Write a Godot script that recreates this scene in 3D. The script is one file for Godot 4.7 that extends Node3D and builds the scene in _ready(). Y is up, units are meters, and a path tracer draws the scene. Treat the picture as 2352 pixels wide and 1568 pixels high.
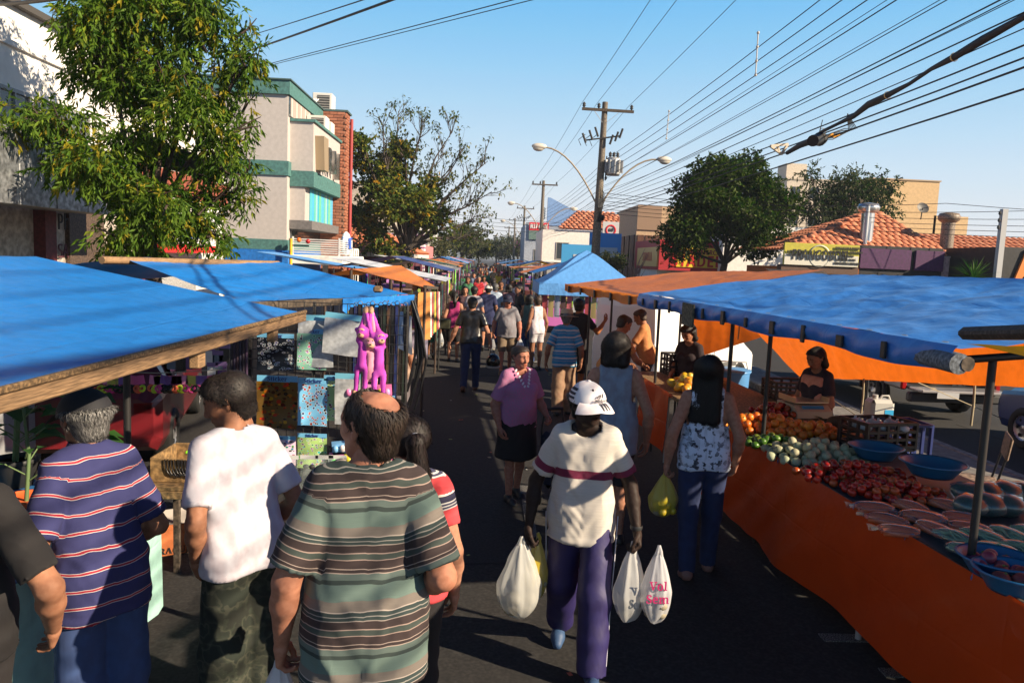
extends Node3D
# A street market on an avenue. World: -z runs down the street, x to the right, metres.

const FPX := 1750.0
var cam: Camera3D
var names := {}
var mats := {}
var rng := RandomNumberGenerator.new()
var fn := FastNoiseLite.new()

# ---------------------------------------------------------------- pixels to places
func ray(u: float, v: float) -> Vector3:
	return cam.basis * Vector3((u - 1176.0) / FPX, -(v - 784.0) / FPX, -1.0)
func G(u: float, v: float, y := 0.0) -> Vector3:      # where the ray of a pixel meets the level y
	var d := ray(u, v)
	return cam.position + d * ((y - cam.position.y) / d.y)
func D(u: float, v: float, dist: float) -> Vector3:   # at a distance down the street
	var d := ray(u, v)
	return cam.position + d * (dist / -d.z)

# ---------------------------------------------------------------- mesh builder
class B:
	var v := PackedVector3Array()
	var n := PackedVector3Array()
	var uv := PackedVector2Array()
	var c := PackedColorArray()
	var ix := PackedInt32Array()
	var col := Color.WHITE
	func quad(a: Vector3, b: Vector3, cc: Vector3, d: Vector3) -> void:   # counter-clockwise from outside
		var m := (b - a).cross(d - a)
		if m.length_squared() < 1e-14: m = (cc - b).cross(d - b)
		m = m.normalized()
		var i := v.size()
		v.append_array([a, b, cc, d]); n.append_array([m, m, m, m])
		uv.append_array([Vector2(0, 1), Vector2(1, 1), Vector2(1, 0), Vector2(0, 0)])
		c.append_array([col, col, col, col])
		ix.append_array([i, i + 2, i + 1, i, i + 3, i + 2])
	func tri(a: Vector3, b: Vector3, cc: Vector3) -> void:
		var m := (b - a).cross(cc - a).normalized()
		var i := v.size()
		v.append_array([a, b, cc]); n.append_array([m, m, m]); uv.append_array([Vector2.ZERO, Vector2(1, 0), Vector2(0, 1)])
		c.append_array([col, col, col]); ix.append_array([i, i + 2, i + 1])
	func box(ctr: Vector3, size: Vector3, bs := Basis.IDENTITY) -> B:
		var x := bs.x * size.x * 0.5; var y := bs.y * size.y * 0.5; var z := bs.z * size.z * 0.5
		quad(ctr - x - y + z, ctr + x - y + z, ctr + x + y + z, ctr - x + y + z)
		quad(ctr + x - y - z, ctr - x - y - z, ctr - x + y - z, ctr + x + y - z)
		quad(ctr + x - y + z, ctr + x - y - z, ctr + x + y - z, ctr + x + y + z)
		quad(ctr - x - y - z, ctr - x - y + z, ctr - x + y + z, ctr - x + y - z)
		quad(ctr - x + y + z, ctr + x + y + z, ctr + x + y - z, ctr - x + y - z)
		quad(ctr - x - y - z, ctr + x - y - z, ctr + x - y + z, ctr - x - y + z)
		return self
	func cbox(ctr: Vector3, size: Vector3, ch: float, bs := Basis.IDENTITY) -> B:   # box with chamfered edges
		var h := size * 0.5
		var i := h - Vector3.ONE * ch
		var s2 := [-1.0, 1.0]
		for s in s2:
			quad(ctr + bs * Vector3(s * h.x, -i.y, s * i.z), ctr + bs * Vector3(s * h.x, -i.y, -s * i.z), ctr + bs * Vector3(s * h.x, i.y, -s * i.z), ctr + bs * Vector3(s * h.x, i.y, s * i.z))
			quad(ctr + bs * Vector3(-s * i.x, -i.y, s * h.z), ctr + bs * Vector3(s * i.x, -i.y, s * h.z), ctr + bs * Vector3(s * i.x, i.y, s * h.z), ctr + bs * Vector3(-s * i.x, i.y, s * h.z))
			quad(ctr + bs * Vector3(-i.x, s * h.y, s * i.z), ctr + bs * Vector3(i.x, s * h.y, s * i.z), ctr + bs * Vector3(i.x, s * h.y, -s * i.z), ctr + bs * Vector3(-i.x, s * h.y, -s * i.z))
			for t in s2:
				var q: Array
				q = [Vector3(s * h.x, -i.y, t * i.z), Vector3(s * i.x, -i.y, t * h.z), Vector3(s * i.x, i.y, t * h.z), Vector3(s * h.x, i.y, t * i.z)]
				fq(q, Vector3(s, 0, t), ctr, bs)
				q = [Vector3(-i.x, s * h.y, t * i.z), Vector3(-i.x, s * i.y, t * h.z), Vector3(i.x, s * i.y, t * h.z), Vector3(i.x, s * h.y, t * i.z)]
				fq(q, Vector3(0, s, t), ctr, bs)
				q = [Vector3(s * h.x, t * i.y, -i.z), Vector3(s * i.x, t * h.y, -i.z), Vector3(s * i.x, t * h.y, i.z), Vector3(s * h.x, t * i.y, i.z)]
				fq(q, Vector3(s, t, 0), ctr, bs)
		return self
	func fq(q: Array, o: Vector3, ctr: Vector3, bs: Basis) -> void:
		var m: Vector3 = (q[1] - q[0]).cross(q[3] - q[0])
		if m.dot(o) < 0.0: q.reverse()
		quad(ctr + bs * q[0], ctr + bs * q[1], ctr + bs * q[2], ctr + bs * q[3])
	func bar(a: Vector3, b: Vector3, w: float, h: float, up := Vector3.UP, ch := 0.0) -> B:
		var z := (b - a).normalized()
		if absf(z.dot(up)) > 0.99: up = Vector3.RIGHT
		var x := up.cross(z).normalized()
		var bs := Basis(x, z.cross(x), z)
		if ch > 0.0: return cbox((a + b) * 0.5, Vector3(w, h, a.distance_to(b)), ch, bs)
		return box((a + b) * 0.5, Vector3(w, h, a.distance_to(b)), bs)
	func tube(pts: PackedVector3Array, rad, sides := 6, cap := true) -> B:
		var m := pts.size()
		var up := Vector3.UP
		var i0 := v.size()
		var vl := 0.0
		for k in m:
			var t := (pts[mini(k + 1, m - 1)] - pts[maxi(k - 1, 0)]).normalized()
			if absf(t.dot(up)) > 0.97: up = Vector3.RIGHT if absf(t.x) < 0.8 else Vector3.FORWARD
			var x := t.cross(up).normalized()
			var y := x.cross(t)
			up = y
			var r: float = rad[k] if rad is Array or rad is PackedFloat32Array else rad
			if k > 0: vl += pts[k].distance_to(pts[k - 1])
			for s in sides + 1:
				var a := TAU * s / sides
				var nn := x * cos(a) + y * sin(a)
				v.append(pts[k] + nn * r); n.append(nn); uv.append(Vector2(float(s) / sides, vl)); c.append(col)
		var w := sides + 1
		for k in m - 1:
			for s in sides:
				var a := i0 + k * w + s
				ix.append_array([a, a + 1, a + w, a + 1, a + w + 1, a + w])
		if cap:
			for e in [0, m - 1]:
				var t: Vector3 = (pts[1] - pts[0]).normalized() * -1.0 if e == 0 else (pts[m - 1] - pts[m - 2]).normalized()
				var ci := v.size()
				v.append(pts[e]); n.append(t); uv.append(Vector2.ZERO); c.append(col)
				for s in sides + 1:
					v.append(v[i0 + e * w + s]); n.append(t); uv.append(Vector2.ZERO); c.append(col)
				for s in sides:
					if e == 0: ix.append_array([ci, ci + 2 + s, ci + 1 + s])
					else: ix.append_array([ci, ci + 1 + s, ci + 2 + s])
		return self
	func rod(a: Vector3, b: Vector3, r: float, sides := 8) -> B:
		return tube(PackedVector3Array([a, b]), r, sides)
	func lathe(prof: Array, ctr: Vector3, sides := 16, bs := Basis.IDENTITY) -> B:   # prof of Vector2(radius, height)
		var i0 := v.size()
		var m := prof.size()
		for k in m:
			var p: Vector2 = prof[k]
			var t: Vector2 = prof[mini(k + 1, m - 1)] - prof[maxi(k - 1, 0)]
			var nn := Vector2(t.y, -t.x).normalized()
			for s in sides + 1:
				var a := TAU * s / sides
				v.append(ctr + bs * Vector3(p.x * cos(a), p.y, p.x * sin(a)))
				n.append((bs * Vector3(nn.x * cos(a), nn.y, nn.x * sin(a))).normalized()); uv.append(Vector2(float(s) / sides, float(k) / (m - 1))); c.append(col)
		var w := sides + 1
		for k in m - 1:
			for s in sides:
				var a := i0 + k * w + s
				ix.append_array([a, a + 1, a + w, a + 1, a + w + 1, a + w])
		return self
	func ball(ctr: Vector3, r: Vector3, sides := 10, rings := 6, bs := Basis.IDENTITY, wob := 0.0, seed_ := 0.0) -> B:
		var i0 := v.size()
		for k in rings + 1:
			var t := PI * k / rings
			for s in sides + 1:
				var a := TAU * s / sides
				var d := Vector3(sin(t) * cos(a), cos(t), sin(t) * sin(a))
				var q := d * r
				if wob > 0.0: q *= 1.0 + wob * (sin(d.x * 5.0 + seed_ * 3.1) + sin(d.y * 4.0 + seed_) + sin(d.z * 6.0 + seed_ * 7.0)) / 3.0
				v.append(ctr + bs * q); n.append((bs * (d / r)).normalized()); uv.append(Vector2(float(s) / sides, float(k) / rings)); c.append(col)
		var w := sides + 1
		for k in rings:
			for s in sides:
				var a := i0 + k * w + s
				ix.append_array([a, a + w, a + 1, a + 1, a + w, a + w + 1])
		return self
	func prism(poly: PackedVector2Array, o: Vector3, x: Vector3, y: Vector3, depth: Vector3) -> B:   # polygon in the x, y plane pushed along depth
		var t := Geometry2D.triangulate_polygon(poly)
		var f := x.cross(y).dot(depth) > 0.0
		for e in 2:
			var of := o + (depth if e == 1 else Vector3.ZERO)
			for k in range(0, t.size(), 3):
				var a := of + x * poly[t[k]].x + y * poly[t[k]].y
				var b := of + x * poly[t[k + 1]].x + y * poly[t[k + 1]].y
				var d := of + x * poly[t[k + 2]].x + y * poly[t[k + 2]].y
				var want := depth * (1.0 if e == 1 else -1.0)
				if (b - a).cross(d - a).dot(want) > 0.0: tri(a, b, d)
				else: tri(a, d, b)
		var ccw := not Geometry2D.is_polygon_clockwise(poly)
		for k in poly.size():
			var p := poly[k]; var q := poly[(k + 1) % poly.size()]
			var a := o + x * p.x + y * p.y; var b := o + x * q.x + y * q.y
			if ccw == f: quad(a, b, b + depth, a + depth)
			else: quad(b, a, a + depth, b + depth)
		return self
	func grid(w: int, h: int, f: Callable) -> B:     # f(s, t) gives a point, s and t run 0..1
		var i0 := v.size()
		for j in h + 1:
			for i in w + 1:
				v.append(f.call(float(i) / w, float(j) / h)); uv.append(Vector2(float(i) / w, float(j) / h)); c.append(col); n.append(Vector3.ZERO)
		var s0 := ix.size()
		for j in h:
			for i in w:
				var a := i0 + j * (w + 1) + i
				ix.append_array([a, a + 1, a + w + 1, a + 1, a + w + 2, a + w + 1])
		smooth(i0, s0)
		return self
	func smooth(i0: int, s0: int) -> void:
		for k in range(s0, ix.size(), 3):
			var a := ix[k]; var b := ix[k + 1]; var d := ix[k + 2]
			var m := (v[d] - v[a]).cross(v[b] - v[a])
			n[a] += m; n[b] += m; n[d] += m
		for k in range(i0, v.size()): n[k] = n[k].normalized()
	func add(o: B, t: Transform3D, tint := Color.WHITE) -> B:
		var i0 := v.size()
		var flip := t.basis.determinant() < 0.0
		var nb := t.basis.inverse().transposed()
		for k in o.v.size():
			v.append(t * o.v[k]); n.append((nb * o.n[k]).normalized()); c.append(o.c[k] * tint)
		uv.append_array(o.uv)
		for k in range(0, o.ix.size(), 3):
			if flip: ix.append_array([o.ix[k] + i0, o.ix[k + 2] + i0, o.ix[k + 1] + i0])
			else: ix.append_array([o.ix[k] + i0, o.ix[k + 1] + i0, o.ix[k + 2] + i0])
		return self
	func mesh() -> ArrayMesh:
		var a := []
		a.resize(Mesh.ARRAY_MAX)
		a[Mesh.ARRAY_VERTEX] = v; a[Mesh.ARRAY_NORMAL] = n; a[Mesh.ARRAY_TEX_UV] = uv; a[Mesh.ARRAY_COLOR] = c; a[Mesh.ARRAY_INDEX] = ix
		var m := ArrayMesh.new()
		m.add_surface_from_arrays(Mesh.PRIMITIVE_TRIANGLES, a)
		return m

# ---------------------------------------------------------------- nodes
func numbered(called: String) -> String:
	var k: int = names.get(called, -1) + 1
	names[called] = k
	return called if k == 0 else "%s_%03d" % [called, k]
func tag(o: Node, label := "", category := "", group := "", kind := "") -> Node:
	if label: o.set_meta("label", label)
	if category: o.set_meta("category", category)
	if group: o.set_meta("group", group)
	if kind: o.set_meta("kind", kind)
	return o
func obj(b, called: String, m: Material, parent: Node = null) -> MeshInstance3D:
	var o := MeshInstance3D.new()
	o.mesh = b.mesh() if b is B else b
	o.material_override = m
	if parent == null:
		o.name = numbered(called); add_child(o)
	else:
		o.name = called; parent.add_child(o, true)
	return o
func thing(called: String, label: String, category: String, at := Vector3.ZERO, turn := 0.0, group := "") -> Node3D:
	var o := Node3D.new()
	o.name = numbered(called); add_child(o)
	o.position = at; o.rotation.y = turn
	tag(o, label, category, group)
	return o
func struct(b, called: String, m: Material) -> MeshInstance3D:
	var o := obj(b, called, m)
	o.set_meta("kind", "structure")
	return o
func copy(o: Node3D, at: Vector3, turn := 0.0, label := "", group := "") -> Node3D:
	var c: Node3D = o.duplicate()
	c.name = numbered(String(o.name).rstrip("0123456789").rstrip("_")); add_child(c)
	c.position = at; c.rotation.y = turn
	if label: c.set_meta("label", label)
	if group: c.set_meta("group", group)
	return c

# ---------------------------------------------------------------- materials
func noise_tex(key: String, freq: float, c0: Color, c1: Color, oct := 4, size := 512, cell := false, lo := 0.0, hi := 1.0) -> NoiseTexture2D:
	if mats.has("t_" + key): return mats["t_" + key]
	var f := FastNoiseLite.new()
	f.seed = key.hash() & 0xffff
	f.noise_type = FastNoiseLite.TYPE_CELLULAR if cell else FastNoiseLite.TYPE_SIMPLEX_SMOOTH
	f.frequency = freq; f.fractal_octaves = oct
	var t := NoiseTexture2D.new()
	t.width = size; t.height = size; t.seamless = true; t.noise = f
	var g := Gradient.new()
	g.offsets = PackedFloat32Array([lo, hi]); g.colors = PackedColorArray([c0, c1])
	t.color_ramp = g
	mats["t_" + key] = t
	return t
func lin(r: float, g: float, b: float) -> Color:
	return Color(r, g, b).linear_to_srgb()
func mat(r: float, g: float, b: float, rough := 0.8, metal := 0.0) -> StandardMaterial3D:
	var key := "%f %f %f %f %f" % [r, g, b, rough, metal]
	if mats.has(key): return mats[key]
	var m := StandardMaterial3D.new()
	m.albedo_color = lin(r, g, b); m.roughness = rough; m.metallic = metal
	mats[key] = m
	return m
# a surface with grain: the colour times a grey noise that spans lo..1
func grain(key: String, r: float, g: float, b: float, rough := 0.85, scale := 1.0, lo := 0.6, oct := 5, freq := 0.02, world := true) -> StandardMaterial3D:
	if mats.has(key): return mats[key]
	var m := StandardMaterial3D.new()
	m.albedo_color = lin(r, g, b); m.roughness = rough
	m.albedo_texture = noise_tex("g%.2f %d %.3f" % [lo, oct, freq], freq, Color(lo, lo, lo), Color(1, 1, 1), oct, 512, false, 0.15, 0.85)
	m.uv1_triplanar = true; m.uv1_world_triplanar = world
	m.uv1_scale = Vector3.ONE * scale
	mats[key] = m
	return m
func vcol(rough := 0.8) -> StandardMaterial3D:
	var key := "vcol%f" % rough
	if mats.has(key): return mats[key]
	var m := StandardMaterial3D.new()
	m.vertex_color_use_as_albedo = true; m.roughness = rough
	mats[key] = m
	return m
func text(s: String, h: float, depth: float, m: Material, called: String, parent: Node, o: Transform3D, font := "Droid Sans", bold := false, squeeze := 1.0) -> MeshInstance3D:
	var t := TextMesh.new()
	var f := SystemFont.new()
	f.font_names = PackedStringArray([font]); f.font_weight = 700 if bold else 400
	t.font = f; t.text = s; t.font_size = 64; t.pixel_size = h / 64.0 * 1.35; t.depth = depth
	t.curve_step = 2.0
	var n := obj(t, called, m, parent)
	n.transform = o * Transform3D(Basis.from_scale(Vector3(squeeze, 1, 1)), Vector3.ZERO)
	return n

# ---------------------------------------------------------------- bodies: a distance field meshed as surface nets
class Sdf:
	var lo: Vector3; var h: float; var nx: int; var ny: int; var nz: int
	var f: PackedFloat32Array; var r0: PackedInt32Array; var r1: PackedInt32Array
	func _init(a: Vector3, b: Vector3, cell: float) -> void:
		lo = a; h = cell
		nx = int((b.x - a.x) / cell) + 3; ny = int((b.y - a.y) / cell) + 3; nz = int((b.z - a.z) / cell) + 3
		f = PackedFloat32Array(); f.resize(nx * ny * nz); f.fill(9.0)
		r0 = PackedInt32Array(); r0.resize(ny * nz); r0.fill(99999)
		r1 = PackedInt32Array(); r1.resize(ny * nz); r1.fill(-1)
	# union with a tapered capsule; zs squeezes it along z, k rounds the join, cut trims the far end flat, sub carves instead
	func cap(a: Vector3, ra: float, b: Vector3, rb: float, k := 0.03, zs := 1.0, cut := false, sub := false) -> void:
		var m := maxf(ra, rb) + k + h * 1.5
		var mz := m * zs + h
		var x0 := maxi(0, int((minf(a.x, b.x) - m - lo.x) / h)); var x1 := mini(nx - 1, int((maxf(a.x, b.x) + m - lo.x) / h) + 1)
		var y0 := maxi(0, int((minf(a.y, b.y) - m - lo.y) / h)); var y1 := mini(ny - 1, int((maxf(a.y, b.y) + m - lo.y) / h) + 1)
		var z0 := maxi(0, int((minf(a.z, b.z) - mz - lo.z) / h)); var z1 := mini(nz - 1, int((maxf(a.z, b.z) + mz - lo.z) / h) + 1)
		var iz := 1.0 / zs
		var A := Vector3(a.x, a.y, a.z * iz)
		var ba := Vector3(b.x, b.y, b.z * iz) - A
		var l2 := maxf(ba.length_squared(), 1e-8)
		var inv := 1.0 / l2
		var il := 1.0 / sqrt(l2)
		var dr := rb - ra
		for z in range(z0, z1 + 1):
			var pz := (lo.z + z * h) * iz - A.z
			for y in range(y0, y1 + 1):
				var row := z * ny + y
				if r0[row] > x0: r0[row] = x0
				if r1[row] < x1: r1[row] = x1
				var py := lo.y + y * h - A.y
				var byz := py * ba.y + pz * ba.z
				var i := row * nx + x0
				var px := lo.x + x0 * h - A.x
				for x in range(x0, x1 + 1):
					var tt := (px * ba.x + byz) * inv
					var t := clampf(tt, 0.0, 1.0)
					var qx := px - ba.x * t; var qy := py - ba.y * t; var qz := pz - ba.z * t
					var d := sqrt(qx * qx + qy * qy + qz * qz) - ra - dr * t
					if cut: d = maxf(d, (tt - 1.0) * l2 * il)
					var e := f[i]
					if sub:
						f[i] = maxf(e, -d)
					else:
						var w := k - absf(d - e)
						if w > 0.0: f[i] = minf(d, e) - w * w * 0.25 / k
						elif d < e: f[i] = d
					i += 1
					px += h
	func cut_fn(g: Callable) -> void:       # intersect with g(p) < 0
		for z in nz:
			for y in ny:
				var row := z * ny + y
				for x in range(mini(r0[row], nx), r1[row] + 1):
					var i := row * nx + x
					if f[i] < h * 3.0: f[i] = maxf(f[i], g.call(lo + Vector3(x, y, z) * h))
	func nets(o: B) -> void:
		var vid := PackedInt32Array(); vid.resize(f.size()); vid.fill(-1)
		var i0 := o.v.size(); var s0 := o.ix.size()
		var sy := nx; var sz := nx * ny
		var cells := PackedInt32Array()
		for z in nz - 1:
			for y in ny - 1:
				var row := z * ny + y
				var xa := mini(mini(r0[row], r0[row + 1]), mini(r0[row + ny], r0[row + ny + 1]))
				var xb := maxi(maxi(r1[row], r1[row + 1]), maxi(r1[row + ny], r1[row + ny + 1]))
				xa = maxi(0, xa - 1); xb = mini(nx - 2, xb)
				for x in range(xa, xb + 1):
					var i := row * nx + x
					var a := f[i]; var b := f[i + 1]; var c := f[i + sy]; var d := f[i + sy + 1]
					var e := f[i + sz]; var g := f[i + sz + 1]; var p := f[i + sz + sy]; var q := f[i + sz + sy + 1]
					var m := int(a < 0) + int(b < 0) + int(c < 0) + int(d < 0) + int(e < 0) + int(g < 0) + int(p < 0) + int(q < 0)
					if m == 0 or m == 8: continue
					var s := Vector3.ZERO; var k := 0
					if (a < 0) != (b < 0): s += Vector3(a / (a - b), 0, 0); k += 1
					if (c < 0) != (d < 0): s += Vector3(c / (c - d), 1, 0); k += 1
					if (e < 0) != (g < 0): s += Vector3(e / (e - g), 0, 1); k += 1
					if (p < 0) != (q < 0): s += Vector3(p / (p - q), 1, 1); k += 1
					if (a < 0) != (c < 0): s += Vector3(0, a / (a - c), 0); k += 1
					if (b < 0) != (d < 0): s += Vector3(1, b / (b - d), 0); k += 1
					if (e < 0) != (p < 0): s += Vector3(0, e / (e - p), 1); k += 1
					if (g < 0) != (q < 0): s += Vector3(1, g / (g - q), 1); k += 1
					if (a < 0) != (e < 0): s += Vector3(0, 0, a / (a - e)); k += 1
					if (b < 0) != (g < 0): s += Vector3(1, 0, b / (b - g)); k += 1
					if (c < 0) != (p < 0): s += Vector3(0, 1, c / (c - p)); k += 1
					if (d < 0) != (q < 0): s += Vector3(1, 1, d / (d - q)); k += 1
					vid[i] = o.v.size()
					cells.append(i)
					o.v.append(lo + (Vector3(x, y, z) + s / k) * h)
		for i in cells:
			var a := f[i] < 0.0
			var v0 := vid[i]
			if a != (f[i + 1] < 0.0):
				var p := vid[i - sy]; var q := vid[i - sy - sz]; var r := vid[i - sz]
				if p >= 0 and q >= 0 and r >= 0:
					if a: o.ix.append_array([v0, q, p, v0, r, q])
					else: o.ix.append_array([v0, p, q, v0, q, r])
			if a != (f[i + sy] < 0.0):
				var p := vid[i - 1]; var q := vid[i - 1 - sz]; var r := vid[i - sz]
				if p >= 0 and q >= 0 and r >= 0:
					if a: o.ix.append_array([v0, p, q, v0, q, r])
					else: o.ix.append_array([v0, q, p, v0, r, q])
			if a != (f[i + sz] < 0.0):
				var p := vid[i - 1]; var q := vid[i - 1 - sy]; var r := vid[i - sy]
				if p >= 0 and q >= 0 and r >= 0:
					if a: o.ix.append_array([v0, q, p, v0, r, q])
					else: o.ix.append_array([v0, p, q, v0, q, r])
		for k in range(i0, o.v.size()):
			o.n.append(Vector3.ZERO); o.uv.append(Vector2.ZERO); o.c.append(o.col)
		o.smooth(i0, s0)

# bones: [a, ra, b, rb, k, zs, cut]
func field(bones: Array, cell: float, o: B, trims = null) -> void:
	var lo := Vector3.ONE * 9.0; var hi := Vector3.ONE * -9.0
	for q in bones:
		var r: float = maxf(q[1], q[3]) + cell * 3.0
		lo = lo.min(q[0] - Vector3.ONE * r).min(q[2] - Vector3.ONE * r)
		hi = hi.max(q[0] + Vector3.ONE * r).max(q[2] + Vector3.ONE * r)
	var s := Sdf.new(lo, hi, cell)
	for q in bones: s.cap(q[0], q[1], q[2], q[3], q[4], q[5], q[6])
	if trims != null: s.cut_fn(trims)
	s.nets(o)

var lib := {}
# one head, face towards -z, chin to crown about 0.235; the colours carry brows, eyes and lips
func head_mesh(female: bool, fine: float) -> B:
	var key := "head%s%f" % [female, fine]
	if lib.has(key): return lib[key]
	var s := Sdf.new(Vector3(-0.12, -0.24, -0.15), Vector3(0.12, 0.15, 0.15), fine)
	var j := 0.9 if female else 1.0
	s.cap(Vector3(0, 0.035, 0.035), 0.083, Vector3(0, 0.038, -0.018), 0.077, 0.02)
	s.cap(Vector3(0, -0.005, -0.035), 0.062, Vector3(0, -0.06, -0.045), 0.047 * j, 0.03)
	s.cap(Vector3(0, -0.075, -0.062), 0.03, Vector3(0, -0.092, -0.068), 0.022 * j, 0.03)
	for e in [-1.0, 1.0]:
		s.cap(Vector3(e * 0.055, -0.03, 0.0), 0.026 * j, Vector3(e * 0.03, -0.085, -0.045), 0.022 * j, 0.03)
		s.cap(Vector3(e * 0.036, -0.022, -0.066), 0.025, Vector3(e * 0.05, -0.01, -0.04), 0.022, 0.02)
		s.cap(Vector3(e * 0.012, 0.027, -0.09), 0.011, Vector3(e * 0.044, 0.028, -0.074), 0.011, 0.015)
		s.cap(Vector3(e * 0.031, 0.006, -0.101), 0.017, Vector3(e * 0.036, 0.006, -0.1), 0.017, 0.01, 1.0, false, true)
		s.cap(Vector3(e * 0.031, 0.005, -0.077), 0.0125, Vector3(e * 0.032, 0.005, -0.077), 0.0125, 0.004)
		s.cap(Vector3(e * 0.011, -0.036, -0.1), 0.009, Vector3(e * 0.013, -0.036, -0.094), 0.009, 0.008)
		s.cap(Vector3(e * 0.081, 0.018, 0.018), 0.02, Vector3(e * 0.077, -0.02, 0.012), 0.013, 0.008, 0.9)
		s.cap(Vector3(e * 0.093, 0.012, 0.008), 0.011, Vector3(e * 0.093, 0.0, 0.008), 0.009, 0.004, 1.0, false, true)
	s.cap(Vector3(0, 0.015, -0.092), 0.010, Vector3(0, -0.03, -0.112), 0.0135, 0.016)
	s.cap(Vector3(-0.016, -0.06, -0.088), 0.009, Vector3(0.016, -0.06, -0.088), 0.009, 0.008)
	s.cap(Vector3(-0.014, -0.069, -0.088), 0.0095, Vector3(0.014, -0.069, -0.088), 0.0095, 0.006)
	s.cap(Vector3(0, -0.05, 0.02), 0.054 * j, Vector3(0, -0.13, 0.018), 0.056 * j, 0.035)
	var o := B.new()
	s.nets(o)
	for k in o.v.size():
		var p := o.v[k]
		var c := Color(1, 1, 1)
		var ax := absf(p.x)
		if p.z < -0.07 and Vector2(p.x, p.y + 0.065).length() < 0.02 and absf(p.y + 0.0645) < 0.011: c = Color(0.75, 0.42, 0.42)
		if p.z < -0.06 and absf(p.y - (0.031 - (ax - 0.03) * 0.1)) < 0.0055 and ax > 0.012 and ax < 0.052: c = Color(0.22, 0.18, 0.16)
		var ed := Vector2(ax - 0.0315, (p.y - 0.005) * 1.5)
		if p.z < -0.07 and ed.length() < 0.0115: c = Color(0.04, 0.03, 0.03) if ed.length() < 0.0062 else Color(1.1, 1.1, 1.15)
		o.c[k] = c
	lib[key] = o
	return o

# hair on that head: kinds short, thin (bald crown), long, tied, curly
func hair_mesh(kind: String, fine: float) -> B:
	var key := "hair%s%f" % [kind, fine]
	if lib.has(key): return lib[key]
	var s := Sdf.new(Vector3(-0.17, -0.5, -0.15), Vector3(0.17, 0.17, 0.24), fine)
	var g := 0.012
	if kind == "curly": g = 0.024
	if kind == "thin": g = 0.007
	s.cap(Vector3(0, 0.035, 0.037), 0.083 + g, Vector3(0, 0.042, -0.018), 0.076 + g, 0.02)
	if kind == "short" or kind == "under" or kind == "thin" or kind == "curly": s.cap(Vector3(0, -0.04, 0.045), 0.057 + g, Vector3(0, 0.03, 0.035), 0.07, 0.02)
	if kind == "long":
		for e in [-1.0, 0.0, 1.0]: s.cap(Vector3(e * 0.055, 0.03, 0.04), 0.055, Vector3(e * 0.075, -0.36, 0.085), 0.045, 0.03, 0.8)
	if kind == "bob" or kind == "curly":
		for e in [-1.0, 0.0, 1.0]: s.cap(Vector3(e * 0.06, 0.02, 0.04), 0.05, Vector3(e * 0.06, -0.1, 0.05), 0.05, 0.03)
	if kind == "tied":
		s.cap(Vector3(0, 0.03, 0.13), 0.03, Vector3(0, 0.03, 0.14), 0.028, 0.01)
		s.cap(Vector3(0, 0.03, 0.15), 0.035, Vector3(0.01, -0.12, 0.165), 0.05, 0.02)
		s.cap(Vector3(0.01, -0.12, 0.165), 0.05, Vector3(0.015, -0.25, 0.12), 0.025, 0.02)
	if kind == "bun": s.cap(Vector3(0, 0.05, 0.12), 0.04, Vector3(0, 0.06, 0.135), 0.038, 0.01)
	var bald := kind == "thin"
	s.cut_fn(func(p: Vector3) -> float:
		var line := 0.078
		if p.z > -0.075: line = lerpf(0.075, 0.035, clampf((p.z + 0.075) / 0.055, 0, 1))
		if p.z > -0.02: line = lerpf(0.035, -0.03, clampf((p.z + 0.02) / 0.03, 0, 1))
		if p.z > 0.01: line = lerpf(-0.03, -0.085, clampf((p.z - 0.01) / 0.04, 0, 1))
		if kind == "long" or kind == "bob" or kind == "curly" or kind == "tied":
			if p.z > 0.0: line -= clampf(p.z / 0.02, 0, 1) * 0.6
		var d := (line - p.y) * 0.7
		if absf(p.x) > 0.07 and kind != "long" and kind != "curly": d = maxf(d, 0.022 - Vector2(p.y, p.z - 0.012).length())
		if bald: d = maxf(d, 0.07 - Vector3(p.x, (p.y - 0.118) * 0.8, (p.z - 0.055) * 0.85).length())
		if kind == "under": d = maxf(d, p.y - 0.035)
		if bald: d = maxf(d, -p.z - 0.03)
		return d)
	var o := B.new()
	s.nets(o)
	var fr := 150.0 if kind != "curly" else 90.0
	for k in o.v.size():
		var p := o.v[k]
		var t := fn.get_noise_3d(p.x * fr * 30.0, p.y * fr * 7.0, p.z * fr * 30.0)
		var amp := 0.006 if kind != "curly" else 0.013
		o.v[k] = p + o.n[k] * t * amp
		var q := 0.75 + 0.5 * t
		o.c[k] = Color(q, q, q)
	# loose strands over the mass
	var r := RandomNumberGenerator.new(); r.seed = 5
	if fine < 0.008:
		var m := o.v.size()
		for k in mini(m * 3, 16000):
			var i := r.randi() % m
			var p := o.v[i] + Vector3(r.randf() - 0.5, r.randf() - 0.5, r.randf() - 0.5) * fine
			var nn := o.n[i]
			var down := Vector3(r.randf_range(-0.3, 0.3), -1.0, 0.35 + r.randf_range(-0.3, 0.3))
			if kind == "tied" and p.z < 0.12: down = Vector3(0, 0.04, 0.16) - p
			if kind == "curly" or kind == "short": down += Vector3(r.randf_range(-1, 1), r.randf_range(-1, 1), r.randf_range(-1, 1))
			var t := (down - nn * nn.dot(down)).normalized()
			var w := t.cross(nn).normalized() * 0.0014
			var l := r.randf_range(0.018, 0.042)
			var q := r.randf_range(0.3, 1.9)
			o.col = Color(q, q, q)
			var a := p + nn * 0.0005; var b := p + t * l * 0.6 + nn * 0.005; var e := p + t * l + nn * 0.006 * r.randf_range(-0.5, 1.2)
			var i1 := o.v.size()
			o.quad(a - w, a + w, b + w, b - w); o.tri(b - w, b + w, e)
			for z in range(i1, o.v.size()): o.n[z] = (nn + t * 0.3).normalized()
	lib[key] = o
	return o

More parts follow.
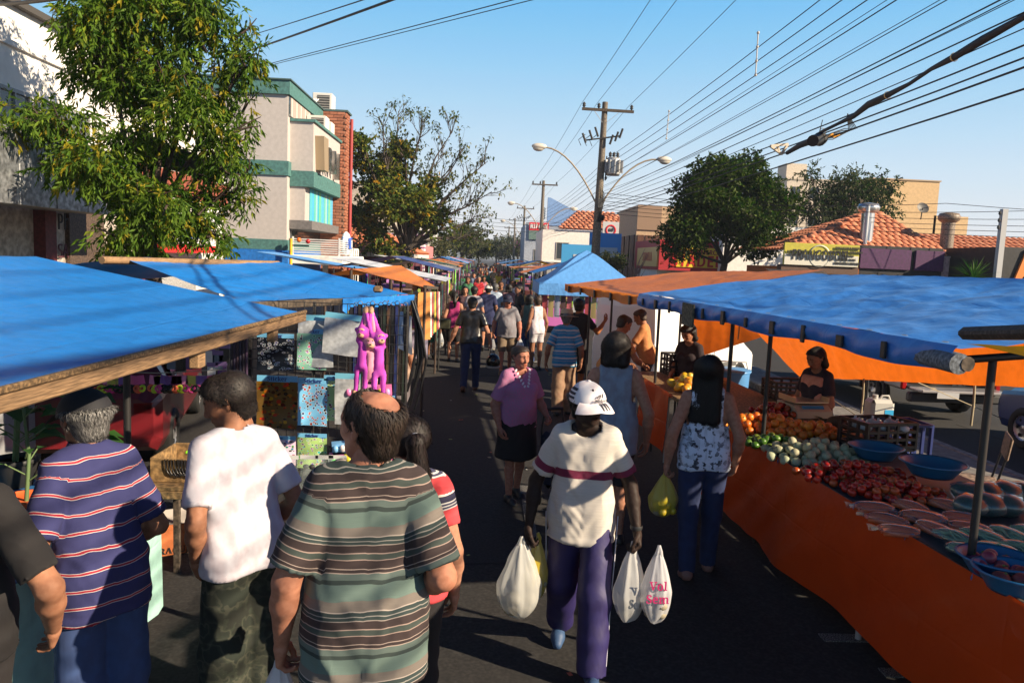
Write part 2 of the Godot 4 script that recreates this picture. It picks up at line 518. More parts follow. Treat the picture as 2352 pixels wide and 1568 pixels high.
# right hand, wrist at the origin, fingers towards -y, palm facing -x (towards the thigh), thumb at -z
func hand_mesh(curl: float) -> B:
	var key := "hand%f" % curl
	if lib.has(key): return lib[key]
	var s := Sdf.new(Vector3(-0.11, -0.23, -0.09), Vector3(0.06, 0.05, 0.09), 0.005)
	s.cap(Vector3(0, 0.035, 0), 0.026, Vector3(0, -0.02, 0), 0.025, 0.015)
	for k in 4:
		var z := -0.03 + k * 0.02
		var base := Vector3(0, -0.088 + absf(k - 1.2) * 0.006, z)
		s.cap(Vector3(0, -0.02, z * 0.55), 0.018, base, 0.0125, 0.016)
		var ln: float = [0.043, 0.048, 0.045, 0.035][k]
		var p := base
		var a := curl * 0.35
		for q in 3:
			a += curl * [0.45, 1.0, 0.7][q] * (1.0 + k * 0.06)
			var e: Vector3 = p + Vector3(-sin(a), -cos(a), 0) * ln * [1.0, 0.68, 0.5][q]
			s.cap(p, 0.0098 - q * 0.0008, e, 0.0090 - q * 0.0009, 0.004)
			p = e
	var t0 := Vector3(-0.004, -0.025, -0.022)
	var t1 := Vector3(-0.022, -0.058, -0.048)
	var t2 := t1 + Vector3(-0.012 - curl * 0.008, -0.032, -0.006 + curl * 0.012)
	var t3 := t2 + Vector3(-0.008, -0.024, 0.004 + curl * 0.008)
	s.cap(t0, 0.017, t1, 0.0135, 0.012); s.cap(t1, 0.0125, t2, 0.0108, 0.006); s.cap(t2, 0.0108, t3, 0.009, 0.004)
	var o := B.new()
	s.nets(o)
	lib[key] = o
	return o

func shoe_mesh() -> B:
	if lib.has("shoe"): return lib["shoe"]
	var sb := B.new()
	var heel := Vector3(0, -0.045, 0.03); var ball := Vector3(0.01, -0.055, -0.12)
	field([[Vector3(0, -0.02, 0.0), 0.043, heel, 0.04, 0.02, 1.0, false], [heel, 0.038, ball, 0.04, 0.03, 1.0, false], [ball, 0.04, ball + Vector3(0, -0.008, -0.05), 0.03, 0.03, 1.0, false]], 0.009, sb)
	for k in sb.v.size():
		if sb.v[k].y < -0.083: sb.v[k].y = -0.083
	sb.n.fill(Vector3.ZERO); sb.smooth(0, 0)
	lib["shoe"] = sb
	return sb

func leg_pts(side: float, sw: float, flex: float, out := 0.0) -> Array:
	var hip := Vector3(side * 0.092, 0.9, 0)
	var knee := hip + Vector3(side * (0.01 + out), -cos(sw), -sin(sw)) * 0.42
	var ank := knee + Vector3(side * out * 0.6, -cos(sw - flex), -sin(sw - flex)) * 0.41
	return [hip, knee, ank]

# opts: skin, h, fat, bust, arms (right elbow, right wrist, left elbow, left wrist), curl (right, left), legs ([swing, flex] right, left), lean, turn_head, nod, tilt,
# shirt (material), sleeve (0 none, 1 short, 2 long), hem, bottom (material), cut ("long", "shorts", "skirt"), hair, hair_col, shoe (material), cell, wr (wrinkles), uv ("stripe")
func person(o: Dictionary, label: String, at: Vector3, turn: float, group := "") -> Node3D:
	var hgt: float = o.get("h", 1.72)
	var t := thing("person", label, "person", at, turn, group)
	t.scale = Vector3.ONE * (hgt / 1.75)
	var cell: float = o.get("cell", 0.02)
	var fat: float = o.get("fat", 1.0)
	var bust: float = o.get("bust", 0.0)
	var lean: float = o.get("lean", 0.03)
	var wid: float = o.get("wid", 0.93)
	var L := func(p: Vector3) -> Vector3:
		return p + Vector3(0, -0.5 * lean * lean * maxf(p.y - 0.95, 0.0), -lean * maxf(p.y - 0.95, 0.0))
	var arms: Array = o.get("arms", [Vector3(0.27, 1.13, 0.05), Vector3(0.285, 0.88, -0.05), Vector3(-0.27, 1.13, 0.05), Vector3(-0.285, 0.88, -0.05)])
	var ax: float = o.get("arm_in", 0.86)
	arms = arms.duplicate()
	for i in 4: arms[i] = Vector3(arms[i].x * ax, arms[i].y, arms[i].z)
	var lg: Array = o.get("legs", [[0.0, 0.0], [0.0, 0.0]])
	var skin: Color = o.get("skin", Color(0.36, 0.19, 0.12))
	var body := B.new()
	body.col = skin
	var bones := []
	var torso := func(g: float) -> Array:
		var w: float = wid
		var r := []
		for e in [-1.0, 1.0]:
			r.append([L.call(Vector3(e * 0.074 * w, 1.345, 0.0)), 0.099 + g, L.call(Vector3(e * 0.062 * w, 1.09, -0.005)), 0.095 * fat + g, 0.05, 0.78, false])
			r.append([L.call(Vector3(e * 0.062 * w, 1.09, -0.005)), 0.095 * fat + g, Vector3(e * 0.07 * w, 0.94, 0.01), 0.102 * lerpf(1.0, fat, 0.7) + g, 0.05, 0.85, false])
			r.append([L.call(Vector3(e * 0.035, 1.475, 0.012)), 0.05 + g * 0.6, L.call(Vector3(e * 0.15 * w, 1.425, 0.005)), 0.056 + g, 0.05, 1.0, false])
		if bust > 0.0:
			for e in [-1.0, 1.0]: r.append([L.call(Vector3(e * 0.075, 1.27, -0.075 - bust * 0.3)), 0.06 + bust + g, L.call(Vector3(e * 0.07, 1.28, -0.07)), 0.06 + g, 0.05, 1.0, false])
		if fat > 1.08: r.append([L.call(Vector3(0, 1.1, -0.06 * fat)), 0.11 * fat + g, L.call(Vector3(0, 1.02, -0.05 * fat)), 0.1 * fat + g, 0.08, 0.9, false])
		return r
	bones.append_array(torso.call(-0.012))
	bones.append([L.call(Vector3(0, 1.485, 0.008)), 0.05, L.call(Vector3(0, 1.56, 0.0)), 0.052, 0.03, 1.0, false])
	for s in 2:
		var e := 1.0 if s == 0 else -1.0
		var sh: Vector3 = L.call(Vector3(e * 0.163 * wid, 1.415, 0.005))
		var el: Vector3 = arms[s * 2]; var wr: Vector3 = arms[s * 2 + 1]
		var af: float = lerpf(1.0, fat, 0.6)
		bones.append([sh, 0.054 * af, el, 0.041 * af, 0.03, 1.0, false])
		bones.append([el, 0.042 * af, el.lerp(wr, 0.35), 0.043 * af, 0.02, 1.0, false])
		bones.append([el.lerp(wr, 0.35), 0.043 * af, wr, 0.027, 0.02, 1.0, false])
		if o.has("bottom") and o.get("cut", "long") == "long": continue      # legs wholly inside trousers
		var q: Array = leg_pts(e, lg[s][0], lg[s][1])
		bones.append([q[0], 0.085, q[1], 0.056, 0.03, 1.0, false])
		bones.append([q[1], 0.05, q[1].lerp(q[2], 0.3) + Vector3(0, 0, 0.012), 0.05, 0.03, 1.0, false])
		bones.append([q[1].lerp(q[2], 0.3) + Vector3(0, 0, 0.012), 0.05, q[2], 0.035, 0.03, 1.0, false])
	field(bones, maxf(cell, 0.0165), body)
	# hands
	if o.get("hands", true):
		for s in 2:
			var el: Vector3 = arms[s * 2]; var wr: Vector3 = arms[s * 2 + 1]
			var dir := (wr - el).normalized()
			if o.has("hand_dir") and o.hand_dir[s] != null: dir = o.hand_dir[s].normalized()
			var y := -dir
			var x := (Vector3(1, 0, 0) - y * y.x).normalized()
			if absf(y.x) > 0.8: x = (Vector3(0, 1, 0) - y * y.y).normalized()
			if o.has("palm") and o.palm[s] != null:
				var pm: Vector3 = o.palm[s] * -1.0
				if s == 1: pm = -pm
				x = (pm - y * y.dot(pm)).normalized()
			var bs := Basis(x, y, x.cross(y))
			if s == 1: bs = bs * Basis.from_scale(Vector3(-1, 1, 1))
			var curls: Array = o.get("curl", [0.45, 0.45])
			body.add(hand_mesh(curls[s]), Transform3D(bs.scaled_local(Vector3.ONE * 0.97), wr), skin)
	# head
	var hp: Vector3 = L.call(Vector3(0, 1.625, -0.015)) + Vector3(0, 0, -o.get("nod", 0.0) * 0.06)
	var hb := Basis(Vector3.UP, o.get("turn_head", 0.0)) * Basis(Vector3.RIGHT, -o.get("nod", 0.05)) * Basis(Vector3.BACK, o.get("tilt", 0.0))
	var hx := Transform3D(hb.scaled_local(Vector3(1.0, 1.0, 1.0) * o.get("head", 1.0)), hp)
	var fine := 0.0055 if cell < 0.013 else (0.008 if cell < 0.022 else 0.014)
	body.add(head_mesh(o.get("female", false), fine), hx, skin)
	if not mats.has("skin"):
		var km := StandardMaterial3D.new()
		km.vertex_color_use_as_albedo = true; km.roughness = 0.6; km.metallic_specular = 0.3
		km.albedo_texture = noise_tex("skin", 0.035, Color(0.9, 0.87, 0.86), Color(1, 1, 1), 4, 256, false, 0.25, 0.7)
		km.uv1_triplanar = true; km.uv1_scale = Vector3.ONE * 3.0
		mats["skin"] = km
	var sm: StandardMaterial3D = mats["skin"]
	obj(body, "body", sm, t)
	# shirt
	if o.has("shirt"):
		var st := B.new()
		var hem: float = o.get("hem", 0.86)
		var sl: Array = torso.call(o.get("loose", 0.012))
		for e in [-1.0, 1.0]:
			var lw: float = 0.1 * lerpf(1.0, fat, 0.8) + o.get("loose", 0.012) + 0.008
			sl.append([Vector3(e * 0.072 * wid, 0.98, 0.004), lw, Vector3(e * 0.078 * wid, hem - 0.14, 0.012), lw + 0.012 + o.get("flare", 0.0), 0.06, 0.98, false])
		var slv: int = o.get("sleeve", 1)
		if slv > 0:
			for s in 2:
				var e := 1.0 if s == 0 else -1.0
				var sh: Vector3 = L.call(Vector3(e * 0.163 * wid, 1.42, 0.005))
				var el: Vector3 = arms[s * 2]; var wr: Vector3 = arms[s * 2 + 1]
				var af: float = lerpf(1.0, fat, 0.6)
				if slv == 1: sl.append([sh, 0.062 * af, sh.lerp(el, o.get("slen", 0.7)), 0.059 * af + o.get("sflare", 0.004), 0.012, 1.0, true])
				else:
					sl.append([sh, 0.062 * af, el, 0.054 * af, 0.012, 1.0, false])
					sl.append([el, 0.055 * af, wr, 0.04, 0.02, 1.0, true])
		var neck: Vector3 = L.call(Vector3(0, 1.515, -0.025))
		var nr: float = o.get("neck", 0.075)
		var vn: float = o.get("vneck", 0.0)
		field(sl, cell, st, func(p: Vector3) -> float:
			var d := (hem + 0.012 * sin(p.x * 14.0 + p.z * 9.0) - p.y)
			var q := p - neck
			var wv := nr - Vector2(q.x, q.z).length() if q.y > -0.05 else -9.0
			wv = maxf(wv, nr - q.length())
			if vn > 0.0 and p.z < neck.z and q.y < 0.02: wv = maxf(wv, (0.07 + q.y / vn * 0.07) - absf(q.x))
			if slv == 0 and absf(p.x) > 0.135 * wid and p.y > 1.2: wv = maxf(wv, absf(p.x) - (0.145 * wid - maxf(0.0, 0.03 * sin((p.y - 1.2) * 9.0))) )
			return maxf(d, wv))
		var wa: float = o.get("wr", 0.007)
		var sd: float = o.get("seed", 1.0) * 13.7
		for k in st.v.size():
			var p := st.v[k]
			var a := absf(p.x) + absf(p.z)
			var low := 0.5 + 0.5 * clampf((1.25 - p.y) * 4.0, 0.0, 1.0)
			var sg := 1.0 if p.x > 0.0 else -1.0
			var along := p.y * 0.8 + p.x * sg * 0.6; var across := p.x * 0.8 - p.y * sg * 0.6
			var w1 := fn.get_noise_3d(across * 900.0 + sd, along * 190.0, p.z * 500.0 + sd * 3.0)
			var w2 := 1.0 - absf(fn.get_noise_3d((p.x + p.y * 0.35) * 420.0 - sd * 5.0, (p.y - p.x * 0.35) * 130.0, p.z * 300.0)) * 3.2
			var hemf := clampf((p.y - hem) / 0.06, 0.35, 1.0)
			st.v[k] = p + st.n[k] * wa * low * hemf * (w1 * 1.2 + maxf(w2, 0.0) * 0.8 - 0.2)
			if p.y - hem < 0.026: st.v[k] += st.n[k] * 0.004
			var vv := p.y
			if slv > 0:
				for s in 2:
					var sh: Vector3 = L.call(Vector3((1.0 if s == 0 else -1.0) * 0.163 * wid, 1.42, 0.005))
					var ad: Vector3 = (arms[s * 2] - sh).normalized()
					var q := p - sh
					var al := q.dot(ad)
					if al > 0.03 and (q - ad * al).length() < 0.095 * lerpf(1.0, fat, 0.6) and absf(p.x) > 0.145 * wid: vv = 1.42 - al
			st.uv[k] = Vector2(p.x * 0.8 + p.z * 0.6, 1.6 - vv + 0.008 * w1 + p.x * 0.03)
		st.n.fill(Vector3.ZERO); st.smooth(0, 0)
		obj(st, o.get("shirt_name", "shirt"), o.shirt, t)
	# trousers, shorts or skirt
	if o.has("bottom"):
		var tr := B.new()
		var cutk: String = o.get("cut", "long")
		var bt := []
		var pf: float = lerpf(1.0, fat, 0.75)
		for s in 2:
			var e := 1.0 if s == 0 else -1.0
			var q: Array = leg_pts(e, lg[s][0], lg[s][1])
			bt.append([Vector3(e * 0.068 * wid, 1.01, 0.0), 0.09 * pf, Vector3(e * 0.068 * wid, 0.9, 0.008), 0.1 * pf, 0.05, 0.88, false])
			bt.append([Vector3(e * 0.07, 0.89, 0.025), 0.09 * pf, q[0] + Vector3(0, -0.04, 0.02), 0.088 * pf, 0.04, 0.95, false])
			if cutk == "skirt":
				bt.append([Vector3(e * 0.07, 0.92, 0.0), 0.12 * pf, Vector3(e * 0.085, 0.5, 0.0), 0.14 * pf, 0.09, 0.9, true])
			elif cutk == "shorts":
				bt.append([q[0], 0.1 * pf, q[0].lerp(q[1], o.get("short_len", 0.95)), 0.085, 0.03, 1.0, true])
			else:
				var g: float = o.get("baggy", 0.0)
				bt.append([q[0], 0.098 * pf, q[1], 0.079 + g, 0.03, 1.0, false])
				bt.append([q[1], 0.079 + g, q[2] + Vector3(0, -0.03, 0.004), 0.064 + g * 1.2, 0.03, 1.0, true])
		if cutk == "skirt":
			bt.append([Vector3(0, 0.92, 0), 0.14 * pf, Vector3(0, 0.49, 0), 0.15 * pf, 0.05, 0.9, true])
		field(bt, cell, tr, func(p: Vector3) -> float: return p.y - 1.03)
		var sd: float = o.get("seed", 1.0) * 7.3
		for k in tr.v.size():
			var p := tr.v[k]
			var w1 := fn.get_noise_3d(p.x * 380.0 + sd, p.y * 480.0 + p.x * 200.0, p.z * 380.0)
			tr.v[k] = p + tr.n[k] * o.get("pwr", 0.008) * w1
			tr.uv[k] = Vector2(p.x * 0.8 + p.z * 0.6, 1.1 - p.y)
		tr.n.fill(Vector3.ZERO); tr.smooth(0, 0)
		obj(tr, {"long": "trousers", "shorts": "shorts", "skirt": "skirt"}[cutk], o.bottom, t)
	if o.get("shoes", true):
		for s in 2:
			var e := 1.0 if s == 0 else -1.0
			var q: Array = leg_pts(e, lg[s][0], lg[s][1])
			var sb := B.new()
			var pitch: float = clampf(lg[s][1] - lg[s][0], -0.5, 0.9) * 0.7
			sb.add(shoe_mesh(), Transform3D(Basis(Vector3.RIGHT, -pitch) * Basis.from_scale(Vector3(e, 1, 1)), q[2]))
			obj(sb, "shoe", o.get("shoe", mat(0.02, 0.02, 0.022, 0.5)), t)
	if o.has("hair"):
		var hbm := B.new()
		var hc: Color = o.get("hair_col", Color(0.012, 0.009, 0.008))
		hbm.add(hair_mesh(o.hair, fine), hx, hc)
		obj(hbm, "hair", vcol(0.62), t)
	t.set_meta("head_at", hx)
	return t

# ---------------------------------------------------------------- setting helpers
func win(parent: Node, o: Vector3, right: Vector3, w: float, h: float, glass: Material, fr: Material, nx := 2, ny := 1) -> void:   # a window proud of a wall, o at its middle
	var up := Vector3.UP
	var out := right.cross(up).normalized()
	var f := B.new()
	var bs := Basis(right, up, out)
	for s in [-1.0, 1.0]:
		f.box(o + right * s * (w * 0.5) + out * 0.02, Vector3(0.07, h + 0.07, 0.08), bs)
		f.box(o + up * s * (h * 0.5) + out * 0.02, Vector3(w - 0.07, 0.07, 0.08), bs)
	for k in range(1, nx): f.box(o + right * (w * k / nx - w * 0.5) + out * 0.02, Vector3(0.045, h - 0.07, 0.06), bs)
	for k in range(1, ny): f.box(o + up * (h * k / ny - h * 0.5) + out * 0.015, Vector3(w - 0.07, 0.045, 0.05), bs)
	var n := obj(f, "window", fr, parent)
	obj(B.new().box(o + out * 0.004, Vector3(w - 0.06, h - 0.06, 0.012), bs), "pane", glass, n)

func tile_roof(parent: Node, a: Vector3, b: Vector3, c: Vector3, d: Vector3, m: Array, step := 0.3) -> void:   # eave a to b, ridge d to c, barrel tiles one by one
	var t := B.new()
	var prof := 6
	for k in prof:
		var a0 := PI * k / prof; var a1 := PI * (k + 1) / prof
		t.quad(Vector3(-cos(a0) * 0.5, sin(a0) * 0.28, 0), Vector3(-cos(a1) * 0.5, sin(a1) * 0.28, 0), Vector3(-cos(a1) * 0.44, sin(a1) * 0.2 - 0.03, -1.08), Vector3(-cos(a0) * 0.44, sin(a0) * 0.2 - 0.03, -1.08))
	var tm := t.mesh()
	var base := B.new()
	if (b - a).cross(d - a).y > 0.0: base.quad(a, b, c, d)
	else: base.quad(b, a, d, c)
	var rb := obj(base, "roof", m[0], parent)
	var up := (((d + c) - (a + b)) * 0.5)
	var rows := maxi(2, int(up.length() / (step * 1.35)))
	var left := 300
	var rest := B.new()
	for j in rows:
		var s0 := float(j) / rows
		var e0 := a.lerp(d, s0); var e1 := b.lerp(c, s0)
		var cnt := maxi(1, int(e0.distance_to(e1) / step))
		var dir := (e1 - e0).normalized()
		var slope := (up - dir * dir.dot(up)).normalized()
		var y := dir.cross(slope).normalized()
		if y.y < 0.0: y = -y
		for i in cnt:
			var p := e0 + (e1 - e0) * (i + 0.5) / cnt + y * 0.03
			var bs := Basis(dir * (e0.distance_to(e1) / cnt), y * step, -slope * up.length() / rows)
			if left > 0:
				left -= 1
				var o := obj(tm, "tile", m[(i * 7 + j * 3) % m.size()], rb)
				o.transform = Transform3D(bs, p)
			else: rest.add(t, Transform3D(bs, p))
	if rest.v.size() > 0: tag(obj(rest, "tiles", m[0], rb), "", "", "", "stuff")

func sign_board(parent: Node, called: String, o: Vector3, right: Vector3, w: float, h: float, m: Material, thick := 0.12) -> MeshInstance3D:
	var out := right.cross(Vector3.UP).normalized()
	return obj(B.new().cbox(o + out * thick * 0.5, Vector3(w, h, thick), 0.015, Basis(right, Vector3.UP, out)), called, m, parent)
func sign_text(parent: Node, s: String, o: Vector3, right: Vector3, h: float, m: Material, bold := true, squeeze := 1.0) -> void:
	var out := right.cross(Vector3.UP).normalized()
	text(s, h, 0.02, m, "lettering", parent, Transform3D(Basis(right, Vector3.UP, out), o), "Droid Sans", bold, squeeze)

# leaves as small folded blades
func leaf(b: B, p: Vector3, dir: Vector3, side: Vector3, l: float, w: float) -> void:
	var nn := side.cross(dir).normalized()
	var mid := p + dir * l * 0.45
	var tip := p + dir * l - nn * l * 0.12
	var i := b.v.size()
	b.v.append_array([p, mid + side * w + nn * w * 0.3, mid - side * w + nn * w * 0.3, tip, mid])
	b.n.append_array([nn, (nn - side * 0.4).normalized(), (nn + side * 0.4).normalized(), nn, nn])
	b.uv.append_array([Vector2.ZERO, Vector2.ZERO, Vector2.ZERO, Vector2.ZERO, Vector2.ZERO])
	b.c.append_array([b.col, b.col, b.col, b.col, b.col])
	b.ix.append_array([i, i + 4, i + 1, i, i + 2, i + 4, i + 4, i + 3, i + 1, i + 2, i + 3, i + 4])
func rv(r: RandomNumberGenerator) -> Vector3:
	var z := r.randf_range(-1, 1); var a := r.randf() * TAU
	var q := sqrt(1 - z * z)
	return Vector3(q * cos(a), z, q * sin(a))
func foliage_mat(name_: String, rough := 0.5) -> StandardMaterial3D:
	if mats.has(name_): return mats[name_]
	var m := StandardMaterial3D.new()
	m.vertex_color_use_as_albedo = true; m.roughness = 0.6; m.metallic_specular = 0.25
	m.backlight_enabled = true; m.backlight = Color(0.5, 0.8, 0.15)
	m.cull_mode = BaseMaterial3D.CULL_DISABLED
	mats[name_] = m
	return m
func limb(b: B, p: Vector3, q: Vector3, r0: float, r1: float, r: RandomNumberGenerator, sides := 6) -> void:
	var m := p.lerp(q, 0.5) + rv(r) * p.distance_to(q) * 0.07
	var m2 := p.lerp(q, 0.25) + (m - p.lerp(q, 0.5)) * 0.6
	b.tube(PackedVector3Array([p, m2, m, q]), [r0, lerpf(r0, r1, 0.3), lerpf(r0, r1, 0.6), r1], sides, false)
# lobes: [centre, radii]; sprays of leaves fill them, denser towards the skin
func tree(label: String, base: Vector3, tr: float, fork: Vector3, lobes: Array, sprays: int, per: int, ll: float, lw: float, cols: Array, seed_: int, group := "", droop := 0.5, shell := 0.45, clump := 0, bark := Color(0.09, 0.06, 0.045)) -> Node3D:
	var r := RandomNumberGenerator.new(); r.seed = seed_
	var t := thing("tree", label, "tree", base, 0.0, group)
	var w := B.new()
	var f := fork - base
	limb(w, Vector3(0, -0.05, 0), f, tr * 1.25, tr * 0.85, r, 9)
	var cr := B.new()
	var main := lobes
	if clump > 0:          # break each lobe into smaller tufts with gaps between
		var sub := []
		for q in lobes:
			for k in clump: sub.append([q[0] + rv(r) * q[1] * r.randf_range(0.35, 0.95), q[1] * r.randf_range(0.3, 0.5)])
		lobes = sub
	var vol := 0.0
	for q in lobes: vol += q[1].x * q[1].y * q[1].z
	for q in lobes:
		var c: Vector3 = q[0] - base; var rad: Vector3 = q[1]
		var j := f.lerp(c, 0.35 if clump == 0 else 0.8) + rv(r) * 0.15
		if clump == 0: limb(w, f + (c - f) * 0.02, c, tr * 0.6, tr * 0.16, r)
		for k in (4 if clump == 0 else 2):
			limb(w, j.lerp(c, r.randf()), c + rv(r) * rad * 0.85, tr * 0.2, tr * 0.05, r, 4)
		var n := int(sprays * q[1].x * q[1].y * q[1].z / vol)
		for k in n:
			var d := rv(r)
			var at := c + d * rad * pow(r.randf(), shell)
			var ang := rv(r); ang.y -= droop; ang = (ang + d * 0.7).normalized()
			var shade: Color = cols[r.randi() % cols.size()]
			var tw := ang * ll * 2.2
			for i in per:
				var s := float(i) / per
				var dir := (ang + rv(r) * 0.9 + Vector3(0, -droop * 0.6, 0)).normalized()
				var sd := dir.cross(rv(r)).normalized()
				var g := r.randf_range(0.7, 1.3)
				cr.col = Color(shade.r * g, shade.g * g, shade.b * g)
				leaf(cr, at + tw * s, dir, sd, ll * r.randf_range(0.7, 1.25), lw * r.randf_range(0.8, 1.2))
	if clump > 0:
		for q in main:
			var c2: Vector3 = q[0] - base
			limb(w, f + (c2 - f) * 0.02, c2, tr * 0.5, tr * 0.12, r)
	var bm := grain("bark%s" % bark, bark.r, bark.g, bark.b, 0.9, 2.0, 0.45)
	obj(w, "trunk", bm, t)
	obj(cr, "crown", foliage_mat("foliage"), t)
	return t

func wire(pts: PackedVector3Array, rad: float, called: String, label: String, group: String, m: Material, sag := 0.0) -> void:
	var p := PackedVector3Array()
	for k in pts.size() - 1:
		var n := 10
		for i in n + (1 if k == pts.size() - 2 else 0):
			var s := float(i) / n
			p.append(pts[k].lerp(pts[k + 1], s) - Vector3(0, sag * 4.0 * s * (1.0 - s), 0))
	tag(obj(B.new().tube(p, rad, 5), called, m), label, "cable", group)

func block(label: String, at: Vector3, w: float, h: float, dep: float, col: Material, floors: int, cols_: int, trim: Material, front_z := true, cat := "building") -> Node3D:   # plain far building, at = middle of its base; windows on the +z and one side
	var t := thing("building", label, cat, at)
	obj(B.new().box(Vector3(0, h * 0.5, 0), Vector3(w, h, dep)), "wall", col, t)
	obj(B.new().box(Vector3(0, h + 0.1, 0), Vector3(w + 0.2, 0.2, dep + 0.2)), "cornice", trim, t)
	var gl := mat(0.03, 0.04, 0.05, 0.1)
	var side := 1.0 if at.x < 0 else -1.0
	for f in floors:
		var y := (f + 0.55) * h / floors
		if front_z:
			for k in cols_: win(t, Vector3((k + 0.5) * w / cols_ - w * 0.5, y, dep * 0.5), Vector3.RIGHT, w / cols_ * 0.5, h / floors * 0.42, gl, trim)
		var nn := maxi(2, int(dep / 3.0))
		for k in nn: win(t, Vector3(side * w * 0.5, y, (k + 0.5) * dep / nn - dep * 0.5), Vector3(0, 0, -side), dep / nn * 0.5, h / floors * 0.42, gl, trim)
	return t

func canopy_mat(key: String, r: float, g: float, b: float, rough := 0.5, back := 0.5) -> StandardMaterial3D:
	if mats.has(key): return mats[key]
	var m := StandardMaterial3D.new()
	m.albedo_color = lin(r, g, b); m.roughness = rough
	m.albedo_texture = noise_tex("tarp", 0.03, Color(0.94, 0.94, 0.945), Color(1, 1, 1), 5, 512, false, 0.25, 0.6)
	m.uv1_triplanar = true; m.uv1_world_triplanar = true; m.uv1_scale = Vector3(0.45, 0.45, 0.45)
	if not mats.has("t_fold"):      # creases: fold lines of a packed sheet over fine crumples
		var f := FastNoiseLite.new(); f.seed = 9; f.frequency = 0.012; f.fractal_octaves = 4; f.fractal_type = FastNoiseLite.FRACTAL_RIDGED
		var im := f.get_seamless_image(512, 512)
		im.convert(Image.FORMAT_RGBA8)
		for k in 4:
			for i in 512:
				for w in 5:
					var gl: float = [0.82, 0.62, 0.45, 0.62, 0.82][w]
					for e in 2:
						var at := Vector2i(k * 128 + w, i) if e == 0 else Vector2i(i, k * 128 + w)
						im.set_pixelv(at, im.get_pixelv(at) * Color(gl, gl, gl, 1))
		im.bump_map_to_normal_map(5.0)
		mats["t_fold"] = ImageTexture.create_from_image(im)
	m.normal_enabled = true; m.normal_texture = mats["t_fold"]; m.normal_scale = 0.32
	m.backlight_enabled = true; m.backlight = Color(back, back, back)
	m.cull_mode = BaseMaterial3D.CULL_DISABLED
	mats[key] = m
	return m
# a sheet over four corners, sagging between its edges, with creases
func sheet(a: Vector3, b: Vector3, c: Vector3, d: Vector3, nx: int, ny: int, sag: float, amp: float, sd: float, pull := 0.0) -> B:
	var nn := (b - a).cross(d - a).normalized()
	if nn.y < 0.0: nn = -nn
	return B.new().grid(nx, ny, func(s: float, t: float) -> Vector3:
		var p := a.lerp(b, s).lerp(d.lerp(c, s), t)
		var e := sqrt(clampf(16.0 * s * (1 - s) * t * (1 - t), 0.0, 1.0))
		var q := fn.get_noise_3d(p.x * 70.0 + sd * 50.0, p.z * 70.0, p.y * 70.0 + sd) + 0.6 * (0.5 - absf(fn.get_noise_3d(p.x * 130.0 + sd, p.z * 190.0 + p.x * 90.0, sd * 31.0)) * 2.0)
		var r := fn.get_noise_3d(p.x * 25.0 + sd * 9.0, p.z * 25.0, 7.0)
		return p - Vector3(0, sag * e, 0) + nn * amp * (q + r * 1.5) * (0.35 + 0.65 * e))

# ---------------------------------------------------------------- the place
func setup() -> void:
	fn.seed = 3; fn.frequency = 0.012; fn.fractal_octaves = 2
	rng.seed = 11
	cam = Camera3D.new(); cam.name = "camera"; add_child(cam); cam.current = true
	cam.position = Vector3(0, 2.4, 0)
	cam.rotation = Vector3(-atan(0.1081), -0.0392, 0.042)
	cam.fov = rad_to_deg(2.0 * atan(784.0 / FPX)); cam.near = 0.05; cam.far = 4000.0
	var e := Environment.new()
	e.background_mode = Environment.BG_SKY
	# a clear sky: pale towards the horizon, deep blue towards the zenith
	var sg := Gradient.new()
	sg.offsets = PackedFloat32Array([0.0, 0.25, 0.33, 0.4, 0.46, 0.5, 0.503, 0.53, 1.0])
	sg.colors = PackedColorArray([Color8(5, 15, 39), Color8(9, 35, 78), Color8(27, 78, 134), Color8(84, 138, 175), Color8(146, 164, 177), Color8(183, 178, 174), Color8(113, 111, 109), Color8(62, 58, 55), Color8(37, 34, 32)])
	var gt := GradientTexture2D.new(); gt.gradient = sg; gt.width = 64; gt.height = 512; gt.fill_from = Vector2(0, 0); gt.fill_to = Vector2(0, 1)
	var sm := PanoramaSkyMaterial.new(); sm.panorama = gt
	var sk := Sky.new(); sk.sky_material = sm
	e.sky = sk
	e.tonemap_mode = Environment.TONE_MAPPER_LINEAR
	e.tonemap_exposure = 2.15
	e.fog_enabled = true; e.fog_density = 0.0004; e.fog_light_color = Color8(186, 196, 214)
	e.sdfgi_enabled = true; e.ssao_enabled = true; e.ssil_enabled = true
	var we := WorldEnvironment.new(); we.name = "environment"; we.environment = e; add_child(we)
	var sun := DirectionalLight3D.new(); sun.name = "sun"; add_child(sun)
	sun.light_energy = 1.6; sun.light_color = Color(1.0, 0.92, 0.8); sun.light_angular_distance = 0.5; sun.shadow_enabled = true
	sun.look_at_from_position(Vector3(1.0, 0.58, 0.5) * 50.0, Vector3.ZERO)

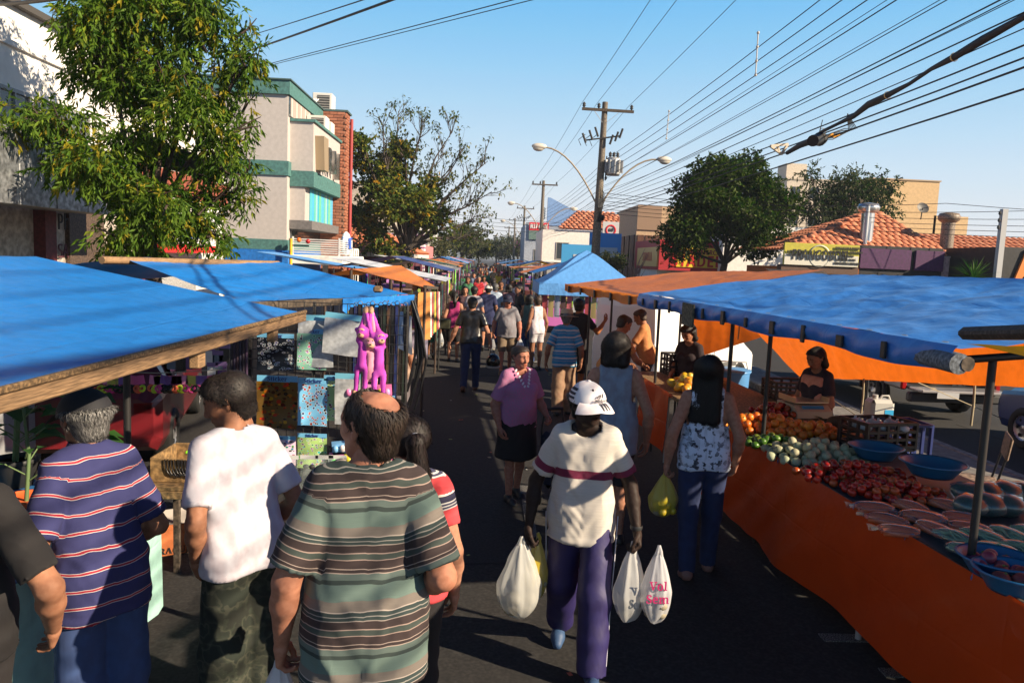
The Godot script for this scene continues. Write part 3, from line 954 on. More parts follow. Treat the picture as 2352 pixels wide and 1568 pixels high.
func build_ground() -> void:
	var asphalt := grain("asphalt", 0.036, 0.033, 0.031, 0.92, 0.35, 0.75, 6, 0.06)
	asphalt.detail_enabled = true
	asphalt.detail_albedo = noise_tex("asph2", 0.16, Color(0.62, 0.62, 0.62), Color(1.0, 1.0, 1.0), 3, 512, false, 0.2, 0.8)
	asphalt.detail_blend_mode = BaseMaterial3D.BLEND_MODE_MUL
	struct(B.new().box(Vector3(0, -0.2, -700), Vector3(3000, 0.4, 1500)), "ground", asphalt)
	var pave := grain("pavement", 0.2, 0.185, 0.17, 0.9, 0.5, 0.75)
	var kerb := grain("kerb", 0.26, 0.25, 0.235, 0.9, 0.8, 0.7)
	struct(B.new().box(Vector3(-30.2, 0.06, -150), Vector3(46, 0.13, 340)), "pavement", pave)
	struct(B.new().cbox(Vector3(-7.1, 0.055, -150), Vector3(0.18, 0.15, 340), 0.02), "kerb", kerb)
	struct(B.new().box(Vector3(39.2, 0.06, -150), Vector3(46, 0.13, 340)), "pavement", pave)
	struct(B.new().cbox(Vector3(16.1, 0.055, -150), Vector3(0.18, 0.15, 340), 0.02), "kerb", kerb)
	struct(B.new().box(Vector3(6.0, 0.055, -146), Vector3(0.62, 0.12, 300)), "median", pave)
	for s in [-1.0, 1.0]: struct(B.new().cbox(Vector3(6.0 + s * 0.39, 0.05, -146), Vector3(0.15, 0.15, 300), 0.02), "kerb", kerb)
	var paint := grain("road_paint", 0.3, 0.29, 0.27, 0.8, 2.5, 0.15, 5, 0.06)
	struct(B.new().box(Vector3(0.5, 0.004, -6.6), Vector3(0.09, 0.008, 2.6)), "lane_marking", paint)
	for k in 10: struct(B.new().box(Vector3(11.2, 0.004, -6.0 - k * 7.0), Vector3(0.12, 0.008, 3.0)), "lane_marking", paint)
	for q in [[1945, 1466], [2090, 1547]]:
		struct(B.new().box(G(q[0], q[1]) + Vector3(0, 0.004, 0), Vector3(0.34, 0.008, 0.1)), "lane_marking", paint)
	# scraps trodden into the road
	var r := RandomNumberGenerator.new(); r.seed = 61
	var scrap := [mat(0.5, 0.5, 0.48, 0.8), mat(0.4, 0.33, 0.2, 0.8), mat(0.3, 0.36, 0.1, 0.8), mat(0.5, 0.12, 0.06, 0.7)]
	for k in 44:
		var at := Vector3(r.randf_range(-1.1, 2.0), 0.003, -r.randf_range(3.2, 17.0))
		var w := r.randf_range(0.015, 0.05)
		var o := obj(B.new().grid(3, 3, func(s: float, v: float) -> Vector3: return Vector3((s - 0.5) * w, 0.004 + 0.006 * absf(sin(s * 5.0 + k) * cos(v * 4.0 + k)), (v - 0.5) * w * 1.4)), "litter_scrap", scrap[k % 4])
		o.position = at; o.rotation.y = r.randf() * TAU
		tag(o, "%s scrap of litter flattened on the market asphalt" % ["pale paper", "brown card", "green leaf", "red packaging"][k % 4], "litter", "litter on the road")
	for q in [[-0.4, -6.2, 1.3, 0.9, 0.1], [0.9, -10.5, 1.0, 1.7, -0.1], [-0.5, -16.0, 1.6, 1.2, 0.0], [8.6, -11.0, 1.4, 2.2, 0.05]]:
		struct(B.new().box(Vector3(q[0], 0.001, q[1]), Vector3(q[2], 0.006, q[3]), Basis(Vector3.UP, q[4])), "road_patch", grain("patch", 0.03, 0.028, 0.027, 0.95, 0.8, 0.7, 6, 0.08))
	# far hills
	var hb := B.new()
	for k in 60:
		var x0 := -1400.0 + k * 48.0
		var h := func(x: float) -> float: return 22.0 + 26.0 * (0.5 + fn.get_noise_1d(x * 0.9)) + 8.0 * fn.get_noise_1d(x * 5.0)
		hb.quad(Vector3(x0, 0, -1350), Vector3(x0 + 48, 0, -1350), Vector3(x0 + 48, h.call(x0 + 48.0), -1420), Vector3(x0, h.call(x0), -1420))
	struct(hb, "hills", grain("hills", 0.09, 0.11, 0.08, 1.0, 0.01, 0.5))

func build_left() -> void:
	var white := grain("white_wall", 0.8, 0.77, 0.72, 0.85, 0.3, 0.94)
	var dark := mat(0.012, 0.012, 0.014, 0.6)
	var glass := mat(0.05, 0.06, 0.065, 0.06)
	# white shop building along the pavement
	var t := thing("shop_building", "long white shop building with red strip and grey metal awning behind the leafy tree", "building", Vector3(-9, 0, -16))
	var red := grain("red_strip", 0.36, 0.09, 0.05, 0.85, 0.6, 0.7)
	var cream := grain("cream_wall", 0.55, 0.48, 0.4, 0.88, 0.5, 0.72)
	obj(B.new().box(Vector3(-4, 5.6, -0.5), Vector3(8, 2.2, 21)), "wall", white, t)
	obj(B.new().box(Vector3(-4, 1.75, -0.5), Vector3(7.9, 3.5, 20.8)), "wall", cream, t)
	obj(B.new().box(Vector3(-3.95, 6.76, -0.5), Vector3(8.2, 0.12, 21.2)), "coping", mat(0.06, 0.055, 0.05, 0.8), t)
	obj(B.new().box(Vector3(0.02, 6.0, -0.5), Vector3(0.1, 0.1, 21.04)), "moulding", white, t)
	obj(B.new().box(Vector3(-0.1, 4.13, -0.5), Vector3(0.3, 0.7, 20.9)), "fascia", red, t)
	obj(B.new().box(Vector3(-0.3, 3.64, -0.5), Vector3(0.5, 0.26, 20.9)), "moulding", white, t)
	for k in 5:
		win(t, Vector3(0.0, 4.9, 8.0 - k * 2.2), Vector3(0, 0, -1), 1.9, 0.5, mat(0.12, 0.14, 0.15, 0.15), mat(0.3, 0.3, 0.3, 0.5), 4)
	for q in [[6.0, 1.6], [2.4, 1.5], [-1.6, 1.5]]:
		obj(B.new().box(Vector3(0.0, 1.6, q[0]), Vector3(0.1, 3.0, q[1])), "doorway", grain("opening_shade", 0.13, 0.085, 0.06, 0.7, 1.5, 0.6), t)  # flat panel, its dark brown stands for the shaded door opening
	for q in [7.6, 0.1, -4.2]:
		obj(B.new().box(Vector3(0.06, 1.75, q), Vector3(0.25, 3.5, 0.4)), "pilaster", grain("maroon_pilaster", 0.16, 0.025, 0.03, 0.7, 1.0, 0.7), t)
	# metal awning, separate ribbed sheets
	var steel := grain("galvanised", 0.42, 0.44, 0.46, 0.42, 0.7, 0.6); steel.metallic = 0.55
	for k in 7:
		var z := 6.0 - k * 1.05
		obj(B.new().cbox(Vector3(1.5, 3.53, z), Vector3(0.06, 1.2, 1.03), 0.012), "awning_panel", steel, t)
		obj(B.new().box(Vector3(0.75, 3.0, z), Vector3(1.44, 0.05, 1.03)), "awning_soffit", steel, t)
	sign_text(t, "Philco", Vector3(0.02, 2.78, -1.0), Vector3(0, 0, -1), 0.34, mat(0.03, 0.03, 0.03, 0.8), false, 0.9)
	sign_text(t, "SANYO", Vector3(0.02, 2.17, -1.0), Vector3(0, 0, -1), 0.3, mat(0.1, 0.03, 0.04, 0.8), false, 0.9)
	# next shop with blue lettered sign
	var t2 := thing("shop_building", "cream shop building with blue lettered white sign over a red strip", "building", Vector3(-9, 0, -23.4))
	obj(B.new().box(Vector3(-4, 2.6, 0), Vector3(8, 5.2, 6.4)), "wall", white, t2)
	var sb := sign_board(t2, "sign", Vector3(0.35, 2.85, 1.0), Vector3(0, 0, -1), 4.0, 0.8, mat(0.75, 0.75, 0.75, 0.5))
	for k in 5: sign_text(sb, "LUHIJ"[k], Vector3(0.48, 2.85, 2.2 - k * 0.6), Vector3(0, 0, -1), 0.5, mat(0.01, 0.12, 0.62, 0.5), true, 1.2)
	obj(B.new().box(Vector3(0.4, 2.3, 1.0), Vector3(0.3, 0.22, 4.0)), "fascia", mat(0.6, 0.02, 0.02, 0.5), t2)
	obj(B.new().box(Vector3(0.01, 1.05, 1.0), Vector3(0.1, 2.0, 3.2)), "shutter", grain("shutter", 0.5, 0.5, 0.5, 0.5, 1.5, 0.7), t2)
	# grey and teal corner building with brick tower
	var g := thing("office_building", "grey three storey building with teal bands, projecting bay and brick tower", "building", Vector3(-9, 0, -35))
	var grey := grain("grey_wall", 0.46, 0.42, 0.4, 0.85, 0.4, 0.95)
	var teal := grain("teal_band", 0.075, 0.2, 0.19, 0.8, 0.5, 0.8)
	obj(B.new().box(Vector3(-6, 4.6, -3.9), Vector3(12, 9.2, 7.8)), "wall", grey, g)
	obj(B.new().box(Vector3(-5.97, 9.5, -3.9), Vector3(12.16, 0.6, 8.06)), "band", teal, g)
	obj(B.new().box(Vector3(-5.97, 9.83, -3.9), Vector3(12.3, 0.06, 8.2)), "coping", mat(0.05, 0.09, 0.09, 0.7), g)
	obj(B.new().box(Vector3(-5.98, 6.0, -3.9), Vector3(12.1, 0.64, 7.96)), "band", teal, g)
	obj(B.new().box(Vector3(-5.98, 2.6, -3.9), Vector3(12.1, 0.46, 7.96)), "band", teal, g)
	obj(B.new().box(Vector3(-5.97, 1.19, -3.9), Vector3(12.12, 2.34, 7.98)), "base_course", grain("blue_base", 0.01, 0.16, 0.55, 0.7, 0.5, 0.85), g)
	# ribbon window under the top band with blinds
	for k in 9:
		obj(B.new().box(Vector3(0.02, 8.75, -0.6 - k * 0.42), Vector3(0.06, 0.8, 0.36)), "blind", mat([0.5, 0.42][k % 2], [0.42, 0.3][k % 2], [0.38, 0.26][k % 2], 0.8), g)
	obj(B.new().box(Vector3(0.0, 8.75, -2.4), Vector3(0.06, 0.9, 4.6)), "window_recess", glass, g)
	for q in [[-3.6, 8.5], [-4.9, 8.45]]: ac_unit(Vector3(-9 + 0.55, q[1], -35 + q[0]), 1.0)
	# bay
	var bay := obj(B.new().box(Vector3(0.52, 7.05, -3.6), Vector3(1.04, 2.2, 6.3)), "bay", grey, g)
	obj(B.new().box(Vector3(0.54, 8.2, -3.6), Vector3(1.2, 0.12, 6.5)), "coping", teal, bay)
	obj(B.new().box(Vector3(0.54, 5.62, -3.6), Vector3(1.1, 0.7, 6.38)), "band", teal, bay)
	obj(B.new().box(Vector3(0.34, 4.5, -0.95), Vector3(0.68, 1.55, 0.9)), "pier", grey, bay)
	obj(B.new().box(Vector3(0.5, 3.55, -3.6), Vector3(1.06, 0.4, 6.36)), "sill", grain("dark_grey", 0.16, 0.15, 0.15, 0.8, 0.5, 0.85), bay)
	obj(B.new().box(Vector3(0.02, 3.1, -3.6), Vector3(0.12, 0.5, 6.0)), "recess", glass, bay)
	var pc := [Color(0.1, 0.5, 0.62), Color(0.16, 0.55, 0.3), Color(0.05, 0.42, 0.6), Color(0.3, 0.62, 0.62), Color(0.12, 0.5, 0.42), Color(0.08, 0.45, 0.72)]
	for k in 14:
		var c: Color = pc[(k * 5) % 6]
		obj(B.new().box(Vector3(0.72, 4.5, -1.55 - k * 0.37), Vector3(0.05, 1.5, 0.35)), "panel", mat(c.r, c.g, c.b, 0.25), bay)
	# chrome letters on the bay: a tall slanted block, round letters, a thin bar
	var chrome := mat(0.42, 0.4, 0.38, 0.22, 0.9)
	var tan := mat(0.36, 0.27, 0.17, 0.5, 0.3)
	var lt := obj(B.new().prism(PackedVector2Array([Vector2(0, 1.5), Vector2(1.0, 1.5), Vector2(1.15, 0), Vector2(0.25, 0)]), Vector3(1.05, 6.1, -0.75), Vector3(0, 0, -1), Vector3.UP, Vector3(0.4, 0, 0)), "lettering", tan, bay)
	text("R", 1.1, 0.3, chrome, "lettering", bay, Transform3D(Basis(Vector3(0, 0, -1), Vector3.UP, Vector3(1, 0, 0)), Vector3(1.25, 6.75, -2.6)), "Droid Sans", true)
	text("A", 1.1, 0.3, chrome, "lettering", bay, Transform3D(Basis(Vector3(0, 0, -1), Vector3.UP, Vector3(1, 0, 0)), Vector3(1.25, 6.75, -3.8)), "Droid Sans", true)
	obj(B.new().box(Vector3(1.2, 6.7, -5.0), Vector3(0.3, 1.3, 0.25)), "lettering", chrome, bay)
	# brick tower
	var tw := Vector3(0.35, 0, -7.4)
	obj(B.new().box(tw + Vector3(-0.05, 4.9, -0.05), Vector3(1.96, 9.8, 1.2)), "tower", grain("mortar", 0.3, 0.2, 0.15, 0.95, 1.0, 0.7), g)
	var bm := [mat(0.33, 0.12, 0.065, 0.85), mat(0.28, 0.1, 0.055, 0.85), mat(0.37, 0.14, 0.08, 0.85)]
	var brick := B.new().box(Vector3.ZERO, Vector3(0.38, 0.13, 0.06)).mesh()
	var rest := B.new(); var left := 300
	for j in 60:
		for i in 5:
			var p := tw + Vector3(-0.8 + i * 0.4 + (0.2 if j % 2 else 0.0) - 0.1, 9.7 - j * 0.16, 0.56)
			if left > 0:
				left -= 1
				obj(brick, "brick", bm[(i * 5 + j * 7) % 3], g).position = p
			else: rest.box(p, Vector3(0.38, 0.13, 0.06))
		for i in 3: rest.box(tw + Vector3(0.94, 9.7 - j * 0.16, 0.35 - i * 0.4 + (0.1 if j % 2 else 0.0)), Vector3(0.06, 0.13, 0.38))
	tag(obj(rest, "bricks", bm[0], g), "", "", "", "stuff")
	obj(B.new().rod(tw + Vector3(1.08, 0, -0.5), tw + Vector3(1.08, 9.6, -0.5), 0.09), "downpipe", mat(0.3, 0.04, 0.04, 0.6), g)
	obj(B.new().box(tw + Vector3(0, 9.84, -0.05), Vector3(2.1, 0.1, 1.3)), "coping", mat(0.05, 0.09, 0.09, 0.7), g)
	ac_unit(Vector3(-9, 0, -35) + tw + Vector3(-0.35, 10.3, -0.1), 1.1)
	ac_unit(Vector3(-9 - 1.6, 10.25, -35 - 5.4), 1.05)
	var pp := B.new()
	for k in 3: pp.tube(PackedVector3Array([Vector3(-0.6 + k * 0.16, 9.3, -6.78), Vector3(-0.6 + k * 0.16, 10.2, -6.7), Vector3(-0.4 + k * 0.1, 10.4, -7.0)]), 0.04, 6)
	obj(pp, "pipe", mat(0.7, 0.7, 0.7, 0.5), g)
	# entrance slab with oval sign and rails
	var s := thing("entrance_canopy", "white concrete entrance canopy with oval blue M sign and slatted railing", "canopy", Vector3(-9, 0, -35))
	obj(B.new().cbox(Vector3(1.25, 1.98, -3.2), Vector3(2.5, 0.42, 6.0), 0.03), "slab", white, s)
	for k in 7: obj(B.new().box(Vector3(1.2, 2.3 + k * 0.1, -0.35), Vector3(2.1, 0.05, 0.04)), "rail", mat(0.62, 0.62, 0.62, 0.5), s)
	for k in 7: obj(B.new().box(Vector3(2.3, 2.3 + k * 0.1, -2.0), Vector3(0.04, 0.05, 3.2)), "rail", mat(0.62, 0.62, 0.62, 0.5), s)
	for q in [Vector3(0.2, 2.6, -0.35), Vector3(2.3, 2.6, -0.35), Vector3(2.3, 2.6, -3.6)]: obj(B.new().box(q, Vector3(0.07, 0.82, 0.07)), "post", mat(0.62, 0.62, 0.62, 0.5), s)
	var ov := B.new()
	ov.lathe([Vector2(0.0, -0.1), Vector2(0.62, -0.1), Vector2(0.7, 0.0), Vector2(0.62, 0.1), Vector2(0.0, 0.1)], Vector3.ZERO, 28)
	var om := obj(ov, "oval_sign", mat(0.72, 0.75, 0.8, 0.4), s)
	om.transform = Transform3D(Basis(Vector3(0.22, 0, -0.32), Vector3(0.8, 0, 0.55), Vector3(0, 0.85, 0)), Vector3(2.2, 2.8, -2.6))
	text("M", 0.55, 0.06, mat(0.02, 0.1, 0.5, 0.4), "lettering", s, Transform3D(Basis(Vector3(0.8, 0, -0.55).normalized() * 0.75, Vector3.UP, Vector3(0.55, 0, 0.8)), Vector3(2.27, 2.82, -2.52)), "Droid Serif", true)
	text("um", 0.5, 0.2, mat(0.72, 0.72, 0.7, 0.4), "lettering", s, Transform3D(Basis(Vector3(0.3, 0, -0.95).normalized(), Vector3.UP, Vector3(0.95, 0, 0.3)), Vector3(2.3, 2.45, -3.9)), "Droid Sans", true)
	for k in 11: obj(B.new().box(Vector3(2.51, 2.0, -4.0 - k * 0.13), Vector3(0.02, 0.15, 0.045 + 0.04 * (k % 2))), "lettering", mat(0.02, 0.02, 0.02, 0.6), s)
	for q in [0.6, 2.2]: obj(B.new().box(Vector3(q, 0.95, -5.6), Vector3(0.25, 1.7, 0.25)), "pillar", white, s)
	var yp := thing("warning_post", "yellow gas vent post with an orange lamp on the blue wall", "post", Vector3(-8.7, 0, -34.6))
	obj(B.new().rod(Vector3(0, 0, 0), Vector3(0, 2.9, 0), 0.07), "pole", mat(0.7, 0.4, 0.02, 0.5), yp)
	obj(B.new().ball(Vector3(0.35, 2.85, 0), Vector3.ONE * 0.11), "lamp", mat(0.7, 0.15, 0.02, 0.3), yp)
	obj(B.new().ball(Vector3(0.75, 2.8, 0), Vector3.ONE * 0.11), "lamp", mat(0.4, 0.02, 0.02, 0.3), yp)
	obj(B.new().rod(Vector3(0, 2.6, 0), Vector3(0.8, 2.6, 0), 0.03), "bracket", dark, yp)
	# tile roofed house and pink shop
	var h := thing("house", "low house with clay tile roof and maroon front beside the grey building", "house", Vector3(-9.5, 0, -56))
	obj(B.new().box(Vector3(0, 1.1, 0), Vector3(9, 2.2, 12)), "wall", grain("maroon_wall", 0.13, 0.03, 0.05, 0.85, 0.5, 0.8), h)
	obj(B.new().box(Vector3(0.1, 2.3, 0), Vector3(9.6, 0.25, 12.8)), "eave", mat(0.6, 0.55, 0.48, 0.8), h)
	var clay := [mat(0.5, 0.16, 0.07, 0.85), mat(0.44, 0.13, 0.06, 0.85), mat(0.56, 0.2, 0.09, 0.85)]
	tile_roof(h, Vector3(-4.9, 2.45, 6.5), Vector3(4.9, 2.45, 6.5), Vector3(1.2, 4.3, 1.0), Vector3(-1.2, 4.3, 1.0), clay, 0.42)
	tile_roof(h, Vector3(4.9, 2.45, 6.5), Vector3(4.9, 2.45, -6.5), Vector3(1.2, 4.3, -1.0), Vector3(1.2, 4.3, 1.0), clay, 0.42)
	var pk := thing("shop_building", "pink shop with open barred front past the tile roofed house", "shop", Vector3(-8.2, 0, -68))
	obj(B.new().box(Vector3(0, 1.6, 0), Vector3(6.5, 3.2, 9)), "wall", grain("pink_wall", 0.62, 0.2, 0.2, 0.85, 0.5, 0.85), pk)
	obj(B.new().box(Vector3(3.3, 1.1, 0), Vector3(0.1, 1.8, 6)), "doorway", grain("opening_shade", 0.13, 0.085, 0.06), pk)  # dark panel painted for the shade inside the open front
	for k in 7: obj(B.new().box(Vector3(3.4, 1.1, -2.8 + k * 0.9), Vector3(0.06, 1.9, 0.07)), "bar", mat(0.6, 0.16, 0.16, 0.6), pk)
	block("long beige ribbed warehouse behind the tile roofed house", Vector3(-19, 0, -78), 20, 8.5, 16, grain("beige_wall", 0.5, 0.44, 0.36, 0.85, 0.4, 0.85), 1, 3, mat(0.3, 0.27, 0.23, 0.8))
	var stp := thing("projecting_sign", "white box sign with purple stripes past the flowering tree", "sign", Vector3(-6.2, 0, -62))
	obj(B.new().box(Vector3(0, 2.6, 0), Vector3(2.6, 2.9, 1.5)), "box", mat(0.72, 0.68, 0.72, 0.5), stp)
	for k in 9: obj(B.new().box(Vector3(0, 1.4 + k * 0.32, 0), Vector3(2.64, 0.12, 1.54)), "stripe", mat(0.3, 0.13, 0.28, 0.5), stp)
	obj(B.new().rod(Vector3(0, 0, 0), Vector3(0, 1.2, 0), 0.12), "pole", mat(0.3, 0.3, 0.3, 0.5), stp)
	block("pale white two storey shop with ribbed front far down the left pavement", Vector3(-10.5, 0, -96), 8, 6.0, 14, white, 2, 2, mat(0.5, 0.5, 0.48, 0.8))
	block("yellow and cream house far down the left pavement", Vector3(-12, 0, -120), 10, 5.0, 14, grain("yellow_wall", 0.6, 0.46, 0.2, 0.85, 0.4, 0.85), 1, 2, mat(0.5, 0.45, 0.38, 0.8))
	block("distant cream apartment block over the left trees", Vector3(-26, 0, -170), 14, 17, 12, grain("cream_far", 0.6, 0.52, 0.42, 0.9, 0.4, 0.9), 5, 4, mat(0.4, 0.35, 0.3, 0.8))
	block("low grey shop row at the far left end of the street", Vector3(-12, 0, -150), 9, 4.5, 20, grain("grey_far", 0.4, 0.4, 0.4, 0.9, 0.4, 0.9), 1, 2, mat(0.3, 0.3, 0.3, 0.8))

func ac_unit(at: Vector3, s: float) -> void:
	var t := thing("air_conditioner", "white boxed air conditioner with grille fixed on the grey building", "air conditioner", at, 0.0, "air conditioners on the grey building")
	obj(B.new().cbox(Vector3.ZERO, Vector3(0.95, 0.85, 0.8) * s, 0.03), "casing", mat(0.62, 0.6, 0.56, 0.6), t)
	obj(B.new().box(Vector3(0.06, 0, 0.405 * s), Vector3(0.6, 0.62, 0.01) * s), "grille", mat(0.05, 0.05, 0.05, 0.7), t)
	for k in 5: obj(B.new().box(Vector3(0.06, -0.24 * s + k * 0.12 * s, 0.42 * s), Vector3(0.6 * s, 0.02, 0.02)), "slat", mat(0.5, 0.48, 0.45, 0.6), t)
	for e in [-1.0, 1.0]: obj(B.new().box(Vector3(e * 0.3 * s, -0.47 * s, 0), Vector3(0.08, 0.12, 0.7) * s), "foot", mat(0.3, 0.3, 0.3, 0.6), t)

func build_right() -> void:
	var white := grain("white_wall", 0.8, 0.77, 0.72)
	var dark := mat(0.012, 0.012, 0.014, 0.6)
	var black := grain("black_wall", 0.014, 0.013, 0.015, 0.6, 0.5, 0.7)
	var clay := [mat(0.56, 0.2, 0.1, 0.85), mat(0.5, 0.17, 0.08, 0.85), mat(0.62, 0.25, 0.13, 0.85)]
	# grill shop with hipped tile roof; signboard faces up the street
	var d := 34.0
	var t := thing("shop_building", "chicken grill shop with hipped clay tile roof and lettered yellow signboard", "shop", D(1880, 620, d) * Vector3(1, 0, 1))
	var o := t.position
	var W := D(1965, 590, d).x - D(1793, 590, d).x
	obj(B.new().box(Vector3(0.2, 1.3, -2.6), Vector3(W, 2.6, 5)), "wall", grain("orange_wall", 0.5, 0.13, 0.02, 0.8, 0.5, 0.8), t)
	obj(B.new().box(Vector3(0, 2.5, -0.1), Vector3(W + 0.1, 0.35, 0.5)), "fascia", mat(0.1, 0.05, 0.03, 0.7), t)
	var ym := grain("sign_yellow", 0.5, 0.44, 0.05, 0.5, 0.4, 0.9)
	var sb := sign_board(t, "signboard", Vector3(0, 3.16, 0.1), Vector3.RIGHT, W, 0.98, ym)
	obj(B.new().box(Vector3(0, 2.92, 0.235), Vector3(W - 0.06, 0.48, 0.02)), "lower_field", mat(0.6, 0.57, 0.48, 0.5), sb)
	obj(B.new().lathe([Vector2(0.46, -0.01), Vector2(0.5, 0), Vector2(0.46, 0.01)], Vector3(-0.1, 3.1, 0.25), 24, Basis(Vector3.RIGHT, PI / 2)), "ring", mat(0.5, 0.5, 0.45, 0.5), sb)
	sign_text(sb, "FRANGOBON", Vector3(-0.1, 3.13, 0.27), Vector3.RIGHT, 0.46, mat(0.012, 0.012, 0.012, 0.5), true, 0.66)
	sign_text(sb, "3223-3001", Vector3(-1.22, 3.18, 0.27), Vector3.RIGHT, 0.24, mat(0.02, 0.02, 0.02, 0.5), true, 0.5)
	var lines := ["FRANGO SISTEMA DE PESQUEIRO", "ASSADO DE FRANGO - FRANGO ASSADO", "CARNES ASSADAS", "TORRESMOS - SALADAS", "MASSAS CASEIRAS E MUITO MAIS"]
	for k in 5: sign_text(sb, lines[k], Vector3(1.15, 3.5 - k * 0.17, 0.27), Vector3.RIGHT, 0.105, mat(0.03, 0.03, 0.03, 0.5), true, 0.52)
	obj(B.new().cbox(Vector3(W * 0.38, 1.2, 0.0), Vector3(W * 0.3, 2.3, 0.2), 0.02), "shutter", grain("orange_shutter", 0.62, 0.16, 0.02, 0.6, 1.0, 0.8), t)
	# barrel awning
	var aw := B.new()
	aw.grid(8, 10, func(s: float, q: float) -> Vector3:
		var a := q * PI * 0.5
		return Vector3(-W * 0.5 - 0.75 + s * 2.6, 1.55 + 0.9 * sin(a), 0.2 + 1.5 * cos(a) - 0.3))
	obj(aw, "awning", grain("awning_grey", 0.09, 0.08, 0.085, 0.35, 0.5, 0.7), t)
	# hip roof
	var rb := D(1720, 640, d + 2.0).x - o.x
	var e0 := D(1690, 560, 40).x * 0 + D(1805, 560, d + 1.0).x - o.x
	var e1 := D(2190, 560, d + 1.0).x - o.x
	var ap := D(2010, 488, d + 4.0) - o
	var ey := 3.35
	tile_roof(t, Vector3(e0, ey, -0.9), Vector3(e1, ey, -0.9), Vector3(ap.x + 0.5, ap.y, -4.4), Vector3(ap.x, ap.y, -4.4), clay, 0.32)
	tile_roof(t, Vector3(e0, ey, -8.5), Vector3(e0, ey, -0.9), Vector3(ap.x, ap.y, -4.4), Vector3(ap.x, ap.y, -5.0), clay, 0.36)
	tile_roof(t, Vector3(e1 - 1.2, ey, -1.6), Vector3(e1 + 7.5, ey, -1.6), Vector3(e1 + 7.5, ey + 1.15, -4.6), Vector3(e1 - 2.2, ey + 1.15, -4.6), clay, 0.32)
	for k in 9: obj(B.new().ball(Vector3(e0, ey, -0.9).lerp(Vector3(ap.x, ap.y, -4.4), (k + 0.5) / 9.0) + Vector3(0, 0.1, 0), Vector3(0.16, 0.12, 0.22), 8, 5), "ridge_cap", clay[k % 3], t)
	# vents and flues
	for q in [[1996, 478, 1.0, 36.0], [1906, 540, 0.7, 38.0], [2181, 500, 1.0, 36.0]]:
		var f := D(q[0], q[1], q[3])
		var v := thing("roof_vent", ["shiny steel turbine vent on the tile roof apex", "low steel vent behind the tile roof", "rusty steel flue with round cap above the purple shop"][[1996, 1906, 2181].find(q[0])], "vent", Vector3(f.x, 0, f.z))
		var st := mat(0.55, 0.55, 0.56, 0.3, 0.8) if q[0] != 2181 else grain("rusty_flue", 0.36, 0.27, 0.2, 0.5, 1.5, 0.45)
		obj(B.new().rod(Vector3(0, f.y - 1.6, 0), Vector3(0, f.y - 0.2, 0), 0.3 * q[2], 14), "pipe", st, v)
		obj(B.new().lathe([Vector2(0.28, -0.25), Vector2(0.46, -0.12), Vector2(0.5, 0.05), Vector2(0.42, 0.2), Vector2(0.0, 0.27)], Vector3(0, f.y, 0), 16), "cap", st, v)
		if q[0] == 1996: obj(B.new().rod(Vector3(-0.28, 2.9, 0.5), Vector3(-0.28, f.y + 0.1, 0.5), 0.09, 10), "mast", mat(0.42, 0.44, 0.46, 0.5), v)
	# purple shop
	var p := thing("shop_building", "black fronted shop with purple panels beside the grill shop", "shop", Vector3(D(2075, 620, d).x, 0, -d - 0.5))
	var pw := D(2170, 590, d).x - D(1972, 590, d).x
	obj(B.new().box(Vector3(0, 1.85, -2), Vector3(pw + 0.2, 3.7, 4)), "wall", black, p)
	var pur := grain("purple_panel", 0.075, 0.012, 0.085, 0.6, 0.6, 0.8)
	obj(B.new().cbox(Vector3(-pw * 0.16, 3.1, 0.05), Vector3(pw * 0.6, 0.92, 0.12), 0.02), "panel", pur, p)
	obj(B.new().cbox(Vector3(pw * 0.36, 3.1, 0.05), Vector3(pw * 0.34, 0.92, 0.12), 0.02), "panel", pur, p)
	for k in 4: win(p, Vector3(-pw * 0.36 + k * pw * 0.24, 1.5, 0.03), Vector3.RIGHT, pw * 0.21, 1.8, mat(0.1, 0.12, 0.11, 0.06), black, 2, 2)
	var pk := thing("garden_wall", "pale pink rendered wall beside the spiky palm", "wall", Vector3(D(2250, 600, d).x, 0, -d - 0.8))
	obj(B.new().box(Vector3(0, 1.65, 0), Vector3(4.0, 3.3, 0.3)), "wall", grain("pale_pink", 0.5, 0.36, 0.36, 0.85, 0.5, 0.8), pk)
	obj(B.new().box(Vector3(0, 3.33, 0), Vector3(4.1, 0.08, 0.4)), "coping", mat(0.4, 0.3, 0.28, 0.8), pk)
	var bk := thing("shop_building", "black shop front with a big orange letter at the right", "shop", Vector3(D(2352, 600, 31).x + 2.0, 0, -33))
	var bx := D(2305, 600, 31).x - bk.position.x
	obj(B.new().box(Vector3(bx + 4, 1.9, 0), Vector3(8, 3.7, 4)), "wall", black, bk)
	text("A", 1.5, 0.1, mat(0.7, 0.2, 0.03, 0.5), "lettering", bk, Transform3D(Basis.IDENTITY, Vector3(bx + 1.1, 2.9, 2.06)), "Droid Sans", true)
	# spiky palm by the purple shop
	var yv := D(2240, 610, 30.0)
	var yt := thing("palm", "spiky green yucca palm in front of the pink wall", "palm", Vector3(yv.x, 0, yv.z))
	obj(B.new().tube(PackedVector3Array([Vector3.ZERO, Vector3(0.03, 1.2, 0), Vector3(0, 2.3, 0.02)]), [0.14, 0.11, 0.12], 8), "trunk", grain("palm_bark", 0.12, 0.09, 0.06, 0.9, 2.0, 0.5), yt)
	var yl := B.new()
	var r := RandomNumberGenerator.new(); r.seed = 21
	for k in 170:
		var dd := rv(r); dd.y = absf(dd.y) * 1.2 - 0.45; dd = dd.normalized()
		yl.col = Color(0.06, 0.11, 0.03) * r.randf_range(0.6, 1.5)
		leaf(yl, Vector3(0, 2.35, 0), dd, dd.cross(Vector3.UP).normalized(), r.randf_range(0.75, 1.1), 0.03)
	obj(yl, "crown", foliage_mat("foliage"), yt)
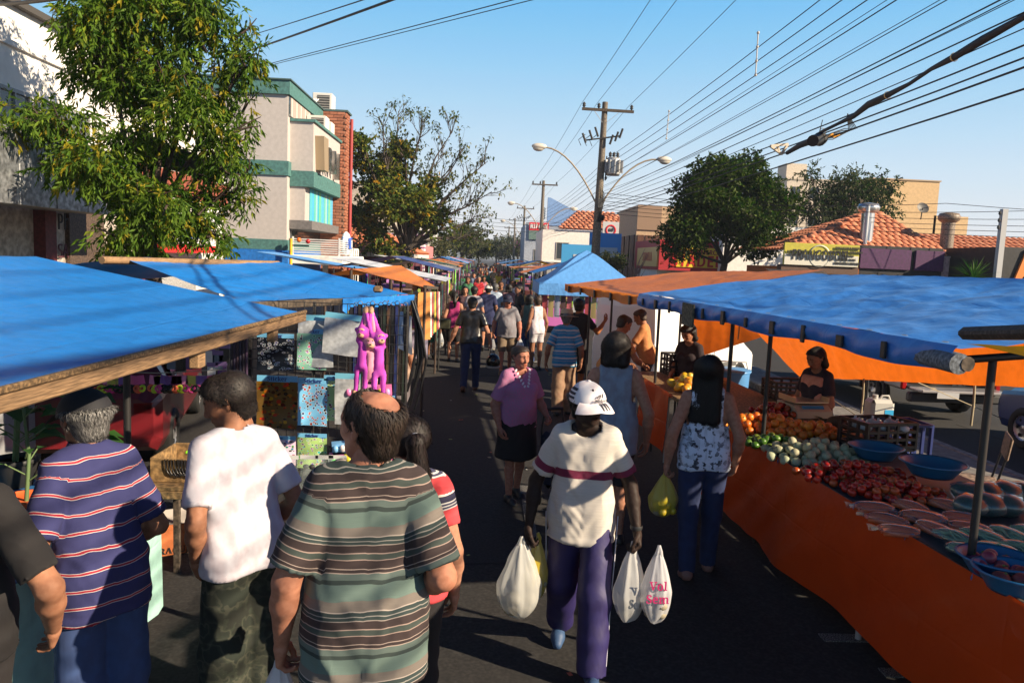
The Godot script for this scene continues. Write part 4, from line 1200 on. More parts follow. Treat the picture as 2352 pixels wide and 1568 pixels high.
	# tall beige block, white wall, apartment tower
	var b1 := thing("apartment_building", "tall plain beige apartment block behind the tile roofs", "building", Vector3(D(2085, 600, 75).x, 0, -80))
	var bm := grain("beige_block", 0.62, 0.42, 0.22, 0.88, 0.3, 0.93)
	var bh := D(2100, 415, 75).y
	obj(B.new().box(Vector3(-1.0, bh * 0.5, 0), Vector3(7.0, bh, 10)), "wall", bm, b1)
	obj(B.new().box(Vector3(4.0, bh * 0.36, 0.5), Vector3(3.5, bh * 0.72, 9)), "wall", bm, b1)
	obj(B.new().box(Vector3(-1.0, bh + 0.06, 0), Vector3(7.2, 0.12, 10.2)), "coping", mat(0.4, 0.28, 0.17, 0.8), b1)
	var dsh := thing("satellite_dish", "dark satellite dish fixed on the beige apartment block", "satellite dish", D(2120, 478, 70))
	obj(B.new().lathe([Vector2(0, -0.12), Vector2(0.3, -0.07), Vector2(0.55, 0.08)], Vector3.ZERO, 18, Basis(Vector3.RIGHT, 1.1)), "dish", mat(0.12, 0.11, 0.1, 0.6), dsh)
	obj(B.new().rod(Vector3.ZERO, Vector3(0.35, 0.1, 0.5), 0.025), "arm", dark, dsh)
	obj(B.new().rod(Vector3(0, 0, 0), Vector3(0.1, -1.0, -0.3), 0.05), "mount", dark, dsh)
	var b2 := block("cream apartment tower with a roof tank beyond the round tree", Vector3(D(1850, 600, 95).x, 0, -98), 7, D(1830, 415, 95).y, 8, grain("cream_far", 0.6, 0.52, 0.42, 0.9, 0.4, 0.9), 4, 3, mat(0.45, 0.38, 0.3, 0.8))
	obj(B.new().box(Vector3(-1.4, D(1830, 415, 95).y + 1.0, 0), Vector3(2.6, 2.6, 3)), "tank_house", grain("cream_far", 0.6, 0.52, 0.42, 0.9), b2)
	for k in 3: obj(B.new().rod(Vector3(-2.0 + k * 0.7, 12.0, 0), Vector3(-2.0 + k * 0.7, 15.5 - k * 0.5, 0), 0.04), "aerial", dark, b2)
	var ww := thing("warehouse", "white walled building between the round tree and the grill shop", "building", Vector3(D(1760, 600, 48).x + 1.0, 0, -53))
	obj(B.new().box(Vector3(0, 2.6, 0), Vector3(7, 5.2, 8)), "wall", white, ww)
	win(ww, Vector3(-1.2, 3.8, 4.0), Vector3.RIGHT, 0.9, 1.0, mat(0.05, 0.06, 0.07, 0.1), mat(0.4, 0.4, 0.4, 0.6))
	obj(B.new().box(Vector3(4.2, 5.0, -1), Vector3(9, 0.5, 9)), "roof", white, ww)
	# supermarket with red and yellow fascia
	var s := thing("supermarket", "supermarket with red and yellow lettered fascia behind the round tree", "shop", Vector3(D(1610, 600, 50).x, 0, -54))
	var x0 := D(1518, 600, 50).x - s.position.x; var x1 := D(1700, 600, 50).x - s.position.x
	var yl2 := mat(0.75, 0.5, 0.02, 0.5); var rd := mat(0.36, 0.012, 0.02, 0.6)
	obj(B.new().box(Vector3((x0 + x1) * 0.5, 1.5, -0.5), Vector3(x1 - x0, 3.0, 7)), "wall", white, s)
	obj(B.new().box(Vector3((x0 + x1) * 0.5, 3.1, 0), Vector3(x1 - x0 + 0.3, 2.0, 8.2)), "fascia", rd, s)
	obj(B.new().box(Vector3(x0 * 0.42 + x1 * 0.58, 3.0, 4.12), Vector3((x1 - x0) * 0.78, 1.3, 0.1)), "signboard", yl2, s)
	obj(B.new().box(Vector3(x0 - 0.2, 2.95, 0.6), Vector3(0.1, 1.3, 6.6)), "signboard", mat(0.62, 0.42, 0.12, 0.5), s)
	sign_text(s, "SUPERMERCADO", Vector3(x0 * 0.45 + x1 * 0.55, 3.35, 4.19), Vector3.RIGHT, 0.32, mat(0.3, 0.02, 0.02, 0.5), true, 0.9)
	sign_text(s, "STADELLA", Vector3(x0 * 0.45 + x1 * 0.55, 2.75, 4.19), Vector3.RIGHT, 0.75, mat(0.5, 0.01, 0.01, 0.5), true, 0.95)
	sign_text(s, "STADELLA", Vector3(x0 - 0.27, 2.95, 0.9), Vector3(0, 0, 1), 0.6, mat(0.5, 0.12, 0.05, 0.5), true, 0.8)
	# brown and beige corner building
	var c := thing("office_building", "beige building with brown shuttered bays left of the round tree", "building", Vector3(D(1510, 600, 60).x, 0, -64))
	var cy := D(1500, 472, 60).y; var cx0 := D(1458, 600, 60).x - c.position.x
	obj(B.new().box(Vector3(cx0 + 4, cy * 0.5, 0), Vector3(8, cy, 8)), "wall", grain("beige_corner", 0.52, 0.36, 0.22, 0.88, 0.4, 0.9), c)
	obj(B.new().box(Vector3(cx0 + 0.95, cy - 0.95, 4.05), Vector3(1.9, 1.9, 0.12)), "panel", mat(0.26, 0.17, 0.11, 0.8), c)  # shade of the left face, put into a darker copy of the wall colour
	for k in 3: obj(B.new().box(Vector3(cx0 + 0.35 + k * 0.62, 2.6, 4.05), Vector3(0.5, 4.2, 0.12)), "shutter", grain("wood_shutter", 0.14, 0.05, 0.025, 0.7, 1.0, 0.7), c)
	for k in 3: obj(B.new().box(Vector3(cx0 - 0.05, 2.6, 3.0 - k * 2.2), Vector3(0.12, 4.2, 1.4)), "shutter", grain("wood_shutter", 0.14, 0.05, 0.025), c)
	# buildings past the poles
	var q := thing("shop_building", "white shop with hipped tile roof and round red sign behind the tall pole", "shop", Vector3(11.5, 0, -80))
	obj(B.new().box(Vector3(0, 2.7, 0), Vector3(12, 5.4, 10)), "wall", white, q)
	tile_roof(q, Vector3(-4.5, 5.5, 5.2), Vector3(4.0, 5.5, 5.2), Vector3(1.5, 7.6, 0), Vector3(-2.0, 7.6, 0), clay, 0.5)
	var rs := sign_board(q, "sign", Vector3(1.6, 5.6, 5.3), Vector3.RIGHT, 3.6, 1.6, mat(0.5, 0.5, 0.5, 0.5))
	obj(B.new().lathe([Vector2(0.36, 0.0), Vector2(0.39, 0.04), Vector2(0.5, 0.04), Vector2(0.53, 0.0)], Vector3(0.6, 5.6, 5.44), 24, Basis(Vector3.RIGHT, PI / 2)), "ring", mat(0.55, 0.02, 0.03, 0.5), rs)
	sign_text(rs, "60", Vector3(0.6, 5.6, 5.45), Vector3.RIGHT, 0.34, mat(0.02, 0.02, 0.02, 0.5))
	for k in 3: win(q, Vector3(-4.0 + k * 4.0, 3.4, 5.0), Vector3.RIGHT, 1.2, 1.6, mat(0.05, 0.06, 0.07, 0.1), mat(0.35, 0.33, 0.3, 0.7))
	obj(B.new().box(Vector3(-1, 1.2, 5.05), Vector3(9, 2.2, 0.2)), "shutter", grain("shutter", 0.5, 0.5, 0.5, 0.5, 1.5, 0.7), q)
	var f := thing("shop_building", "grey and blue shop with red lettered sign beyond the second pole", "shop", Vector3(11.8, 0, -112))
	obj(B.new().box(Vector3(0, 3.6, 0), Vector3(13, 7.2, 12)), "wall", grain("blue_grey", 0.36, 0.4, 0.48, 0.85, 0.4, 0.88), f)
	obj(B.new().prism(PackedVector2Array([Vector2(-3.5, 7.2), Vector2(5.0, 7.2), Vector2(-3.2, 11.0), Vector2(-3.5, 11.0)]), Vector3(0, 0, 5.4), Vector3.RIGHT, Vector3.UP, Vector3(0, 0, 0.7)), "parapet", grain("blue_parapet", 0.2, 0.34, 0.62, 0.8, 0.4, 0.88), f)
	var fs := sign_board(f, "sign", Vector3(-4.6, 7.0, 6.1), Vector3.RIGHT, 2.7, 1.1, mat(0.6, 0.02, 0.03, 0.5))
	sign_text(fs, "RIFANI", Vector3(-4.6, 7.0, 6.26), Vector3.RIGHT, 0.6, mat(0.8, 0.8, 0.8, 0.5), true, 0.9)
	sign_board(f, "sign", Vector3(-4.6, 5.8, 6.1), Vector3.RIGHT, 2.7, 1.2, mat(0.13, 0.2, 0.18, 0.5))
	for k in 4: win(f, Vector3(-4.5 + k * 3.0, 3.0, 6.0), Vector3.RIGHT, 1.3, 1.7, mat(0.05, 0.06, 0.07, 0.1), mat(0.35, 0.33, 0.3, 0.7))
	block("cream commercial block right of the tall pole", Vector3(21, 0, -92), 9, 8.6, 10, grain("cream_far", 0.6, 0.52, 0.42), 2, 3, mat(0.45, 0.38, 0.3, 0.8))
	block("pale low shop row far down the right pavement", Vector3(15, 0, -150), 12, 6, 24, grain("grey_far", 0.4, 0.4, 0.4), 2, 3, mat(0.3, 0.3, 0.3, 0.8))
	block("white distant building at the right end of the street", Vector3(17, 0, -190), 14, 8, 20, white, 2, 3, mat(0.4, 0.4, 0.4, 0.8))
	for k in 3:
		var bl := thing("billboard", ["blue and white billboard past the blue pointed tent", "tall blue billboard with pale panel beside the brown building", "short pink and blue poster board behind the bare bush"][k], "billboard", D([1328, 1388, 1375][k], 600, [58, 62, 66][k]) * Vector3(1, 0, 1))
		obj(B.new().box(Vector3(0, [2.6, 3.6, 1.6][k], 0), Vector3(2.6, [2.2, 2.4, 1.6][k], 0.15)), "board", mat([0.05, 0.03, 0.5][k], [0.3, 0.26, 0.2][k], [0.6, 0.65, 0.35][k], 0.5), bl)
		obj(B.new().box(Vector3(0.3, [2.4, 3.1, 1.6][k], 0.09), Vector3(1.4, 1.1, 0.03)), "poster", mat(0.5, 0.52, 0.55, 0.5), bl)
		for e in [-1.0, 1.0]: obj(B.new().box(Vector3(e, [0.75, 1.2, 0.4][k], -0.1), Vector3(0.1, [1.5, 2.4, 0.8][k], 0.1)), "post", dark, bl)

# ---------------------------------------------------------------- poles and cables
func insulator(b: B, p: Vector3, s := 1.0) -> void:
	b.lathe([Vector2(0.03, 0.0), Vector2(0.05, 0.05), Vector2(0.09, 0.08), Vector2(0.05, 0.12), Vector2(0.085, 0.16), Vector2(0.04, 0.22), Vector2(0.0, 0.26)], p, 8, Basis.from_scale(Vector3.ONE * s))
func build_poles() -> void:
	var wood := grain("pole_concrete", 0.24, 0.2, 0.155, 0.9, 1.0, 0.6)
	var dark := mat(0.02, 0.018, 0.018, 0.7)
	var steel := mat(0.42, 0.42, 0.42, 0.45, 0.4)
	var xs := 6.0
	var zs := [42.0, 84.0, 124.0, 163.0, 205.0]
	for k in zs.size():
		var t := thing("utility_pole", ["tall concrete utility pole with transformer and twin street lamps", "second utility pole down the median with crossarm and lamps", "third utility pole down the median", "fourth utility pole far down the median", "farthest utility pole at the end of the street"][k], "utility pole", Vector3(xs, 0, -zs[k]))
		t.rotation.z = [-0.012, 0.0, 0.0, 0.005, 0.0][k]
		obj(B.new().tube(PackedVector3Array([Vector3.ZERO, Vector3(0, 5, 0), Vector3(0, 11.0, 0)]), [0.27, 0.22, 0.15], 12), "pole", wood, t)
		var arm := obj(B.new().box(Vector3(0.15, 10.55, 0.18), Vector3(2.8, 0.14, 0.12)), "crossarm", grain("old_timber", 0.12, 0.09, 0.065, 0.9, 2.0, 0.5), t)
		for e in [-1.0, 1.0]: obj(B.new().bar(Vector3(0.1 + e * 0.7, 10.5, 0.2), Vector3(e * 0.1, 9.9, 0.15), 0.04, 0.02), "brace", steel, t)
		for x in [-1.15, -0.35, 1.42]:
			var ib := B.new(); insulator(ib, Vector3(x, 10.62, 0.18), 1.2)
			obj(ib, "insulator", dark, arm)
		for j in 5:
			var ib := B.new(); insulator(ib, Vector3(0.3, 6.9 + j * 0.24, 0.1), 0.7)
			obj(ib, "insulator", dark, t)
		obj(B.new().box(Vector3(0.26, 7.5, 0.1), Vector3(0.06, 1.3, 0.06)), "rack", dark, t)
		# lamps
		for e in [-1.0, 1.0]:
			if k == 3: continue
			var pts := PackedVector3Array()
			for i in 9:
				var s := i / 8.0
				pts.append(Vector3(e * (0.12 + 3.0 * s), 5.55 + 2.75 * (1.0 - pow(1.0 - s, 2.0)) - e * 0.15 * s, 0.0))
			var la := obj(B.new().tube(pts, 0.045, 7), "lamp_arm", mat(0.3, 0.24, 0.17, 0.6), t)
			var tip := pts[8]
			obj(B.new().ball(tip + Vector3(e * 0.3, 0.02, 0), Vector3(0.42, 0.17, 0.2), 12, 8), "lamp_head", mat(0.55, 0.5, 0.43, 0.5), la)
			obj(B.new().ball(tip + Vector3(e * 0.34, -0.09, 0), Vector3(0.3, 0.16, 0.16), 12, 8), "lamp_glass", mat(0.45, 0.42, 0.36, 0.15), la)
		if k == 0 or k == 2:
			var tr := obj(B.new().lathe([Vector2(0, 0), Vector2(0.36, 0.0), Vector2(0.38, 0.1), Vector2(0.38, 0.85), Vector2(0.3, 0.95), Vector2(0, 0.97)], Vector3(0.66, 7.15, 0.05), 18), "transformer", steel, t)
			for i in 12:
				var a := TAU * i / 12
				obj(B.new().box(Vector3(0.66 + 0.45 * cos(a), 7.62, 0.05 + 0.45 * sin(a)), Vector3(0.18, 0.66, 0.03), Basis(Vector3.UP, -a)), "fin", steel, tr)
			for i in 3:
				var ib := B.new(); insulator(ib, Vector3(0.45 + i * 0.2, 8.1, 0.1), 1.2)
				obj(ib, "bushing", dark, tr)
			for i in 6:
				var a := -0.55 if i < 3 else 0.35
				var bx: float = [-0.95, -0.6, -0.3, 0.35, 0.62, 0.85][i]
				obj(B.new().rod(Vector3(bx, 8.75 + (i % 3) * 0.18, 0.3), Vector3(bx + sin(a) * 0.4, 9.25 + (i % 3) * 0.18, 0.35), 0.06, 8), "fuse_cutout", dark, t)
			obj(B.new().bar(Vector3(-1.0, 8.9, 0.2), Vector3(0.95, 9.25, 0.2), 0.09, 0.07), "bracket", dark, t)
			for i in 3: obj(B.new().tube(PackedVector3Array([Vector3(-1.2 + i * 0.3, 8.6, 0.3), Vector3(-1.35 + i * 0.3, 8.9, 0.3), Vector3(-1.0 + i * 0.3, 9.2, 0.3)]), 0.02, 5), "fuse_holder", dark, t)
		obj(B.new().ball(Vector3(0.18, 4.85, 0.1), Vector3(0.22, 0.18, 0.2), 8, 6, Basis.IDENTITY, 0.2), "cable_knot", dark, t)
		obj(B.new().cbox(Vector3(0.05, 5.6, 0.2), Vector3(0.34, 0.5, 0.2), 0.03), "junction_box", mat(0.05, 0.05, 0.05, 0.6), t)
		for i in 6:
			obj(B.new().tube(PackedVector3Array([Vector3(0.1 + i * 0.03, 6.4 - i * 0.1, 0.22), Vector3(0.32 - i * 0.08, 5.9 - i * 0.08, 0.3), Vector3(0.1, 5.2 - i * 0.1, 0.24), Vector3(-0.1 + i * 0.05, 4.6, 0.22)]), 0.018, 5), "drop_cable", dark, t)
	var line := func(x: float, y: float, far := 5) -> PackedVector3Array:
		var a := PackedVector3Array([Vector3(x, y, 10.0)])
		for k in mini(far, 5): a.append(Vector3(x, y, -zs[k] + 0.2))
		return a
	for q in [[4.85, 10.85], [5.65, 10.85], [7.42, 10.85]]:
		wire(line.call(q[0], q[1]), 0.011, "power_line", "thin overhead power line strung along the crossarm tops", "high power lines", dark, 0.25)
	for j in 4: wire(line.call(6.32, 7.0 + j * 0.32), 0.011, "power_line", "thin overhead power line in the vertical rack of four", "rack power lines", dark, 0.3)
	for q in [[6.25, 6.55, 0.008, 0.35], [6.35, 6.3, 0.008, 0.5], [6.15, 6.4, 0.006, 0.2], [6.3, 6.1, 0.011, 0.25], [6.3, 5.85, 0.011, 0.3], [6.2, 5.7, 0.008, 0.4], [6.4, 5.5, 0.013, 0.3], [6.3, 5.35, 0.013, 0.35], [6.2, 5.15, 0.015, 0.3], [6.35, 4.95, 0.015, 0.3], [6.1, 6.75, 0.006, 0.1], [6.45, 6.0, 0.006, 0.15]]:
		wire(line.call(q[0], q[1], 4), q[2], "telephone_cable", "black telephone cable strung low along the pole line", "telephone cables", dark, q[3])
	# lashed bundle close overhead with its splice and spacer
	var lash := B.new()
	var lp := PackedVector3Array(); var lr := []
	for i in 40:
		var s := i / 39.0
		lp.append(Vector3(6.2 + 0.02 * sin(i * 1.7), 5.0 + 0.092 * (-1.8 + 22.0 * s) + 0.02 * sin(i * 2.3), -16.0 + 22.0 * s)); lr.append(0.042 + 0.015 * sin(i * 1.3))
	tag(obj(lash.tube(lp, lr, 7), "cable_bundle", dark), "thick black lashed cable bundle overhead at the right", "cable")
	for k in 9:
		var s := (k + 1.0) / 11.0
		tag(obj(B.new().lathe([Vector2(0.054, -0.015), Vector2(0.062, 0), Vector2(0.054, 0.015)], lp[int(s * 39.0)], 10, Basis(Vector3.RIGHT, PI / 2)), "cable_tie", mat(0.6, 0.4, 0.15, 0.5)), "pale tie ring round the thick overhead cable bundle", "cable tie", "ties on the cable bundle")
	var sp := D(1880, 320, 13.6)
	var sl := thing("splice_enclosure", "fat black cable splice cylinder hanging from the overhead cables", "cable splice", sp)
	obj(B.new().rod(Vector3(-0.2, -0.07, 0.25), Vector3(0.18, 0.06, -0.25), 0.1, 14), "cylinder", grain("splice_black", 0.012, 0.011, 0.011, 0.6, 3.0, 0.5), sl)
	obj(B.new().lathe([Vector2(0.1, -0.03), Vector2(0.125, 0), Vector2(0.1, 0.03)], Vector3(0.06, 0.02, -0.08), 14, Basis(Vector3(0.38, 0.13, -0.5).normalized().cross(Vector3.UP).normalized(), -1.35)), "collar", dark, sl)
	for k in 6:
		var a := Vector3(0.16, 0.04 + k * 0.01, -0.22)
		obj(B.new().tube(PackedVector3Array([a, a + Vector3(0.22 + k * 0.04, 0.02 + k * 0.03, -0.05), a + Vector3(0.5 + 0.03 * k, 0.18, -0.05), a + Vector3(0.42, 0.42, 0.02)]), 0.009, 5), "loop", dark, sl)
	for k in 4: obj(B.new().cbox(Vector3(0.28 + k * 0.06, 0.11 + 0.03 * (k % 2), -0.26), Vector3(0.07, 0.04, 0.05), 0.008, Basis(Vector3(0, 0, 1), 0.4)), "orange_tag", mat(0.75, 0.33, 0.02, 0.5), sl)
	obj(B.new().rod(Vector3(0, 0.05, 0), Vector3(0.05, 0.34, 0), 0.008, 5), "hanger", dark, sl)
	var br := D(1790, 340, 15.6)
	var bt := thing("cable_bracket", "pale triangular cable bracket clamped on the overhead cables", "bracket", br)
	for q in [[Vector3(-0.25, 0, 0.2), Vector3(0.25, 0.12, -0.2)], [Vector3(-0.25, 0, 0.2), Vector3(0.1, -0.1, -0.1)], [Vector3(0.1, -0.1, -0.1), Vector3(0.25, 0.12, -0.2)], [Vector3(-0.05, 0.05, 0.03), Vector3(0.0, -0.06, 0.0)]]:
		obj(B.new().bar(q[0], q[1], 0.035, 0.05), "strut", mat(0.35, 0.3, 0.24, 0.7), bt)
	for q in [[1742, 75, 172, 17.9], [1537, 255, 318, 26.0]]:
		var a := D(q[0], q[1], q[3]); var b := D(q[0] - 6, q[2], q[3])
		var st := thing("line_spacer", ["pale vertical spacer rod high on the four rack power lines", "small pale spacer rod farther along the rack power lines"][0 if q[0] == 1742 else 1], "line spacer", b)
		obj(B.new().rod(Vector3.ZERO, a - b, 0.014, 6), "rod", mat(0.5, 0.45, 0.4, 0.6), st)
		for k in 4: obj(B.new().ball((a - b) * (k / 3.0), Vector3.ONE * 0.035, 8, 6), "clip", mat(0.5, 0.45, 0.4, 0.6), st)
	# cables crossing the street
	for q in [[[560, 160, 30.0], [1200, -12, 16.0], 0.012], [[560, 163, 30.0], [1190, 2, 16.0], 0.01], [[600, 105, 20.0], [905, -10, 12.0], 0.022], [[600, 72, 24.0], [830, -6, 14.0], 0.012], [[-20, 8, 14.0], [90, -8, 10.0], 0.03]]:
		var a := D(q[0][0], q[0][1], q[0][2]); var b := D(q[1][0], q[1][1], q[1][2])
		var e := (b - a)
		wire(PackedVector3Array([a - e * 0.3, b + e * 1.2]), q[2], "overhead_cable", "overhead cable crossing high above the leafy tree", "cables crossing the street", dark, 0.05)
	for j in 4: wire(PackedVector3Array([Vector3(-9, 6.4 + j * 0.5, -86.0 - j), Vector3(6, 5.4 + 0.4 * j, -84.0), Vector3(24, 6.2 + j * 0.3, -84.0)]), 0.02, "crossing_cable", "dark cable slung across the street at the second pole", "cables at the second pole", dark, 0.3)
	for j in 6: wire(PackedVector3Array([Vector3(6.1, 6.2 - j * 0.22, -42), Vector3(20 + j * 3.0, 5.6 - j * 0.25, -33.0 + j), Vector3(40, 5.4 - j * 0.2, -26)]), 0.013, "service_cable", "service cable running from the tall pole to the right shops", "service cables to the right shops", dark, 0.35)
	# small pole at the right
	var rp := D(2308, 480, 30.0)
	var rt := thing("service_pole", "slim pale service pole beside the black shop at the right", "utility pole", Vector3(rp.x, 0, rp.z))
	obj(B.new().box(Vector3(0, rp.y * 0.5, 0), Vector3(0.22, rp.y, 0.2)), "pole", mat(0.42, 0.42, 0.42, 0.8), rt)
	for k in 3:
		var ib := B.new(); insulator(ib, Vector3(-0.2, rp.y - 0.25 - k * 0.28, 0.05), 0.7)
		obj(ib, "insulator", dark, rt)

func build_trees() -> void:
	# leafy tree with long drooping leaves on the left pavement
	var lob := []
	for q in [[350, 60, 13.4, 1.2, 1.0], [250, 110, 13.2, 0.75, 0.7], [480, 60, 13.6, 0.85, 0.8], [330, 240, 13.4, 1.35, 1.0], [120, 320, 12.9, 0.85, 0.6], [500, 300, 13.3, 0.6, 0.8], [260, 390, 13.0, 1.2, 0.75], [480, 430, 13.2, 0.75, 0.7], [390, 480, 12.9, 0.8, 0.6], [330, 520, 13.2, 1.0, 0.5], [480, 545, 13.2, 0.5, 0.35], [340, -80, 13.8, 1.1, 0.9], [560, 150, 13.5, 0.45, 0.6], [60, 270, 13.0, 0.45, 0.3], [560, 400, 13.4, 0.35, 0.5]]:
		lob.append([D(q[0], q[1], q[2]), Vector3(q[3], q[4], q[3] * 0.9)])
	var g := [Color(0.081, 0.144, 0.014), Color(0.068, 0.125, 0.014), Color(0.115, 0.175, 0.017), Color(0.047, 0.094, 0.014), Color(0.088, 0.144, 0.017), Color(0.061, 0.112, 0.014), Color(0.149, 0.188, 0.017), Color(0.081, 0.138, 0.014), Color(0.068, 0.125, 0.014), Color(0.230, 0.188, 0.014)]
	var base := D(335, 600, 13.4); base.y = 0.12
	tree("leafy tree with long drooping yellow green leaves behind the blue canopies", base, 0.14, base + Vector3(0.05, 2.4, 0), lob, 5000, 9, 0.14, 0.019, g, 31, "", 0.9, 0.5, 9)
	# half bare flowering tree
	lob = []
	for q in [[830, 330, 46.0, 1.3, 0.9], [850, 400, 47.0, 1.9, 1.3], [930, 470, 46.5, 2.2, 1.3], [840, 500, 47.0, 1.6, 1.4], [900, 400, 48.0, 1.9, 1.2], [990, 440, 47.0, 1.4, 1.0], [870, 570, 46.0, 1.1, 0.8], [1000, 510, 47.0, 1.3, 0.8], [930, 345, 47.5, 1.2, 0.8], [935, 590, 47.0, 0.7, 0.6]]:
		lob.append([D(q[0], q[1], q[2]), Vector3(q[3], q[4], q[3])])
	g = [Color(0.060, 0.094, 0.018), Color(0.075, 0.106, 0.020), Color(0.053, 0.081, 0.016), Color(0.120, 0.125, 0.022), Color(0.150, 0.150, 0.022), Color(0.075, 0.100, 0.020), Color(0.180, 0.163, 0.022), Color(0.075, 0.100, 0.020), Color(0.135, 0.138, 0.020), Color(0.090, 0.112, 0.020), Color(0.210, 0.163, 0.020), Color(0.360, 0.188, 0.012)]
	base = D(930, 600, 47.0); base.y = 0.12
	var t := tree("half bare street tree with dark leaves and orange tinted tips beside the brick tower", base, 0.3, D(930, 575, 47.0), lob, 2300, 8, 0.24, 0.075, g, 32, "", 0.4, 0.6, 7)
	# its bare limbs reaching over the street
	var r := RandomNumberGenerator.new(); r.seed = 77
	var lm := B.new(); var fl := B.new()
	var f := D(940, 570, 47.0) - base
	for q in [[1130, 440], [1120, 370], [1040, 300], [915, 255], [970, 290], [1060, 350], [1110, 500], [880, 280], [1020, 400], [1090, 540]]:
		var e := D(q[0], q[1], 46.0 + r.randf() * 3.0) - base
		var m := f.lerp(e, 0.5) + Vector3(-0.4, 0.2, 0)
		lm.tube(PackedVector3Array([f, f.lerp(m, 0.5) + rv(r) * 0.15, m, m.lerp(e, 0.5) + rv(r) * 0.2, e]), [0.16, 0.13, 0.09, 0.05, 0.02], 6, false)
		for k in 16:
			var a := m.lerp(e, r.randf_range(0.0, 1.0))
			var d2 := ((e - m).normalized() + rv(r) * 0.9 + Vector3(0, 0.35, 0)).normalized()
			var b := a + d2 * r.randf_range(0.5, 1.3)
			limb(lm, a, b, 0.035, 0.01, r, 4)
			for j in 3:
				var c2 := b + (d2 + rv(r) * 0.8).normalized() * r.randf_range(0.25, 0.6)
				limb(lm, a.lerp(b, r.randf_range(0.4, 1.0)), c2, 0.016, 0.006, r, 3)
				for i in (5 if r.randf() < 0.85 else 0):
					fl.col = [Color(0.09, 0.1, 0.02), Color(0.15, 0.13, 0.02), Color(0.06, 0.08, 0.02), Color(0.1, 0.11, 0.02)][r.randi() % 4]
					var dd := rv(r); dd.y -= 0.6
					leaf(fl, c2 + rv(r) * 0.18, dd.normalized(), dd.cross(Vector3.UP).normalized(), 0.24, 0.06)
	obj(lm, "branches", grain("bare_bark", 0.11, 0.085, 0.07, 0.9, 2.0, 0.5), t)
	obj(fl, "sparse_leaves", foliage_mat("foliage"), t)
	# dense round tree
	lob = []
	for q in [[1660, 430, 40.0, 2.5, 1.5], [1580, 500, 39.0, 1.9, 1.5], [1760, 480, 40.5, 1.7, 1.5], [1670, 540, 38.5, 2.2, 1.1], [1560, 555, 39.0, 1.2, 0.8], [1690, 400, 41.0, 1.5, 1.0], [1770, 555, 40.0, 1.1, 0.9], [1620, 460, 38.2, 1.5, 1.2], [1720, 510, 38.4, 1.5, 1.2]]:
		lob.append([D(q[0], q[1], q[2]), Vector3(q[3], q[4], q[3])])
	g = [Color(0.035, 0.06, 0.008), Color(0.045, 0.07, 0.01), Color(0.055, 0.08, 0.012), Color(0.03, 0.045, 0.008)]
	base = D(1655, 640, 39.5); base.y = 0.12
	tree("dense round dark green tree in front of the supermarket", base, 0.2, D(1665, 605, 39.5), lob, 7500, 6, 0.17, 0.055, g, 33, "", 0.1, 0.42, 12)
	lob = []
	for q in [[1950, 430, 50.0, 1.7, 1.1], [1880, 470, 50.0, 1.5, 1.2], [2020, 430, 50.5, 1.3, 1.0], [1960, 500, 50.0, 1.9, 1.0], [1880, 560, 49.0, 1.6, 0.9], [2040, 480, 50.0, 0.9, 0.8], [1860, 400, 50.5, 0.8, 0.6]]:
		lob.append([D(q[0], q[1], q[2]), Vector3(q[3], q[4], q[3])])
	g = [Color(0.05, 0.062, 0.025), Color(0.065, 0.075, 0.03), Color(0.04, 0.052, 0.022)]
	base = D(1930, 640, 50.0); base.y = 0.0
	tree("loose olive green tree rising behind the hipped tile roof", base, 0.18, D(1940, 560, 50.0), lob, 1500, 8, 0.26, 0.05, g, 34, "", 0.5, 0.45)
	# far street trees
	var far := [[1060, 555, 120, 7.0, 4.0, 0], [1020, 560, 105, 4.0, 2.6, 1], [1100, 572, 150, 5.0, 2.5, 0], [1190, 560, 170, 6.0, 4.0, 0], [1140, 575, 190, 6.0, 3.0, 1], [1212, 572, 140, 2.6, 2.2, 2], [1268, 582, 95, 2.3, 1.9, 0], [985, 570, 90, 2.6, 2.0, 1], [1405, 600, 60, 1.2, 1.1, 0], [1160, 568, 230, 9.0, 4.0, 0], [1080, 545, 140, 5.0, 3.6, 1]]
	var labels := ["broad dark street tree far down the left pavement", "pale olive tree standing before the white ribbed shop", "far dark tree at the left bend of the street", "dark tree behind the third utility pole", "dusty tree at the far end of the market", "purple flowering bush tree beside the far poles", "small clipped dark tree past the blue pointed tent", "thin dusty tree by the purple striped box sign", "small palm like shrub beside the blue tent", "farthest grove tree closing the street", "tall dusty tree over the far left shops"]
	for k in far.size():
		var q: Array = far[k]
		var c := D(q[0], q[1], q[2])
		var cs: Array = [[Color(0.045, 0.055, 0.018), Color(0.06, 0.065, 0.022)], [Color(0.085, 0.08, 0.03), Color(0.07, 0.07, 0.03)], [Color(0.22, 0.04, 0.2), Color(0.05, 0.06, 0.02), Color(0.18, 0.03, 0.16)]][q[5]]
		var lb := []
		var rr := RandomNumberGenerator.new(); rr.seed = 400 + k
		for j in 6: lb.append([c + rv(rr) * Vector3(q[3] * 0.5, q[4] * 0.35, q[3] * 0.5), Vector3(q[3] * 0.45, q[4] * 0.42, q[3] * 0.45)])
		tree(labels[k], Vector3(c.x, 0, c.z), 0.06 * q[4], c - Vector3(0, q[4] * 0.6, 0), lb, 380, 5, 0.05 * q[3] + 0.12, 0.018 * q[3] + 0.04, cs, 50 + k, "", 0.3, 0.4)
	# leafless bush by the billboards
	var bb := D(1460, 625, 52.0)
	var bt := thing("bare_bush", "bare pinkish bush standing beside the brown shuttered building", "bush", Vector3(bb.x, 0, bb.z))
	var bw := B.new()
	for k in 26:
		var a := Vector3(0, r.randf_range(0.2, 1.6), 0)
		var e := a + Vector3(r.randf_range(-1, 1), r.randf_range(1.0, 2.4), r.randf_range(-1, 1))
		limb(bw, a, e, 0.05, 0.012, r, 4)
